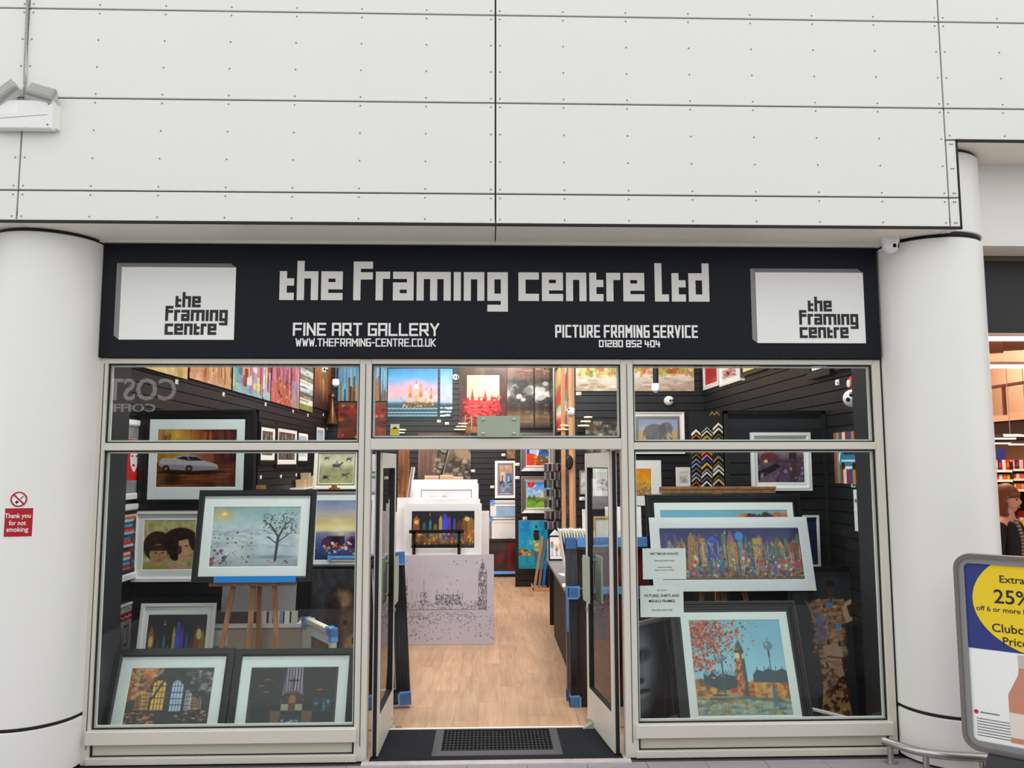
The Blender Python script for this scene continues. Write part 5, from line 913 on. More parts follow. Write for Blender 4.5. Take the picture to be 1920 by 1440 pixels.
a = at(757, 934, 4.95); b = at(775, 876, 4.95); tt = thing('moulding_length', 'pale moulding length leaning beside the stacked prints', 'moulding', (a.x, 4.95, a.z)); MB().bar((-.14, 0, -a.z), ((b.x-a.x), 0, b.z-a.z), .05, .03).build('face', WHF, tt); MB().bar((-.145, -.018, -a.z), ((b.x-a.x)-.005, -.018, b.z-a.z), .02, .01).build('lip', SILV, tt)
p, w_, h_ = leanp(700, 926, 1040, 1195, 3.5, L10*.35, .0)
tt = picture('skyline_canvas', 'pale grey canvas of a dotted city skyline on the floor', 'painting', p, w_, h_, a_skyline, lean=L10*.35, px=240); B(-w_/2-.004, w_/2+.004, -.036, -.034, -.001, h_+.003).build('clear_wrap', WRAP, tt)
# black wrapped frame seen edge-on by the left door
a = at(757, 1040, 1.35)
p, w_, h_ = leanp(684, 772, 1037, 1303, 1.22, .04, 0)
wf = wrapframe('wrapped_frame', 'black wrapped frame with blue taped corners just behind the left door', (p[0], p[1], .02), w_, h_-.02, .12, .04, BLK, .115, .07, ['tl', 'bl', 'tr', 'br'], a_plain('3a2a28'), px=60, wrap=True, extra=None, mount=.012); wf.rotation_euler[1] = -.055
# wrapped frames right of the doorway
p, w_, h_ = leanp(1061, 1236, 1008, 1312, 1.38, .03, 0)
wrapframe('wrapped_frame', 'large grey wrapped frame with blue taped top behind the right door', p, w_, h_, 0, .03, GREYF, .1, .06, ['tl', 'bl', 'tr'], a_redfig, .0, [(-w_/2, -w_/2+.12, h_*.42, h_*.7), (-w_/2+.1, w_/2, h_-.075, h_+.004)], px=60, wrap=True)
p, w_, h_ = leanp(1067, 1205, 1101, 1319, 1.2, .03, 0)
wrapframe('wrapped_frame', 'shorter black wrapped frame with blue corners in front of the grey one', p, w_, h_, 0, .03, BLK, .085, .055, ['tl', 'bl', 'tr', 'br'], a_redfig, .0, [(-w_/2+.12, w_/2, h_-.05, h_+.004)], px=60, wrap=True)
# counter
ZC = .8; CX0 = .78; t = thing('counter', 'grey topped black counter running back on the right', 'counter', (0, 0, 0))
B(CX0-.04, 1.75, 1.62, 4.62, ZC-.03, ZC).build('counter_top', DESKG, t); B(CX0, CX0+.03, 1.66, 3.9, 0, ZC-.03).build('side_panel', BLKM, t); B(CX0+.03, 1.7, 1.66, 1.7, 0, ZC-.03).build('end_panel', BLKM, t); B(1.66, 1.7, 1.7, 4.55, 0, ZC-.03).build('back_panel', BLKM, t); B(CX0, CX0+.05, 4.5, 4.56, 0, ZC-.03).build('leg', BLKM, t)
def onc(u, v): return onz(u, v, ZC)
q = at(1043, 1030, 4.4); p, w_, h_ = leanp(1028, 1059, 1004, 1038, 4.4, .1, ZC)
picture('framed_picture', 'small black framed picture of three cocktails on the grey counter', 'picture', p, w_, h_, a_cocktails, (.02, .02, BLK), lean=.1, px=200)
p2 = (p[0]+.0, p[1]+.16, ZC); t = thing('donation_box', 'white peaked box behind the cocktail picture', 'box', p2); MB().prism([(-.1, 0), (.1, 0), (.1, .2), (.085, .27), (.03, .335), (0, .36), (-.03, .335), (-.085, .27), (-.1, .2)], -.06, .06).build('body', WHITE, t); MB().prism([(-.06, .19), (.06, .19), (.05, .23), (-.05, .23)], -.063, -.06).build('navy_band', NAVY, t)
for i, (u, v, dx, dy, rz) in enumerate([(1046, 1050, .17, .12, .1), (1058, 1078, .15, .2, .2), (1062, 1098, .14, .2, -.1)]):
    q = onc(u, v); t = thing('paper_sheet', ['white papers in front of the cocktail picture', 'white paper halfway along the grey counter', 'white paper nearest on the grey counter'][i], 'paper', (q.x+.03, q.y, ZC+.001), (0, 0, rz)); B(-dx/2, dx/2, -dy/2, dy/2, 0, .003).build('sheet', LETP, t); B(-dx/2, dx/2, -dy/2, dy/2, .003, .012 if i == 0 else .005).build('top_sheet', WHITEP if i else mat('grey_cover', '55565e', .5), t)
# upright white boards standing on the counter (row of thin mount samples)
for i in range(13):
    q = at(1064+i*5.2, 1008, 2.5); h = .1+.02*random.random()+.03
    t = thing('mount_offcut', 'thin upright white board on the counter, %s along the row' % ['first', 'second', 'third', 'fourth', 'fifth', 'sixth', 'seventh', 'eighth', 'ninth', 'tenth', 'eleventh', 'twelfth', 'last'][i], 'board', (q.x, 2.55+.01*(i % 3), ZC), (0, -.15, .0), 'upright boards on the counter'); m_ = [MNT, MNTC, WHITEP][i % 3]
    B(-.006, .006, -.12, .12, 0, 1.0-ZC+at(1064, 1000, 2.5).z-1.0+h*.3).build('board', m_, t); B(.006, .009, -.12, .12, 0, .9*(at(1064, 1000, 2.5).z-ZC)).build('dark_back', BLKM, t)
# timber box of offcuts beside the counter
q = onz(1020, 1103, 0.); t = thing('offcut_bin', 'low pale wooden tray of moulding offcuts beside the counter', 'tray', (q.x+.1, q.y-.1, 0)); B(-.3, .24, -.25, .25, 0, .02).build('base', PINE, t); B(-.3, .24, -.25, -.235, .02, .06).build('front_lip', PINE, t); B(-.3, -.285, -.25, .25, .02, .06).build('side_lip', PINE, t)
for i, (u, hh, lean, m_) in enumerate([(1010, .82, .16, KRAFT), (1015, .78, .13, SILV), (1020, .42, .1, BLUEK), (1025, .36, .06, BLKM), (1030, .4, .05, RED), (1035, .46, .03, GREYF), (1040, .38, .0, BROWN)]):
    tt = thing('moulding_offcut', ['tall tan', 'tall silver', 'short blue', 'short black', 'short red', 'short grey', 'short brown'][i]+' moulding offcut leaning in the wooden tray', 'moulding', (t.location.x-.26+i*.07, t.location.y+.0, .021), (0, lean, 0)); B(-.02, .02, -.015, .015, 0, hh).build('face', m_, tt); B(-.02, -.008, -.022, -.015, 0, hh).build('lip', m_, tt)
# hanging moulding samples in plastic sleeves and pine battens near the block corner
def battens():
    for lb, u, y in [('pine batten left of the moulding sleeves', 1056.5, 5.3), ('pine batten at the corner of the wall block, left one', 1071, 5.1), ('pine batten at the corner of the wall block, right one', 1078.5, 5.06)]:
        q = at(u, 900, y); t = thing('pine_batten', lb, 'batten', (q.x, y, 0)); B(-.026, .026, -.02, .02, 0, 3.6).build('face', PINE, t); B(.012, .026, -.03, -.02, 0, 3.6).build('rebate', PINE, t)
battens()
q = at(1040, 900, 5.6); t = thing('sample_carousel', 'tall rack of grey moulding samples in clear sleeves behind the counter', 'rack', (q.x, 5.6, 0)); MB().tube([(0, 0, 1.0), (0, 0, SZC)], .02).build('pole', STEEL, t); MB().lathe([(.06, SZC-.03), (.06, SZC)], 20).build('ceiling_flange', BLK, t)
for i, v in enumerate([876, 892, 907, 925, 944, 965, 985]):
    z = at(1040, v, 5.6).z; ar = MB().tube([(-.14, 0, z+.05), (.14, 0, z+.05)], .006, 6).build('arm', STEEL, t)
    for k in range(9): MB().box(-.145+k*.032, -.12+k*.032, -.07, .06, z-.055+.012*(k % 2), z+.05, None).build('sample_piece', [GREYF, SILV, BLK, mat('taupe', '8a8078', .4)][(k*3+i) % 4], t)
    B(-.15, .15, -.085, -.083, z-.065, z+.055).build('clear_sleeve', WRAP, t)
t = thing('black_cap', 'black hat-shaped disc hanging beside the pine battens', 'disc', tuple(at(1067, 867, 5.0))); MB().lathe([(.0, 0), (.085, .0), (.095, .02), (.07, .05), (.0, .055)], 20, Matrix.Rotation(PI/2, 4, 'X') @ Matrix.Scale(.55, 4, (1, 0, 0))).build('crown', BLKM, t); MB().lathe([(.0, .0), (.1, .0), (.1, .008), (.0, .01)], 20, Matrix.Rotation(PI/2, 4, 'X') @ Matrix.Scale(.5, 4, (1, 0, 0))).build('brim', BLKM, t); B(-.01, .01, .0, .12, .06, .08).build('peg', PINE, t)
# poppy canvases on the side of the wall block
for lb, u0, u1, vt, vb, art in [('poppy field canvas on the side of the wall block', 1043.5, 1068, 684, 756, a_poppy), ('red flower canvas under the poppy field canvas', 1047, 1067, 758, 806, a_poppy2)]:
    a = onx(u0, vb, BX0); b = onx(u1, vb, BX0); zt = onx((u0+u1)/2, vt, BX0).z; zb = onx((u0+u1)/2, vb, BX0).z; picture('canvas', lb, 'painting', (BX0-.002, (a.y+b.y)/2, zb), abs(b.y-a.y), zt-zb, art, rz=-PI/2, px=80)
# ------------------------------------------------------------------ front of the wall block
YK = BY-.0
def blk(nm, lb, box, art, **k): k.setdefault('px', 100); return hang(nm, lb, 'painting' if nm == 'canvas' else 'picture', box, YK, art, **k)
blk('canvas', 'wide orange floral canvas across the top of the wall block', (1079, 620, 1299.5, 733.5), a_floral); blk('canvas', 'dark canvas of engine parts beside the right door', (1097, 790, 1180, 850), a_engine, gm=BLKM)
blk('framed_picture', 'grey elephant picture in a white moulded frame', (1183, 773, 1282, 851), a_elephant, frame=(.06, .05, WHF), mount=(.03, .03, .03, SILV), kind='scoop'); blk('framed_picture', 'orange wildflower meadow picture in a wide white mount', (1163, 863, 1240, 948), a_meadow, mount=(.13, .11, .12, MNT)); blk('framed_picture', 'small white mounted sketch left of the moulding samples', (1267, 876, 1298, 912), a_sketch, mount=(.05, .06, .03, MNT))
blk('framed_picture', 'pale grey abstract picture beside the right door stile', (1086, 882, 1104, 927), a_greyabs, frame=(.02, .03, SILV)); blk('framed_picture', 'white framed print seen through the right door glass', (1110, 872, 1152, 930), a_sketch, mount=(.05, .1, .05, MNT))
for u, v, lb in [(1085, 741, 'price tag below the floral canvas'), (1091, 938, 'price tag below the pale grey abstract')]: q = at(u, v, YK); price_tag('white '+lb, (q.x, YK, q.z))
q = at(1203, 982, 3.4); t = thing('counter_notice', 'white printed notice standing on the counter by the mullion', 'notice', (1.5, 3.2, ZC), (-.08, 0, 0)); B(-.2, .2, -.006, 0, 0, at(1203, 950, 3.2).z-ZC).build('card', LETP, t)
for k, w_ in enumerate((.12, .2, .24, .18, .22, .1)): B(-.0-w_/2, w_/2, -.008, -.006, .36-k*.035, .372-k*.035).build('printed_line', INK, t)
t = thing('till', 'small pale till on the counter by the mullion', 'till', (1.42, 2.35, ZC)); B(-.16, .16, -.12, .12, 0, .06).build('base', WHITE, t); MB().add([(-.14, -.1, .06), (.14, -.1, .06), (.14, .1, .06), (-.14, .1, .06), (-.14, -.06, .1), (.14, -.06, .1), (.14, .08, .15), (-.14, .08, .15)], [(0, 1, 2, 3), (4, 5, 6, 7), (0, 1, 5, 4), (1, 2, 6, 5), (2, 3, 7, 6), (3, 0, 4, 7)]).build('keypad', PLASTG, t)
for i, (u0, u1, v, y, art, lb) in enumerate([(1112, 1152, 968, 3.0, a_sketch, 'wood framed print standing on the counter behind the door glass'), (1092, 1108, 955, 3.6, a_plain('ece6e2'), 'pale board standing on the counter beside the battens')]):
    p, w_, h_ = leanp(u0, u1, v, 1000, y, .1, ZC); picture('framed_picture', lb, 'picture', p, w_, h_, art, (.03, .03, PINE) if i == 0 else (.01, .02, WHF), lean=.1, px=100)
# chevron moulding samples on their board
YK2 = 3.5; q0 = at(1294, 912, YK2); q1 = at(1358, 790, YK2)
t = thing('sample_board', 'black board holding the coloured moulding corner samples', 'board', ((q0.x+q1.x)/2, YK2-.016, 0)); W = q1.x-q0.x; H = q1.z+.1; B(-W/2, W/2, -.012, 0, 0, H).build('backing_board', BLKM, t); B(-W/2+.04, W/2-.04, -.04, -.012, 0, .012).build('foot_ledge', PINE, t); B(W/2, W/2+.02, -.03, .01, 0, H).build('side_strip', PINE, t)
def chev(hw, th, sl):
    return MB().prism([(-hw, -hw*sl), (0, 0), (hw, -hw*sl), (hw, -hw*sl-th), (0, -th), (-hw, -hw*sl-th)], -.03, -.013)
CN = [('dark green', '2c3830'), ('ivory', 'e4dcc0'), ('gold', 'c8a03c'), ('pewter', '77787a'), ('black', '141416'), ('orange', 'd8641c'), ('scarlet', 'b8221c'), ('royal blue', '2c3c9c'), ('yellow', 'e8b81c'), ('dark brown', '3a2218'), ('white', 'eeeeec'), ('silver', 'b4b4b6'), ('navy', '1c2448'), ('grey', '6a6c70'), ('tan', 'c09468'), ('maroon', '5a1a1c')]
ORD = ['first', 'second', 'third', 'fourth', 'fifth', 'sixth', 'seventh', 'eighth', 'ninth', 'tenth', 'eleventh', 'twelfth', 'thirteenth', 'fourteenth']
meshes = {}
for cidx, (cn, uc, hw, v0, seq) in enumerate([('left', 1304, .05, 805, [10, 5, 4, 13, 0, 9, 4, 7, 12, 4, 13, 15, 9]), ('middle', 1324, .062, 798, [0, 1, 2, 13, 4, 5, 6, 7, 8, 15, 10, 13, 10]), ('right', 1346, .064, 793, [10, 10, 4, 13, 11, 4, 0, 13, 4, 11, 10, 4, 14])]):
    for k, ci in enumerate(seq):
        q = at(uc, v0+k*8.6, YK2-.02); nm_, hxx = CN[ci]; m_ = mat('moulding_'+nm_.replace(' ', '_'), hxx, .35); key = (cidx, ci)
        tt = thing('corner_sample', '%s moulding corner sample, %s down the %s strip of the sample board' % (nm_, ORD[k], cn), 'moulding sample', (q.x, YK2-.016, q.z), (0, 0, 0), 'moulding corner samples on the board')
        if key not in meshes: meshes[key] = (chev(hw, .03, .95).mesh('moulding', m_), chev(hw*.98, .009, .95).mesh('lip', mat('lip_'+['gilt', 'white', 'dark'][(ci+cidx) % 3], ['b0904a', 'dcdad4', '2a2626'][(ci+cidx) % 3], .35)))
        link('moulding', meshes[key][0], tt, (0, -.0, 0)); link('lip', meshes[key][1], tt, (0, -.006, -.021))
q = at(1338, 778, YK2); tt = thing('corner_sample', 'small gilt moulding corner pair at the top of the sample board', 'moulding sample', (q.x, YK2-.016, q.z), (0, 0, 0), 'moulding corner samples on the board'); [chev(.03, .02, 1.2).build('moulding', mat('gilt', 'b8904a', .35, .4), tt, (dx, .012, .04-.0)) for dx in (-.025, .03)]
# ------------------------------------------------------------------ right window display
p, w_, h_ = front(1392, 790, 1535, 928, PYR-.028)
hang('framed_picture', 'dim violet street picture in a pale frame on the right panel', 'picture', (1407, 811, 1519, 920), PYR-.028, a_street_dim, frame=(.035, .03, WHF), mount=(.02, .025, .03, MNT), px=220)
hang('framed_picture', 'narrow white edged night picture low on the right panel', 'picture', (1478, 966, 1535, 1063), PYR-.028, a_plain('1c2250'), frame=(.02, .03, WHF), px=100)
wall('canvas', 'striped canvas with a turquoise camper van on the right side wall', 'painting', 1573, 1619, 812, 908, art=a_van, vt1=808, vb1=905, px=220, **RW)
for lb, u0, u1, v0, v1, hh, art, k in [('red mounted picture in a white frame high on the right wall', 1325, 1353.5, 733, 722, .7, a_plain('b01c30'), dict(frame=(.06, .03, WHF), mount=(.05, .06, .06, REDP))), ('cream certificate in a black frame high on the right wall', 1396, 1444, 706, 694, .6, a_certificate, dict(frame=(.05, .03, BLK))), ('black framed print high on the right wall', 1455, 1484, 692, 684, .5, a_plain('f0f0ee'), dict(frame=(.05, .03, BLK))), ('thick black framed white print high on the right wall', 1528, 1571, 711, 703, .5, a_plain('f4f4f2'), dict(frame=(.07, .05, BLK))), ('black framed print nearest the window high on the right wall', 1580, 1618, 696, 684, .5, a_plain('d8d8d8'), dict(frame=(.05, .05, BLK)))]:
    a = onx(u0, v0, SX1); b = onx(u1, v1, SX1); picture('framed_picture', lb, 'picture', (SX1-.018, (a.y+b.y)/2, (a.z+b.z)/2), abs(b.y-a.y), hh, art, rz=-PI/2, px=90, **k)
a = onx(1356, 726, SX1); b = onx(1395, 713, SX1); t = picture('framed_picture', 'white sample frame with red lettering high on the right wall', 'picture', (SX1-.018, (a.y+b.y)/2, (a.z+b.z)/2), abs(b.y-a.y), .75, a_plain('f2eeee'), (.03, .03, WHF), rz=-PI/2, px=60); text_part('SAMPLE', .14, 'lettering', REDP, t, (0, -.035, .09), width=abs(b.y-a.y)*.62, bold=True); MB().ring(-abs(b.y-a.y)*.36, abs(b.y-a.y)*.36, .26, .7, [(0, -.026), (0, -.03), (.012, -.03), (.012, -.026)]).build('printed_border', BROWN, t)
wtag(1575, 722, 'white price tag below the thick black framed print', SX1); wtag(1605, 914, 'white price tag below the camper van canvas', SX1); wtag(1398, 713, 'white price tag right of the sample frame', SX1)
q = onx(1606, 719, SX1); t = thing('fire_bell', 'round red fire bell high on the right side wall', 'bell', (SX1-.018, q.y, q.z), (0, -PI/2, 0)); MB().lathe([(.065, 0), (.068, .012), (.05, .035), (.025, .045), (.0, .046)], 24).build('gong', REDP, t); MB().lathe([(.03, .04), (.03, .05), (.012, .055)], 16).build('centre_cap', WHITE, t)
q = onx(1616, 957, SX1); t = thing('wall_trunking', 'white plastic trunking on the right side wall near the window', 'trunking', (SX1-.018, q.y, q.z), (0, 0, -PI/2)); B(-.04, .04, -.025, 0, -.16, .16).build('channel', WHITE, t); B(-.042, .042, -.027, -.0, -.005, .005).build('joint_cover', WHITEP, t); B(-.01, .01, -.03, -.025, .06, .09).build('switch', PLASTG, t)
q = onx(1624, 1050, SX1); t = thing('red_label', 'small red and white label low on the right side wall', 'label', (SX1-.018, q.y, q.z), (0, 0, -PI/2)); B(-.03, .03, -.008, 0, -.06, .06).build('card', LETP, t); B(-.02, .02, -.01, -.008, -.05, .05).build('red_print', REDP, t)
# easel and pictures in the right window
YQ = .72; q = at(1380, 1110, YQ-.04); zl = q.z; XQ = at(1362, 1000, YQ+.1).x
easel('wooden easel holding the city picture in the right window', XQ, YQ+.06, zl, .68, .62, at(1350, 916, YQ+.25).z-.05, 0)
qa = at(1237, 919, YQ+.32); qb = at(1455, 919, YQ+.32); t = thing('stretcher_bar', 'pale wooden bar across the top of the easel in the right window', 'bar', ((qa.x+qb.x)/2, YQ+.33, at(1345, 925, YQ+.32).z)); W = qb.x-qa.x; B(-W/2, W/2, -.0, .02, 0, .055).build('bar', PINE, t); B(-W/2, W/2, -.015, -.0, .035, .055).build('front_edge', EASEL, t); B(-.04, .04, .005, .03, -.03, .04).build('mast_block', PINE, t)
p, w_, h_ = leanp(1213, 1507, 927, 1108, YQ+.13, L10, zl)
picture('framed_picture', 'wide black framed blue and autumn picture behind the city picture', 'picture', p, w_, h_, a_bigtree, (.07, .035, BLK), (.045, .06, .05, MNT), lean=L10, px=150, kind='ribbed')
p, w_, h_ = leanp(1221, 1521, 970, 1109, YQ+.0, L15, zl)
tt = picture('mounted_print', 'colourful night city picture in a white mount on the right easel', 'print', p, w_, h_, a_london, None, (.075, .085, .085, MNT), lean=L15, px=280); B(-w_/2+.0, w_/2-.0, -.03, -.028, .0, h_).build('clear_wrap', WRAP, tt)
p, w_, h_ = leanp(1262, 1508, 1128, 1366, .27, L20, .0)
picture('framed_picture', 'black framed autumn clock tower picture at the front right', 'picture', p, w_, h_, a_bigben, (.085, .05, BLK), (.058, .055, .09, MNT), lean=L20, px=280, kind='ribbed', glaze=True)
p, w_, h_ = leanp(1478, 1640, 1062, 1366, .78, .06, 0)
picture('framed_picture', 'dark giraffe picture in a black frame at the right of the window', 'picture', p, w_, h_, a_giraffe, (.035, .05, BLK), lean=.06, px=240)
q = at(1532, 1338, .16); t = thing('moulding_length', 'thin white moulding strip lying by the giraffe picture', 'moulding', (q.x-.0, .32, q.z-.012)); MB().bar((0, .02, .0), (.23, -.1, -.035), .018, .018).build('face', WHF, t); MB().bar((0, .012, .008), (.23, -.108, -.027), .006, .02).build('lip', WHF, t); B(.08, .1, -.08, -.04, -q.z+.012, -.03).build('rest', BLKM, t)
a = at(1196, 1168, .55); b = at(1262, 1180, .85); dx = b.x-a.x; dy = b.y-a.y
p0 = ((a.x+b.x)/2+.0, (a.y+b.y)/2, 0); picture('framed_picture', 'dark portrait in a thin silver frame beside the right mullion', 'picture', p0, math.hypot(dx, dy)+.12, a.z, a_dark_face, (.03, .035, SILV), rz=math.atan2(dy, dx), lean=.05, px=200)
# paper notices on the glass
def notice(lb, box, lines, y=.058):
    p, w_, h_ = front(*box, y); t = thing('window_notice', lb, 'notice', p); B(-w_/2, w_/2, -.0008, .0008, 0, h_).build('sheet', LETP, t)
    for s, f, sz, wd, m_ in lines: text_part(s, sz, 'lettering', m_, t, (0, -.0025, h_*f), width=wd, bold=True)
    for sx in (-1, 1): B(sx*(w_/2-.02)-.012, sx*(w_/2-.02)+.012, -.0015, -.0008, h_-.02, h_).build('tape', WHITEP, t)
INK2 = mat('grey_ink', '6a6c70', .6)
notice('white job vacancies notice taped inside the right window', (1205, 1028, 1286, 1086), [('PART TIME JOB VACANCIES', .79, .022, .2, INK), ('Please enquire within for details', .58, .015, .145, INK2), ('weekend and weekday', .37, .013, .105, INK2), ('apply in person or online', .28, .013, .135, INK2)])
notice('white picture framing notice taped below the job notice', (1200.5, 1098, 1281.5, 1157), [('GET YOUR', .83, .015, .07, INK2), ('PICTURES, SHIRTS AND', .64, .026, .245, INK), ('MEDALS FRAMED', .47, .026, .185, INK), ('ENQUIRE INSIDE HERE', .2, .015, .145, INK2)])
# exit sign panel seen past the left door, warning sticker
q = at(694, 890, 3.0); t = thing('exit_panel', 'pale wall panel with a small green exit sign behind the left door', 'panel', (q.x, 3.0, 0)); B(-.14, .14, -.01, .02, 0, 2.1).build('panel', mat('pale_panel', 'c4bfc4', .5), t); B(-.02, .1, -.014, -.01, q.z-.035, q.z+.035).build('green_sign', GREEN, t); text_part('EXIT', .045, 'lettering', LETP, t, (.04, -.0155, q.z-.016), width=.1, bold=True)
p, w_, h_ = front(732, 795, 749, 816, .06); t = thing('cctv_sticker', 'small yellow and white camera warning sticker on the transom glass', 'sticker', p); B(-w_/2, w_/2, -.0008, .0008, 0, h_).build('sheet', LETP, t); B(-w_/2+.004, w_/2-.004, -.0018, -.0008, .004, h_*.62).build('yellow_field', YEL, t); MB().prism([(-w_*.3, h_*.55), (w_*.3, h_*.55), (0, h_*.92)], -.0018, -.0008).build('triangle', YEL, t); B(-w_*.18, w_*.18, -.0026, -.0018, h_*.6, h_*.7).build('camera_mark', INK, t)
# small spotlights hung in view at the back and on the floral canvas
def spot(lb, u, v, Y, L=.3):
    q = at(u, v, Y); t = thing('ceiling_spot', lb, 'spotlight', (q.x, Y, q.z)); MB().tube([(0, 0, .07), (0, 0, L)], .03, 14).build('drop_pole', BLK, t); MB().lathe([(.045, 0), (.05, .03), (.045, .08), (.02, .085)], 18).build('lamp_head', WHITE, t); MB().lathe([(.02, -.02), (.04, 0)], 14).build('bulb', WHITE, t); MB().tube([(0, 0, L), (0, 0, SZC-q.z)], .006, 6).build('cable', BLK, t)
spot('black drop spotlight in front of the floral canvas', 1230, 733, 3.0, .75); spot('black drop spotlight in front of the blue dripped canvas', 629, 722, 5.5, .6)
for i, (u, v, Y, arm) in enumerate([(862, 806, YB-.3, (0, .3, 0)), (1094, 799, YK-.3, (0, .3, 0)), (1056, 806, 5.3, (.16, 0, 0)), (748, 812, YB-.3, (0, .3, 0))]):  # glowing discs stand in for reflections of ceiling lights; stem and arm made up
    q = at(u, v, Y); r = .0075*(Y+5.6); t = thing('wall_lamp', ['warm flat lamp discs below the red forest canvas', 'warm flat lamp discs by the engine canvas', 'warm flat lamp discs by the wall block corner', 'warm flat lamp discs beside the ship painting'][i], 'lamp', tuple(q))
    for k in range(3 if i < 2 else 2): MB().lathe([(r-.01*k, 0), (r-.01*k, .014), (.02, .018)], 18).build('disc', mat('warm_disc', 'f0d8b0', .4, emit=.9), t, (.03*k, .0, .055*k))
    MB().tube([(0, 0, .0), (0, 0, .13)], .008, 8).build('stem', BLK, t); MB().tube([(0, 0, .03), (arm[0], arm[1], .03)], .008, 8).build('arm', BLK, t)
# dome cameras
def dome(lb, loc, d, r=.05, two=False, base=True):
    t = thing('dome_camera', lb, 'camera', loc); d = Vector(d).normalized(); R = Vector((0, 0, 1)).rotation_difference(-d).to_matrix().to_4x4()
    MB().lathe([(0, -r*1.0), (r*1.05, -r*1.0), (r*1.1, -r*.7), (r*.95, 0), (r*.7, r*.2)], 24, Matrix.Rotation(PI, 4, 'X') if base == 'top' else R @ Matrix.Rotation(PI, 4, 'X')).build('base', WHITE, t)
    MB().lathe([(r*math.sin(a), -r*math.cos(a)) for a in np.linspace(.02, PI-.02, 14)], 24).build('ball', WHITE, t)
    F = Vector(two if isinstance(two, tuple) else (0, -1, -.15)).normalized(); Q = Vector((0, 0, 1)).rotation_difference(F).to_matrix().to_4x4()
    MB().lathe([(r*(.34 if len(two) == 3 and two[2] == -.25 else .24), r*.9), (r*.25, r*.96), (r*.2, r*1.02), (r*.02, r*1.03)], 16, Q).build('lens', LENS, t)
    if isinstance(two, tuple): MB().lathe([(r*.3, r*.86), (r*.32, r*.94), (r*.26, r*.99), (r*.02, r*1.0)], 16, Q @ Matrix.Rotation(.75, 4, 'Y')).build('infrared_lens', LENS, t)
    return t
q = at(1669, 449, -.24); dome('white twin-lens dome camera under the soffit by the right column', (q.x, -.24, ZB0-.004-.055), (0, 0, -1), .056, (.05, -1, -.25), 'top')
q = onx(1630, 748, SX1); dome('white dome camera on the right side wall near the window', (SX1-.07, .5, at(1614, 747, .5).z), (-1, -.2, -.1), .07, (-.8, -.6, -.2)); dome('white dome camera on the left side wall near the window', (SX0+.06, .55, at(215, 738, .55).z), (1, -.2, 0), .075, (.8, -.6, -.2))
q = at(1255, 751, YK-.06); dome('white dome camera on the wall block below the floral canvas', (q.x, YK-.07, q.z), (0, -1, 0), .06, (0, -1, -.1)); q = at(854, 707, YB-.06); dome('white dome camera right of the ship painting', (q.x, YB-.06, q.z), (0, -1, 0), .06, (0, -1, -.1))
q = at(621, 694, YB-.6); dome('white dome camera in the far left wall corner', (SX0+.08, 8.6, q.z), (1, -.5, 0), .075, (.4, -1, -.2)); q = at(1066, 772, BY+.1); dome('white dome camera at the corner of the wall block', (BX0-.055, BY+.12, at(1063, 772, BY+.12).z), (-1, 0, 0), .055, (-.9, -.5, -.05))
# ------------------------------------------------------------------ outside: column sign, emergency light, floor rail, poster stand
def cyl(o, u, v, R):                     # where a pixel's ray meets a column
    d = ray(u, v); cx_, cy_ = o.location.x, o.location.y; a = d.x**2+d.y**2; b = 2*((CAM.x-cx_)*d.x+(CAM.y-cy_)*d.y); c = (CAM.x-cx_)**2+(CAM.y-cy_)**2-R*R; t = (-b-math.sqrt(b*b-4*a*c))/(2*a); return CAM+d*t
def bend(o, R):
    me = o.data; co = np.zeros(len(me.vertices)*3); me.vertices.foreach_get('co', co); co = co.reshape(-1, 3); x = co[:, 0]+o.location.x; r = R-(co[:, 1]+o.location.y); th = x/R
    me.vertices.foreach_set('co', np.stack([r*np.sin(th)-o.location.x, R-r*np.cos(th)-o.location.y, co[:, 2]], 1).ravel()); me.update()
def strip(x0, x1, y0, y1, z0, z1, n=10):
    m = MB()
    for i in range(n): m.box(x0+(x1-x0)*i/n, x0+(x1-x0)*(i+1)/n, y0, y1, z0, z1)
    return m
q0 = cyl(COLW, 6.5, 965, RC); q1 = cyl(COLW, 62, 965, RC); qm = cyl(COLW, 35, 965, RC); zb = cyl(COLW, 33, 1008, RC).z; zt = cyl(COLW, 35, 952, RC).z; zr = cyl(COLW, 35, 922, RC).z
na = math.atan2(qm.x-COLW.location.x, -(qm.y-COLW.location.y)); wd = 2*RC*math.asin(min(1, (q1-q0).length/2/RC))
t = thing('no_smoking_sign', 'red and white no smoking sign stuck on the left column', 'sign', (qm.x, qm.y, zb), (0, 0, na)); H1 = zt-zb; parts = []; zr -= zb; zt -= zb
parts.append(strip(-wd/2, wd/2, -.002, .0005, 0, H1).build('white_border', LETP, t)); parts.append(strip(-wd/2+.005, wd/2-.006, -.003, -.002, .006, H1-.003).build('red_panel', RED, t))
for s, f, w_ in [('Thank you', .66, .86), ('for not', .42, .56), ('smoking', .2, .72)]: parts.append(text_part(s, .042, 'lettering', LETP, t, (-.004, -.0042, H1*f), width=wd*w_, bold=True))
rr = (zr-zt)/2*.95; zc = (zr+zt)/2+.003; M = Matrix.Translation((-.004, -.0005, zc)) @ Matrix.Rotation(PI/2, 4, 'X')
m = MB().lathe([(rr*.98, 0), (rr*.98, .002), (.001, .002)], 28, M); parts.append(m.build('pictogram_disc', LETP, t)); m = MB(); n = 32
for k in range(n): a, b = 2*PI*k/n, 2*PI*(k+1)/n; m.prism([(-.004+rr*math.cos(a), zc+rr*math.sin(a)), (-.004+rr*math.cos(b), zc+rr*math.sin(b)), (-.004+rr*.82*math.cos(b), zc+rr*.82*math.sin(b)), (-.004+rr*.82*math.cos(a), zc+rr*.82*math.sin(a))], -.0045, -.003)
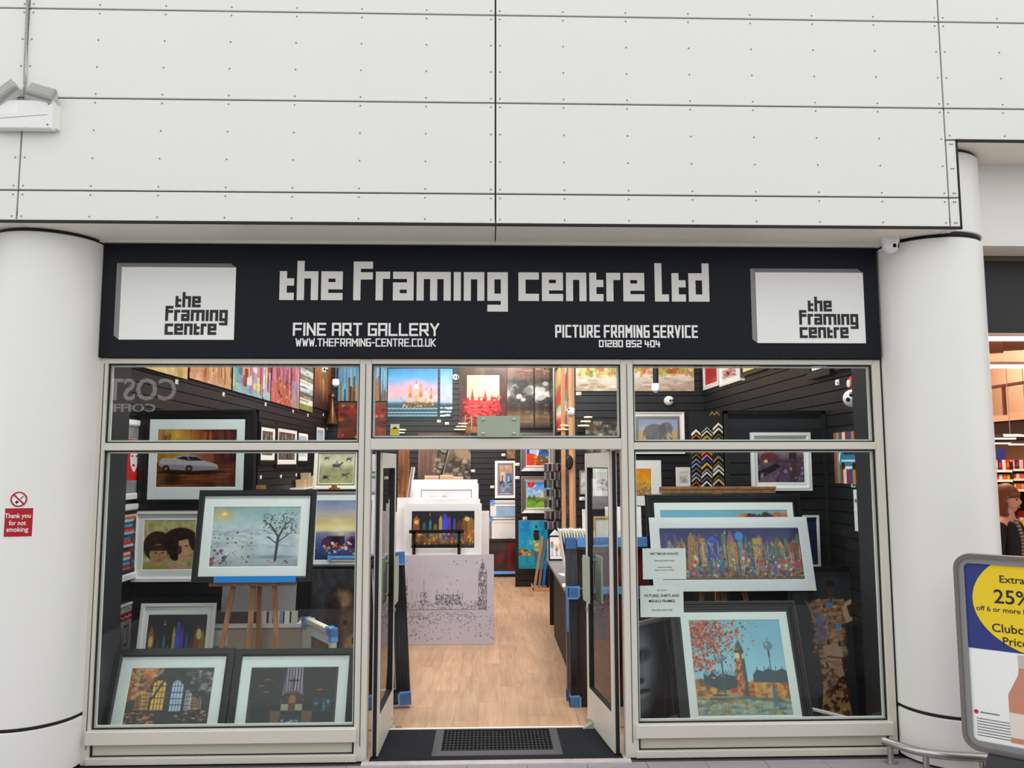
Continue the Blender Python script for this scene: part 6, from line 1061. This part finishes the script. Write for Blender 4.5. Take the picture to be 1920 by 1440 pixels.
m.prism([(-.004-rr*.68, zc+rr*.54), (-.004-rr*.54, zc+rr*.68), (-.004+rr*.68, zc-rr*.54), (-.004+rr*.54, zc-rr*.68)], -.0045, -.003); parts.append(m.build('prohibition_ring', RED, t))
parts.append(MB().prism([(-.004-rr*.45, zc-rr*.4), (-.004-rr*.2, zc-rr*.6), (-.004+rr*.05, zc-rr*.35), (-.004-rr*.2, zc-rr*.15)], -.0035, -.003).build('cigarette_mark', INK, t)); parts.append(MB().prism([(-.004+rr*.15, zc+rr*.1), (-.004+rr*.3, zc+rr*.0), (-.004+rr*.6, zc+rr*.4), (-.004+rr*.45, zc+rr*.5)], -.0035, -.003).build('smoke_mark', GREYV, t))
for o in parts: bend(o, RC)
# emergency light on the cladding
q0 = at(-24, 183, YC-.11); q1 = at(89, 242, YC-.11); W = q1.x-q0.x; zt = at(40, 182, YC-.11).z; zb = at(40, 235, YC-.11).z; H = zt-zb
t = thing('emergency_light', 'white twin-lamp emergency light box at the upper left of the cladding', 'light', ((q0.x+q1.x)/2, YC, zb)); t.scale = (1, .62, 1)
MB().cbox(-W/2, W/2, -.11, -.03, 0, H, .006).build('cover', WHITE, t); MB().box(-W/2+.01, W/2+.02, -.06, -.0, .012, H-.02).build('back_box', WHITE, t)
for sx in (-1, 1):
    for z in (.025, H-.025): MB().lathe([(.007, 0), (.006, .004), (.002, .005)], 10, Matrix.Translation((sx*(W/2-.025), -.109, z)) @ Matrix.Rotation(PI/2, 4, 'X')).build('screw', PLASTG, t)
B(-W/2+.03, -W/2+.17, -.1115, -.11, H*.5, H*.85).build('instruction_label', LETP, t)
m = MB().add([(-W/2+.02, -.112, .06), (W/2-.03, -.112, .09), (W/2-.03, -.112, .093), (-W/2+.02, -.112, .063)], [(0, 1, 2, 3)]); m.add([(-W/2+.02, -.1105, .06), (W/2-.03, -.1105, .09), (W/2-.03, -.1105, .093), (-W/2+.02, -.1105, .063)], [(3, 2, 1, 0)]); m.build('crease', GREYV, t)
for s, u, tilt in ((1, 72, .28), (-1, 5, -.7)):
    x = at(u, 165, YC-.1).x-t.location.x; Mx = Matrix.Translation((x, -.1, H+.045)) @ Matrix.Rotation(tilt, 4, 'Y') @ Matrix.Rotation(-.5, 4, 'X'); h = MB().cbox(-.085, .085, -.045, .03, -.045, .045, .012, Mx).build('lamp_head', mat('lamp_grey', 'a19f9c', .4), t)
    MB().box(-.088, .088, -.0, .038, -.048, .048, Mx).build('lamp_rim', mat('lamp_rim', 'c8c6c2', .4), h); MB().tube([(x-.04*s, -.06, H-.005), (x-.03*s, -.08, H+.03)], .01, 8).build('swivel', PLASTG, t)
# ribbed cable running up the panel joint
xs = at(48, 0, YC-.02).x; xe = at(45, 150, YC-.02).x; zt2 = at(48, -60, YC-.02).z; ze = at(45, 160, YC-.02).z; z9 = t.location.z+H
c = thing('ribbed_cable', 'white ribbed cable running up the cladding joint above the emergency light', 'cable', (0, YC-.012, 0)); pts = [(xs+.01, 0, zt2+.4), (xs, 0, zt2), (xe, 0, ze+.1), (xe-.002, 0, ze), (xe-.03, -.03, z9+.03), (xe-.035, -.04, z9-.02)]; MB().tube(pts, .007, 8).build('sheath', mat('cable_grey', 'dcdad5', .5), c)
m = MB(); n = 70
for i in range(n): f = i/n; z = zt2+.1-(zt2+.1-ze)*f; x = xs+(xe-xs)*f; m.lathe([(.008, -.004), (.009, 0), (.008, .004)], 8, Matrix.Translation((x, 0, z)))
stuff(m.build('ribs', GREYV, c)); MB().tube([(xe, 0, ze+.02), (xe+.02, -.02, ze-.04), (xe+.04, -.05, z9-.01)], .006, 8).build('branch_wire', GREYV, c)
# floor hoop rail round the right column
pts = [onz(u, v, .125) for u, v in [(1657, 1389), (1672, 1394), (1700, 1403), (1735, 1412), (1775, 1417), (1815, 1419)]]; cxy = Vector((COLE.location.x, COLE.location.y)); 
last = pts[-1]; ang = math.atan2(last.y-cxy.y, last.x-cxy.x); rl = math.hypot(last.y-cxy.y, last.x-cxy.x)
for k in range(1, 7): a = ang+k*.2; pts.append(Vector((cxy.x+rl*math.cos(a), cxy.y+rl*math.sin(a), .125)))
t = thing('hoop_rail', 'low curved steel protection rail on the floor round the right column', 'rail', (0, 0, 0)); fine = []
for i in range(len(pts)-1): fine += [pts[i].lerp(pts[i+1], k/4) for k in range(4)]
fine.append(pts[-1]); sm = [fine[0]]+[(fine[max(i-2, 0)]+fine[i-1]+fine[i]+fine[i+1]+fine[min(i+2, len(fine)-1)])/5 for i in range(1, len(fine)-1)]+[fine[-1]]; MB().tube(sm, .027, 14).build('handrail', STEEL, t)
for k in (3, 12, 24, 34):
    p = sm[k]; MB().tube([(p.x, p.y, 0), (p.x, p.y, p.z)], .02, 14).build('post', STEEL, t); MB().lathe([(.045, 0), (.045, .006), (.022, .009)], 18, Matrix.Translation((p.x, p.y, 0))).build('floor_flange', STEEL, t)
# poster stand
YPS = -.74; PA = math.radians(40); tl = at(1783, 1036, YPS); bl = at(1812, 1400, YPS); PX = Vector((math.cos(PA), -math.sin(PA), 0)); PN = Vector((-math.sin(PA), -math.cos(PA), 0))
org = Vector(((tl.x+bl.x)/2, YPS, bl.z)); PW = .94; PH = tl.z-bl.z
def pl(u, v):
    d = ray(u, v); k = (org-CAM).dot(PN)/d.dot(PN); p = CAM+d*k-org; return p.dot(PX), p.z
t = thing('poster_stand', 'grey framed pavement poster stand with a blue and yellow offer poster', 'sign', tuple(org), (0, 0, -PA))
def rrect(x0, x1, z0, z1, r, n=6):
    P = []
    for cx_, cz_, a0 in ((x1-r, z0+r, -PI/2), (x1-r, z1-r, 0), (x0+r, z1-r, PI/2), (x0+r, z0+r, PI)):
        for k in range(n+1): a = a0+PI/2*k/n; P.append((cx_+r*math.cos(a), cz_+r*math.sin(a)))
    return P
def rring(o, i, y0, y1):
    n = len(o); vs = [(x, y0, z) for x, z in o]+[(x, y0, z) for x, z in i]+[(x, y1, z) for x, z in i]+[(x, y1, z) for x, z in o]; fs = []
    for b in range(4): c_ = (b+1) % 4; fs += [(b*n+k, b*n+(k+1) % n, c_*n+(k+1) % n, c_*n+k) for k in range(n)]
    return MB().add(vs, fs)
xi, zi = pl(1802, 1062); xj, zj = pl(1825, 1374); fw = max(.03, (xi+xj)/2); f1 = .022
rring(rrect(0, PW, 0, PH, .09), rrect(f1, PW-f1, f1, PH-f1, .075), -.035, .03).build('outer_rim', POSTR, t); rring(rrect(f1, PW-f1, f1, PH-f1, .075), rrect(fw+.01, PW-fw-.01, fw+.01, PH-fw-.01, .03), -.022, .02).build('snap_frame', POSTG, t)
MB().prism(rrect(f1, PW-f1, f1, PH-f1, .07), -.004, .02).build('backing_board', PLASTG, t)
x0 = fw; x1 = PW-fw; z0 = fw; z1 = PH-fw; po = B(x0, x1, -.008, -.004, z0, z1).build('poster', LETP, t)
zbm = (pl(1813, 1209)[1]+pl(1867, 1223)[1])/2; B(x0, x1, -.0092, -.008, zbm, z1).build('blue_field', NAVY, po)
xl_, zl_ = pl(1824, 1122); xq, zq = pl(1920, 1236); R_ = .42; cxp = xl_+R_; P = [(cxp+R_*math.cos(a), zl_-.005+R_*1.0*math.sin(a)) for a in np.linspace(0, 2*PI, 49)[:-1]]; zmid = zl_
zq2 = pl(1900, 1229)[1]; RZ = (zl_-zq2)*1.02; RX = R_; P = [(min(cxp+RX*math.cos(a), x1), min(zl_+RZ*math.sin(a), z1)) for a in np.linspace(0, 2*PI, 65)[:-1]]; MB().prism(P, -.0104, -.0092).build('yellow_disc', YEL, po)
def ptext(s, ua, vb, cap, wpx):
    xa, za = pl(ua, vb); xb, _ = pl(ua+wpx, vb); ca = pl(ua, vb-cap)[1]-za; text_part(s, ca/.73, 'lettering', INK, po, (xa, -.0116, za), align='LEFT', width=None, bold=True)
ptext('Extra', 1873.5, 1091.5, 14, 41); ptext('25%', 1863.5, 1129.5, 26.5, 60); ptext('off 6 or more bottles', 1831, 1143, 9.5, 100); ptext('Clubcard', 1860, 1183, 16, 70); ptext('Prices', 1880, 1208, 15, 60)
BT = mat('rose_glass', 'c98a70', .15); xb, zb_ = pl(1896, 1391-4); xn, zn = pl(1908, 1240); bw_ = .2; xc = xb+bw_/2+.0; zh = zbm-.01
MB().prism([(xb, z0+.03), (xb+bw_, z0+.03), (xb+bw_, z0+.3), (xb+bw_*.72, z0+.42), (xb+bw_*.66, zh), (xb+bw_*.34, zh), (xb+bw_*.28, z0+.42), (xb, z0+.3)], -.0092, -.008).build('bottle_print', BT, po); B(xb+.0, xb+bw_, -.0104, -.0092, z0+.06, z0+.2).build('bottle_label', mat('label_cream', 'e8ded2', .5), po); B(xb+bw_*.3, xb+bw_*.7, -.0104, -.0092, z0+.46, zh).build('bottle_neck_foil', mat('foil', 'c8c0b8', .3), po)
xa, za = pl(1831, 1333); MB().prism([(xa+.012*math.cos(a), za+.012*math.sin(a)) for a in np.linspace(0, 2*PI, 17)[:-1]], -.0092, -.008).build('red_dot_logo', REDP, po); B(xa+.02, xa+.12, -.009, -.008, za-.004, za+.003).build('small_print', INK2, po)
for k in range(7): B(xa+.0, xa+.2, -.009, -.008, za-.04-k*.016, za-.035-k*.016).build('small_print', INK2, po)
MB().add([(PW*.1, -.3, -org.z), (PW*.9, -.3, -org.z), (PW*.95, .3, -org.z), (PW*.05, .3, -org.z), (PW*.14, -.07, -.0), (PW*.86, -.07, -.0), (PW*.86, .07, -.0), (PW*.14, .07, -.0), (PW*.1, -.3, -org.z+.07), (PW*.9, -.3, -org.z+.07), (PW*.95, .3, -org.z+.07), (PW*.05, .3, -org.z+.07)], [(3, 2, 1, 0), (4, 5, 6, 7), (0, 1, 9, 8), (1, 2, 10, 9), (2, 3, 11, 10), (3, 0, 8, 11), (8, 9, 5, 4), (9, 10, 6, 5), (10, 11, 7, 6), (11, 8, 4, 7)]).build('rubber_base', DARKG, t)
# dark green neighbour's fascia beyond the left column
t = thing('fascia_board', 'dark green fascia of the neighbouring shop beyond the left column', 'sign', (-4.6, .02, 0)); B(-1.2, .78, -.03, .06, 2.7, 3.45).build('board', mat('fascia_green', '17382c', .5), t); B(-1.2, .78, .0, .06, 0, 2.7).build('shutter', GREYV, t)

# ------------------------------------------------------------------ supermarket seen past the right column
struct('floor_store', B(3.3, 14, .3, 16, -.1, .0), mat('store_floor', 'b0a090', .35)); struct('wall_store_back', B(3.3, 14, 15.5, 15.7, 0, 5.2), PEACH)
struct('wall_store_side', B(12, 12.2, .3, 15.5, 0, 5.2), PEACH); struct('ceiling_store', B(3.3, 12.2, .3, 15.7, 5.0, 5.2), PEACH); struct('wall_store_left', B(3.14, 3.3, .42, 15.7, 0, 5.2), PEACH); struct('wall_store_header', B(3.3, 12.2, .3, .34, Z3, 5.2), PEACH)
struct('wall_store_front', B(6.3, 12.2, .3, .36, 0, Z3), PEACH)
XM = 9.0; zf1 = onx(1850, 786, XM).z; zf0 = onx(1850, 816, XM).z
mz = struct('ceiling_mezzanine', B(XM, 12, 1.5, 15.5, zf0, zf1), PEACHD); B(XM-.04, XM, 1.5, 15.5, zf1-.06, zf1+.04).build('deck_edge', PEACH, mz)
t = thing('balustrade', 'glass balustrade with slim posts along the supermarket mezzanine', 'balustrade', (XM+.03, 0, zf1+.04)); hr = onx(1850, 728, XM).z-zf1-.04; B(-.03, .03, 1.5, 15, hr-.02, hr+.03).build('handrail', mat('rail_brown', '6a4438', .4), t)
for y in np.arange(2.0, 15, 1.0): B(-.025, .025, y-.02, y+.02, 0, hr).build('post', mat('rail_brown', '6a4438'), t)
for y in np.arange(2.0, 14.5, 1.0): B(-.006, .006, y+.03, y+.97, .04, hr-.04).build('glass_panel', GLASS, t)
for i, (u, v, y, x0, x1, z) in enumerate([(1860, 635, 3.0, 3.6, 8.6, 0), (1860, 687, 5.2, 3.6, 8.8, 0)]):
    q = at(u, v, y); t = thing('linear_light', ['long white ceiling light tube nearest the supermarket entrance', 'long white ceiling light tube farther inside the supermarket'][i], 'light', ((x0+x1)/2, y, q.z)); L = x1-x0; B(-L/2, L/2, -.04, .04, -.02, .02).build('diffuser', TUBE, t); B(-L/2-.02, L/2+.02, -.05, .05, .02, .06).build('housing', WHITE, t); [MB().tube([(s*L*.3, 0, .06), (s*L*.3, 0, 5.0-q.z)], .006, 6).build('hanger', GREYV, t) for s in (-1, 1)]
q = at(1880, 640, 4.6); t = thing('ceiling_duct', 'brown round duct under the supermarket ceiling', 'duct', (0, 0, q.z+.1)); MB().tube([(4.2, 5.6, .35), (6.4, 4.2, .0), (9.0, 2.6, .0)], .3, 20).build('duct_pipe', mat('duct_brown', '7a5444', .35, .3), t); MB().tube([(6.3, 4.26, .0), (6.5, 4.14, .0)], .32, 20).build('duct_collar', mat('duct_brown', '7a5444'), t); [MB().tube([(x, y, .25), (x, y, 5.0-q.z-.1)], .01, 6).build('hanger', GREYV, t) for x, y in ((5.3, 4.9), (7.6, 3.46))]
q = at(1880, 676, 5.6); struct('trim_10', B(3.3, XM+.0, 5.5, 5.75, q.z-.06, q.z+.12), PEACH)
for i, (v, y, u0, u1) in enumerate([(822.5, 9.0, 1840, 1903), (831.5, 11.0, 1856, 1894), (833.5, 10.0, 1893, 1930), (817, 7.6, 1884, 1935)]):
    a = at(u0, v, y); b = at(u1, v, y); t = thing('linear_light', ['short light tube under the mezzanine, nearest the column', 'lower short light tube under the mezzanine', 'short light tube under the mezzanine at the frame edge', 'highest light tube under the mezzanine edge'][i], 'light', ((a.x+b.x)/2, y, a.z)); L = b.x-a.x; B(-L/2, L/2, -.03, .03, -.012, .012).build('diffuser', TUBE, t); B(-L/2-.01, L/2+.01, -.035, .035, .012, .03).build('housing', WHITE, t)
    [MB().tube([(s*L*.3, 0, .05), (s*L*.3, 0, max(.12, zf0-a.z) if (a.x > XM) else 5.0-a.z)], .006, 6).build('hanger', GREYV, t) for s in (-1, 1)]
struct('wall_store_bulkhead', B(XM+1.3, XM+1.36, 1.5, 15.5, zf1, 5.0), PEACH)
# shelving with packets
def shelf_unit(lb, u0, u1, vt, Y, vs, cols, header=None):
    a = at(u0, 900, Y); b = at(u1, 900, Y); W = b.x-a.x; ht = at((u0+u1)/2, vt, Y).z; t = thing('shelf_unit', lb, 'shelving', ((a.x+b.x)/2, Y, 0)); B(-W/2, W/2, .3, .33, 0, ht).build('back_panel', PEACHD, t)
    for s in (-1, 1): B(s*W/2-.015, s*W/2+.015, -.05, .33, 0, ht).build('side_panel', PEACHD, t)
    if header: B(-W/2+.05, W/2-.05, -.0, .03, ht, ht+.22).build('header_sign', NAVY, t); [B(s*W*.35-.01, s*W*.35+.01, .03, .05, ht-.2, ht+.2).build('header_post', BLK, t) for s in (-1, 1)]
    B(-W/2, W/2, -.08, .3, 0, .12).build('plinth', PEACHD, t); zs = [at((u0+u1)/2, v, Y).z for v in vs]; zs += [z for z in np.arange(.2, zs[-1]-.3, .36)][::-1]
    for r, z in enumerate(zs):
        B(-W/2, W/2, -.06, .3, z-.03, z).build('shelf', BLKM, t); B(-W/2, W/2, -.066, -.06, z-.03, z+.01).build('price_rail', LETP, t)
        n = 7 if r < 3 else 6; top = (zs[r-1]-.05 if r else ht+.06)-z
        for k in range(n):
            cn, cc = cols[(r*3+k) % len(cols)]; pw = W/n*.86; ph = min(top*.86, .16+.1*((k*7+r*3) % 4)/3); tt = thing('packet', '%s packet, %s on the %s shelf of the %s supermarket shelving' % (cn, ORD[k], ['top', 'second', 'third', 'fourth', 'fifth', 'sixth', 'seventh', 'eighth'][r], 'navy headed' if header else 'frame-edge'), 'packet', (t.location.x-W/2+W/n*(k+.5), Y+.06, z), (0, 0, 0), 'packets on the supermarket shelves')
            B(-pw/2, pw/2, -.08, .1, 0, ph).build('carton', mat('pack_'+cn, cc, .4), tt); B(-pw*.35, pw*.35, -.084, -.08, ph*.3, ph*.75).build('printed_panel', mat('pack_'+cols[(r+k+2) % len(cols)][0], cols[(r+k+2) % len(cols)][1], .4), tt)
CC = [('yellow', 'e8c020'), ('gold', 'd89a1c'), ('lilac', 'b89ab8'), ('pink', 'd88aa0'), ('navy', '2a3a8a'), ('cream', 'e8dcc0'), ('red', 'c03028'), ('white', 'eae4e0'), ('orange', 'e07828')]
shelf_unit('tall shelving with a navy header, left in the supermarket', 1842, 1894, 866, 7.2, [882, 900, 922], CC, True); shelf_unit('shelving at the frame edge in the supermarket', 1896, 1950, 866, 7.6, [880, 898, 918], CC[3:]+CC[:2])
q = at(1857, 938, 4.4); t = thing('promotion_sign', 'red oval promotion sign on a pole behind the woman', 'sign', (q.x, 4.4, 0)); M = Matrix.Translation((0, 0, q.z)) @ Matrix.Rotation(PI/2, 4, 'X') @ Matrix.Scale(1.25, 4, (1, 0, 0)); MB().lathe([(.001, 0), (.2, 0), (.2, .03), (.001, .032)], 32, M).build('oval_board', REDP, t); B(-.18, .18, -.036, -.031, q.z-.02, q.z+.02).build('white_band', LETP, t); MB().tube([(0, .01, 0), (0, .01, q.z)], .02, 10).build('pole', STEEL, t); MB().lathe([(.2, 0), (.2, .02), (.03, .03)], 24).build('base', STEEL, t)
# woman in a black coat
YW = 1.75; q = at(1889, 938, YW); hz = at(1890, 914, YW).z; S = hz/1.70
def skin(name, pts, edges, rad, m, parent, sub=2):
    me = bpy.data.meshes.new(name); me.from_pydata([Vector(p)*S for p in pts], edges, []); o = link(name, me, parent); me.materials.append(m); o.modifiers.new('skin', 'SKIN')
    if not me.skin_vertices: me.skin_vertices.new()
    for i, r in enumerate(rad): me.skin_vertices[0].data[i].radius = (r[0]*S, r[1]*S) if isinstance(r, tuple) else (r*S, r*S)
    me.skin_vertices[0].data[0].use_root = True; s = o.modifiers.new('sub', 'SUBSURF'); s.levels = sub; s.render_levels = sub; o.modifiers['skin'].use_smooth_shade = True; return o
person = thing('person', 'woman with auburn hair in a black coat and patterned top, beyond the column', 'person', (q.x-.02, YW, 0), (0, 0, .75))
P = [(0, 0, .95), (0, 0, 1.08), (0, 0, 1.25), (0, .01, 1.38), (0, .0, 1.46), (0, -.015, 1.53), (0, -.02, 1.6), (.1, 0, .9), (.105, -.01, .5), (.105, .02, .09), (.11, -.13, .04), (-.1, 0, .9), (-.105, -.01, .5), (-.105, .02, .09), (-.11, -.13, .04), (.17, .01, 1.39), (.225, .03, 1.12), (.23, -.1, .9), (-.17, .01, 1.39), (-.225, .03, 1.12), (-.23, -.1, .9), (.23, -.17, .86), (-.23, -.17, .86)]
Eg = [(0, 1), (1, 2), (2, 3), (3, 4), (4, 5), (5, 6), (0, 7), (7, 8), (8, 9), (9, 10), (0, 11), (11, 12), (12, 13), (13, 14), (3, 15), (15, 16), (16, 17), (3, 18), (18, 19), (19, 20), (17, 21), (20, 22)]
Rd = [(.15, .11), (.13, .1), (.15, .11), (.13, .085), (.055, .055), (.05, .05), (.07, .08), (.085, .085), (.06, .06), (.045, .045), (.04, .03), (.085, .085), (.06, .06), (.045, .045), (.04, .03), (.055, .055), (.045, .045), (.034, .034), (.055, .055), (.045, .045), (.034, .034), (.03, .02), (.03, .02)]
body = skin('body', P, Eg, Rd, SKIN, person)
# head with face
bm = bmesh.new(); bmesh.ops.create_uvsphere(bm, u_segments=32, v_segments=24, radius=1)
for v in bm.verts:
    x, y, z = v.co; x *= .073; y *= .092; z *= .112
    if z < 0: k = 1+z*2.6; x *= max(.62, k); y = y*max(.8, 1+z*1.2)-(.01 if y < 0 else 0)*(-z/.1)
    if y < 0:
        y -= .02*math.exp(-((x/.012)**2+((z+.02)/.022)**2))+.006*math.exp(-((x/.03)**2+((z+.062)/.008)**2)); y += .012*math.exp(-(((abs(x)-.03)/.014)**2+((z-.004)/.012)**2)); y -= .008*math.exp(-((x/.02)**2+((z+.095)/.014)**2))
    v.co = Vector((x, y-.02, z+1.59))*S
hm = bpy.data.meshes.new('head'); bm.to_mesh(hm); bm.free(); hm.materials.append(SKIN); hm.polygons.foreach_set('use_smooth', [True]*len(hm.polygons)); hd = link('head', hm, person)
for s in (-1, 1):
    MB().lathe([(.009*S*math.sin(a), -.009*S*math.cos(a)) for a in np.linspace(.05, PI-.05, 8)], 12, Matrix.Translation(Vector((s*.03, -.094, 1.594))*S)).build('eye', mat('eye_dark', '2a2422', .2), hd); MB().tube([Vector((s*.016, -.106, 1.612))*S, Vector((s*.032, -.104, 1.617))*S, Vector((s*.046, -.094, 1.612))*S], .0035*S, 6).build('eyebrow', HAIR, hd)
    MB().lathe([(.02*S*math.sin(a), -.03*S*math.cos(a)) for a in np.linspace(.05, PI-.05, 8)], 12, Matrix.Translation(Vector((s*.073, -.01, 1.585))*S) @ Matrix.Scale(.5, 4, (1, 0, 0))).build('ear', SKIN, hd)
MB().tube([Vector((-.024, -.099, 1.527))*S, Vector((0, -.109, 1.524))*S, Vector((.024, -.099, 1.527))*S], .005*S, 8).build('lips', mat('lips', 'a85a50', .4), hd)
bm = bmesh.new(); bmesh.ops.create_uvsphere(bm, u_segments=32, v_segments=24, radius=1)
for v in list(bm.verts):
    x, y, z = v.co; fr_ = y < -.35; zz = z*.128; yy = y*.108; xx = x*.09
    if z < 0: zz = z*.27; xx = x*(.096+.02*(-z)); yy = yy if y > 0 else y*.05
    if fr_ and z > .1: zz = max(z, .3)*.125; yy = y*.112
    v.co = Vector((xx, yy-.008, zz+1.612))*S
dl = [f for f in bm.faces if f.calc_center_median().y < -.035*S and f.calc_center_median().z < 1.628*S]
bmesh.ops.delete(bm, geom=dl, context='FACES'); me = bpy.data.meshes.new('hair'); bm.to_mesh(me); bm.free(); me.materials.append(HAIR); me.polygons.foreach_set('use_smooth', [True]*len(me.polygons)); hr_ = link('hair', me, person); sf_ = hr_.modifiers.new('solid', 'SOLIDIFY'); sf_.thickness = .012
# knitted top with a diamond pattern, coat open over it, trousers, shoes, hands
KN = bpy.data.materials.new('diamond_knit'); KN.use_nodes = True; nt = KN.node_tree; bs = nt.nodes['Principled BSDF']; tc = nt.nodes.new('ShaderNodeTexCoord'); mp = nt.nodes.new('ShaderNodeMapping'); mp.inputs['Rotation'].default_value = (0, PI/4, 0); ck = nt.nodes.new('ShaderNodeTexChecker'); ck.inputs['Scale'].default_value = 46; ck.inputs[1].default_value = (.009, .006, .006, 1); ck.inputs[2].default_value = (.45, .3, .16, 1); mp.inputs['Scale'].default_value = (1, .001, 1)
nt.links.new(tc.outputs['Object'], mp.inputs[0]); nt.links.new(mp.outputs[0], ck.inputs[0]); nt.links.new(ck.outputs[0], bs.inputs['Base Color']); bs.inputs['Roughness'].default_value = .8
skin('knit_top', [(0, -.01, .9), (0, -.012, 1.08), (0, -.018, 1.25), (0, -.004, 1.38), (0, .0, 1.445)], [(0, 1), (1, 2), (2, 3), (3, 4)], [(.165, .125), (.145, .115), (.165, .128), (.14, .1), (.062, .062)], KN, person)
skin('coat_back', [(0, .06, .75), (0, .055, 1.0), (0, .05, 1.25), (0, .045, 1.4)], [(0, 1), (1, 2), (2, 3)], [(.2, .1), (.18, .09), (.19, .09), (.15, .07)], COAT, person)
for s in (-1, 1):
    skin('coat_front', [(s*.15, -.05, .75), (s*.145, -.06, 1.0), (s*.14, -.07, 1.25), (s*.11, -.03, 1.41)], [(0, 1), (1, 2), (2, 3)], [(.06, .075), (.05, .07), (.055, .075), (.045, .06)], COAT, person)
    skin('coat_sleeve', [(s*.16, .01, 1.4), (s*.2, .015, 1.33), (s*.235, .03, 1.12), (s*.24, -.09, .92)], [(0, 1), (1, 2), (2, 3)], [(.06, .07), (.07, .07), (.06, .06), (.052, .052)], COAT, person)
    skin('trouser_leg', [(s*.08, 0, .96), (s*.1, 0, .85), (s*.105, -.01, .5), (s*.105, .02, .08)], [(0, 1), (1, 2), (2, 3)], [.1, .105, .08, .07], COAT, person); skin('shoe', [(s*.105, .05, .045), (s*.107, -.04, .045), (s*.11, -.15, .035)], [(0, 1), (1, 2)], [(.045, .045), (.045, .045), (.04, .03)], BLK, person)
    for f, (dx, L) in enumerate([(-.025, .065), (-.009, .08), (.008, .076), (.024, .06)]): skin('finger', [(s*.23+dx, -.19, .855), (s*.23+dx*1.1, -.19-L*.5, .835), (s*.23+dx*1.1, -.19-L*.75, .8)], [(0, 1), (1, 2)], [.009, .008, .007], SKIN, person, 1)
    skin('thumb', [(s*.205, -.16, .86), (s*.18, -.2, .85), (s*.185, -.235, .83)], [(0, 1), (1, 2)], [.011, .01, .008], SKIN, person, 1)
# ------------------------------------------------------------------ the other side of the concourse (seen only as reflections)
YO = -12.5
ow = struct('wall_opposite', B(-14, 14, YO-.2, YO, 0, 4.5), mat('opposite_wall', '5e5c59', .7))
LIT = mat('lit_letters', 'f4f0ec', .4, emit=4.)
t = thing('lit_shop_sign', 'white lit lettering of the coffee shop across the concourse, mirrored in the left window', 'sign', (0, YO+.02, 0)); dv = Vector((0, -2*(0.04-YO)+0, 0))
def mirror(u, v): Yv = .036*2-YO; p = at(u, v, Yv); return p.x, p.z
xa, za = mirror(332, 750); xb, _ = mirror(168, 750); _, zc_ = mirror(300, 709)
text_part('COSTA', (zc_-za)/.72, 'lit_lettering', LIT, t, ((xa+xb)/2, .03, za), (0, 0, PI), depth=.02, width=abs(xb-xa), bold=True); xa2, za2 = mirror(293, 772); xb2_, _ = mirror(192, 772); _, zc2 = mirror(250, 757)
text_part('COFFEE', (zc2-za2)/.72, 'lit_lettering', LIT, t, ((xa2+xb2_)/2, .03, za2), (0, 0, PI), depth=.02, width=abs(xb2_-xa2), bold=True)
xa3, za3 = mirror(918, 757); xb3, _ = mirror(826, 757); _, zc3 = mirror(880, 742); t2 = thing('lit_shop_sign', 'dim lit lettering of the opticians across the concourse, mirrored over the doorway', 'sign', (0, YO+.02, 0)); text_part('Opticians', (zc3-za3)/.8, 'lettering', mat('dim_letters', '9a9692', .4, emit=1.4), t2, ((xa3+xb3)/2, .03, za3), (0, 0, PI), depth=.02, width=abs(xb3-xa3))
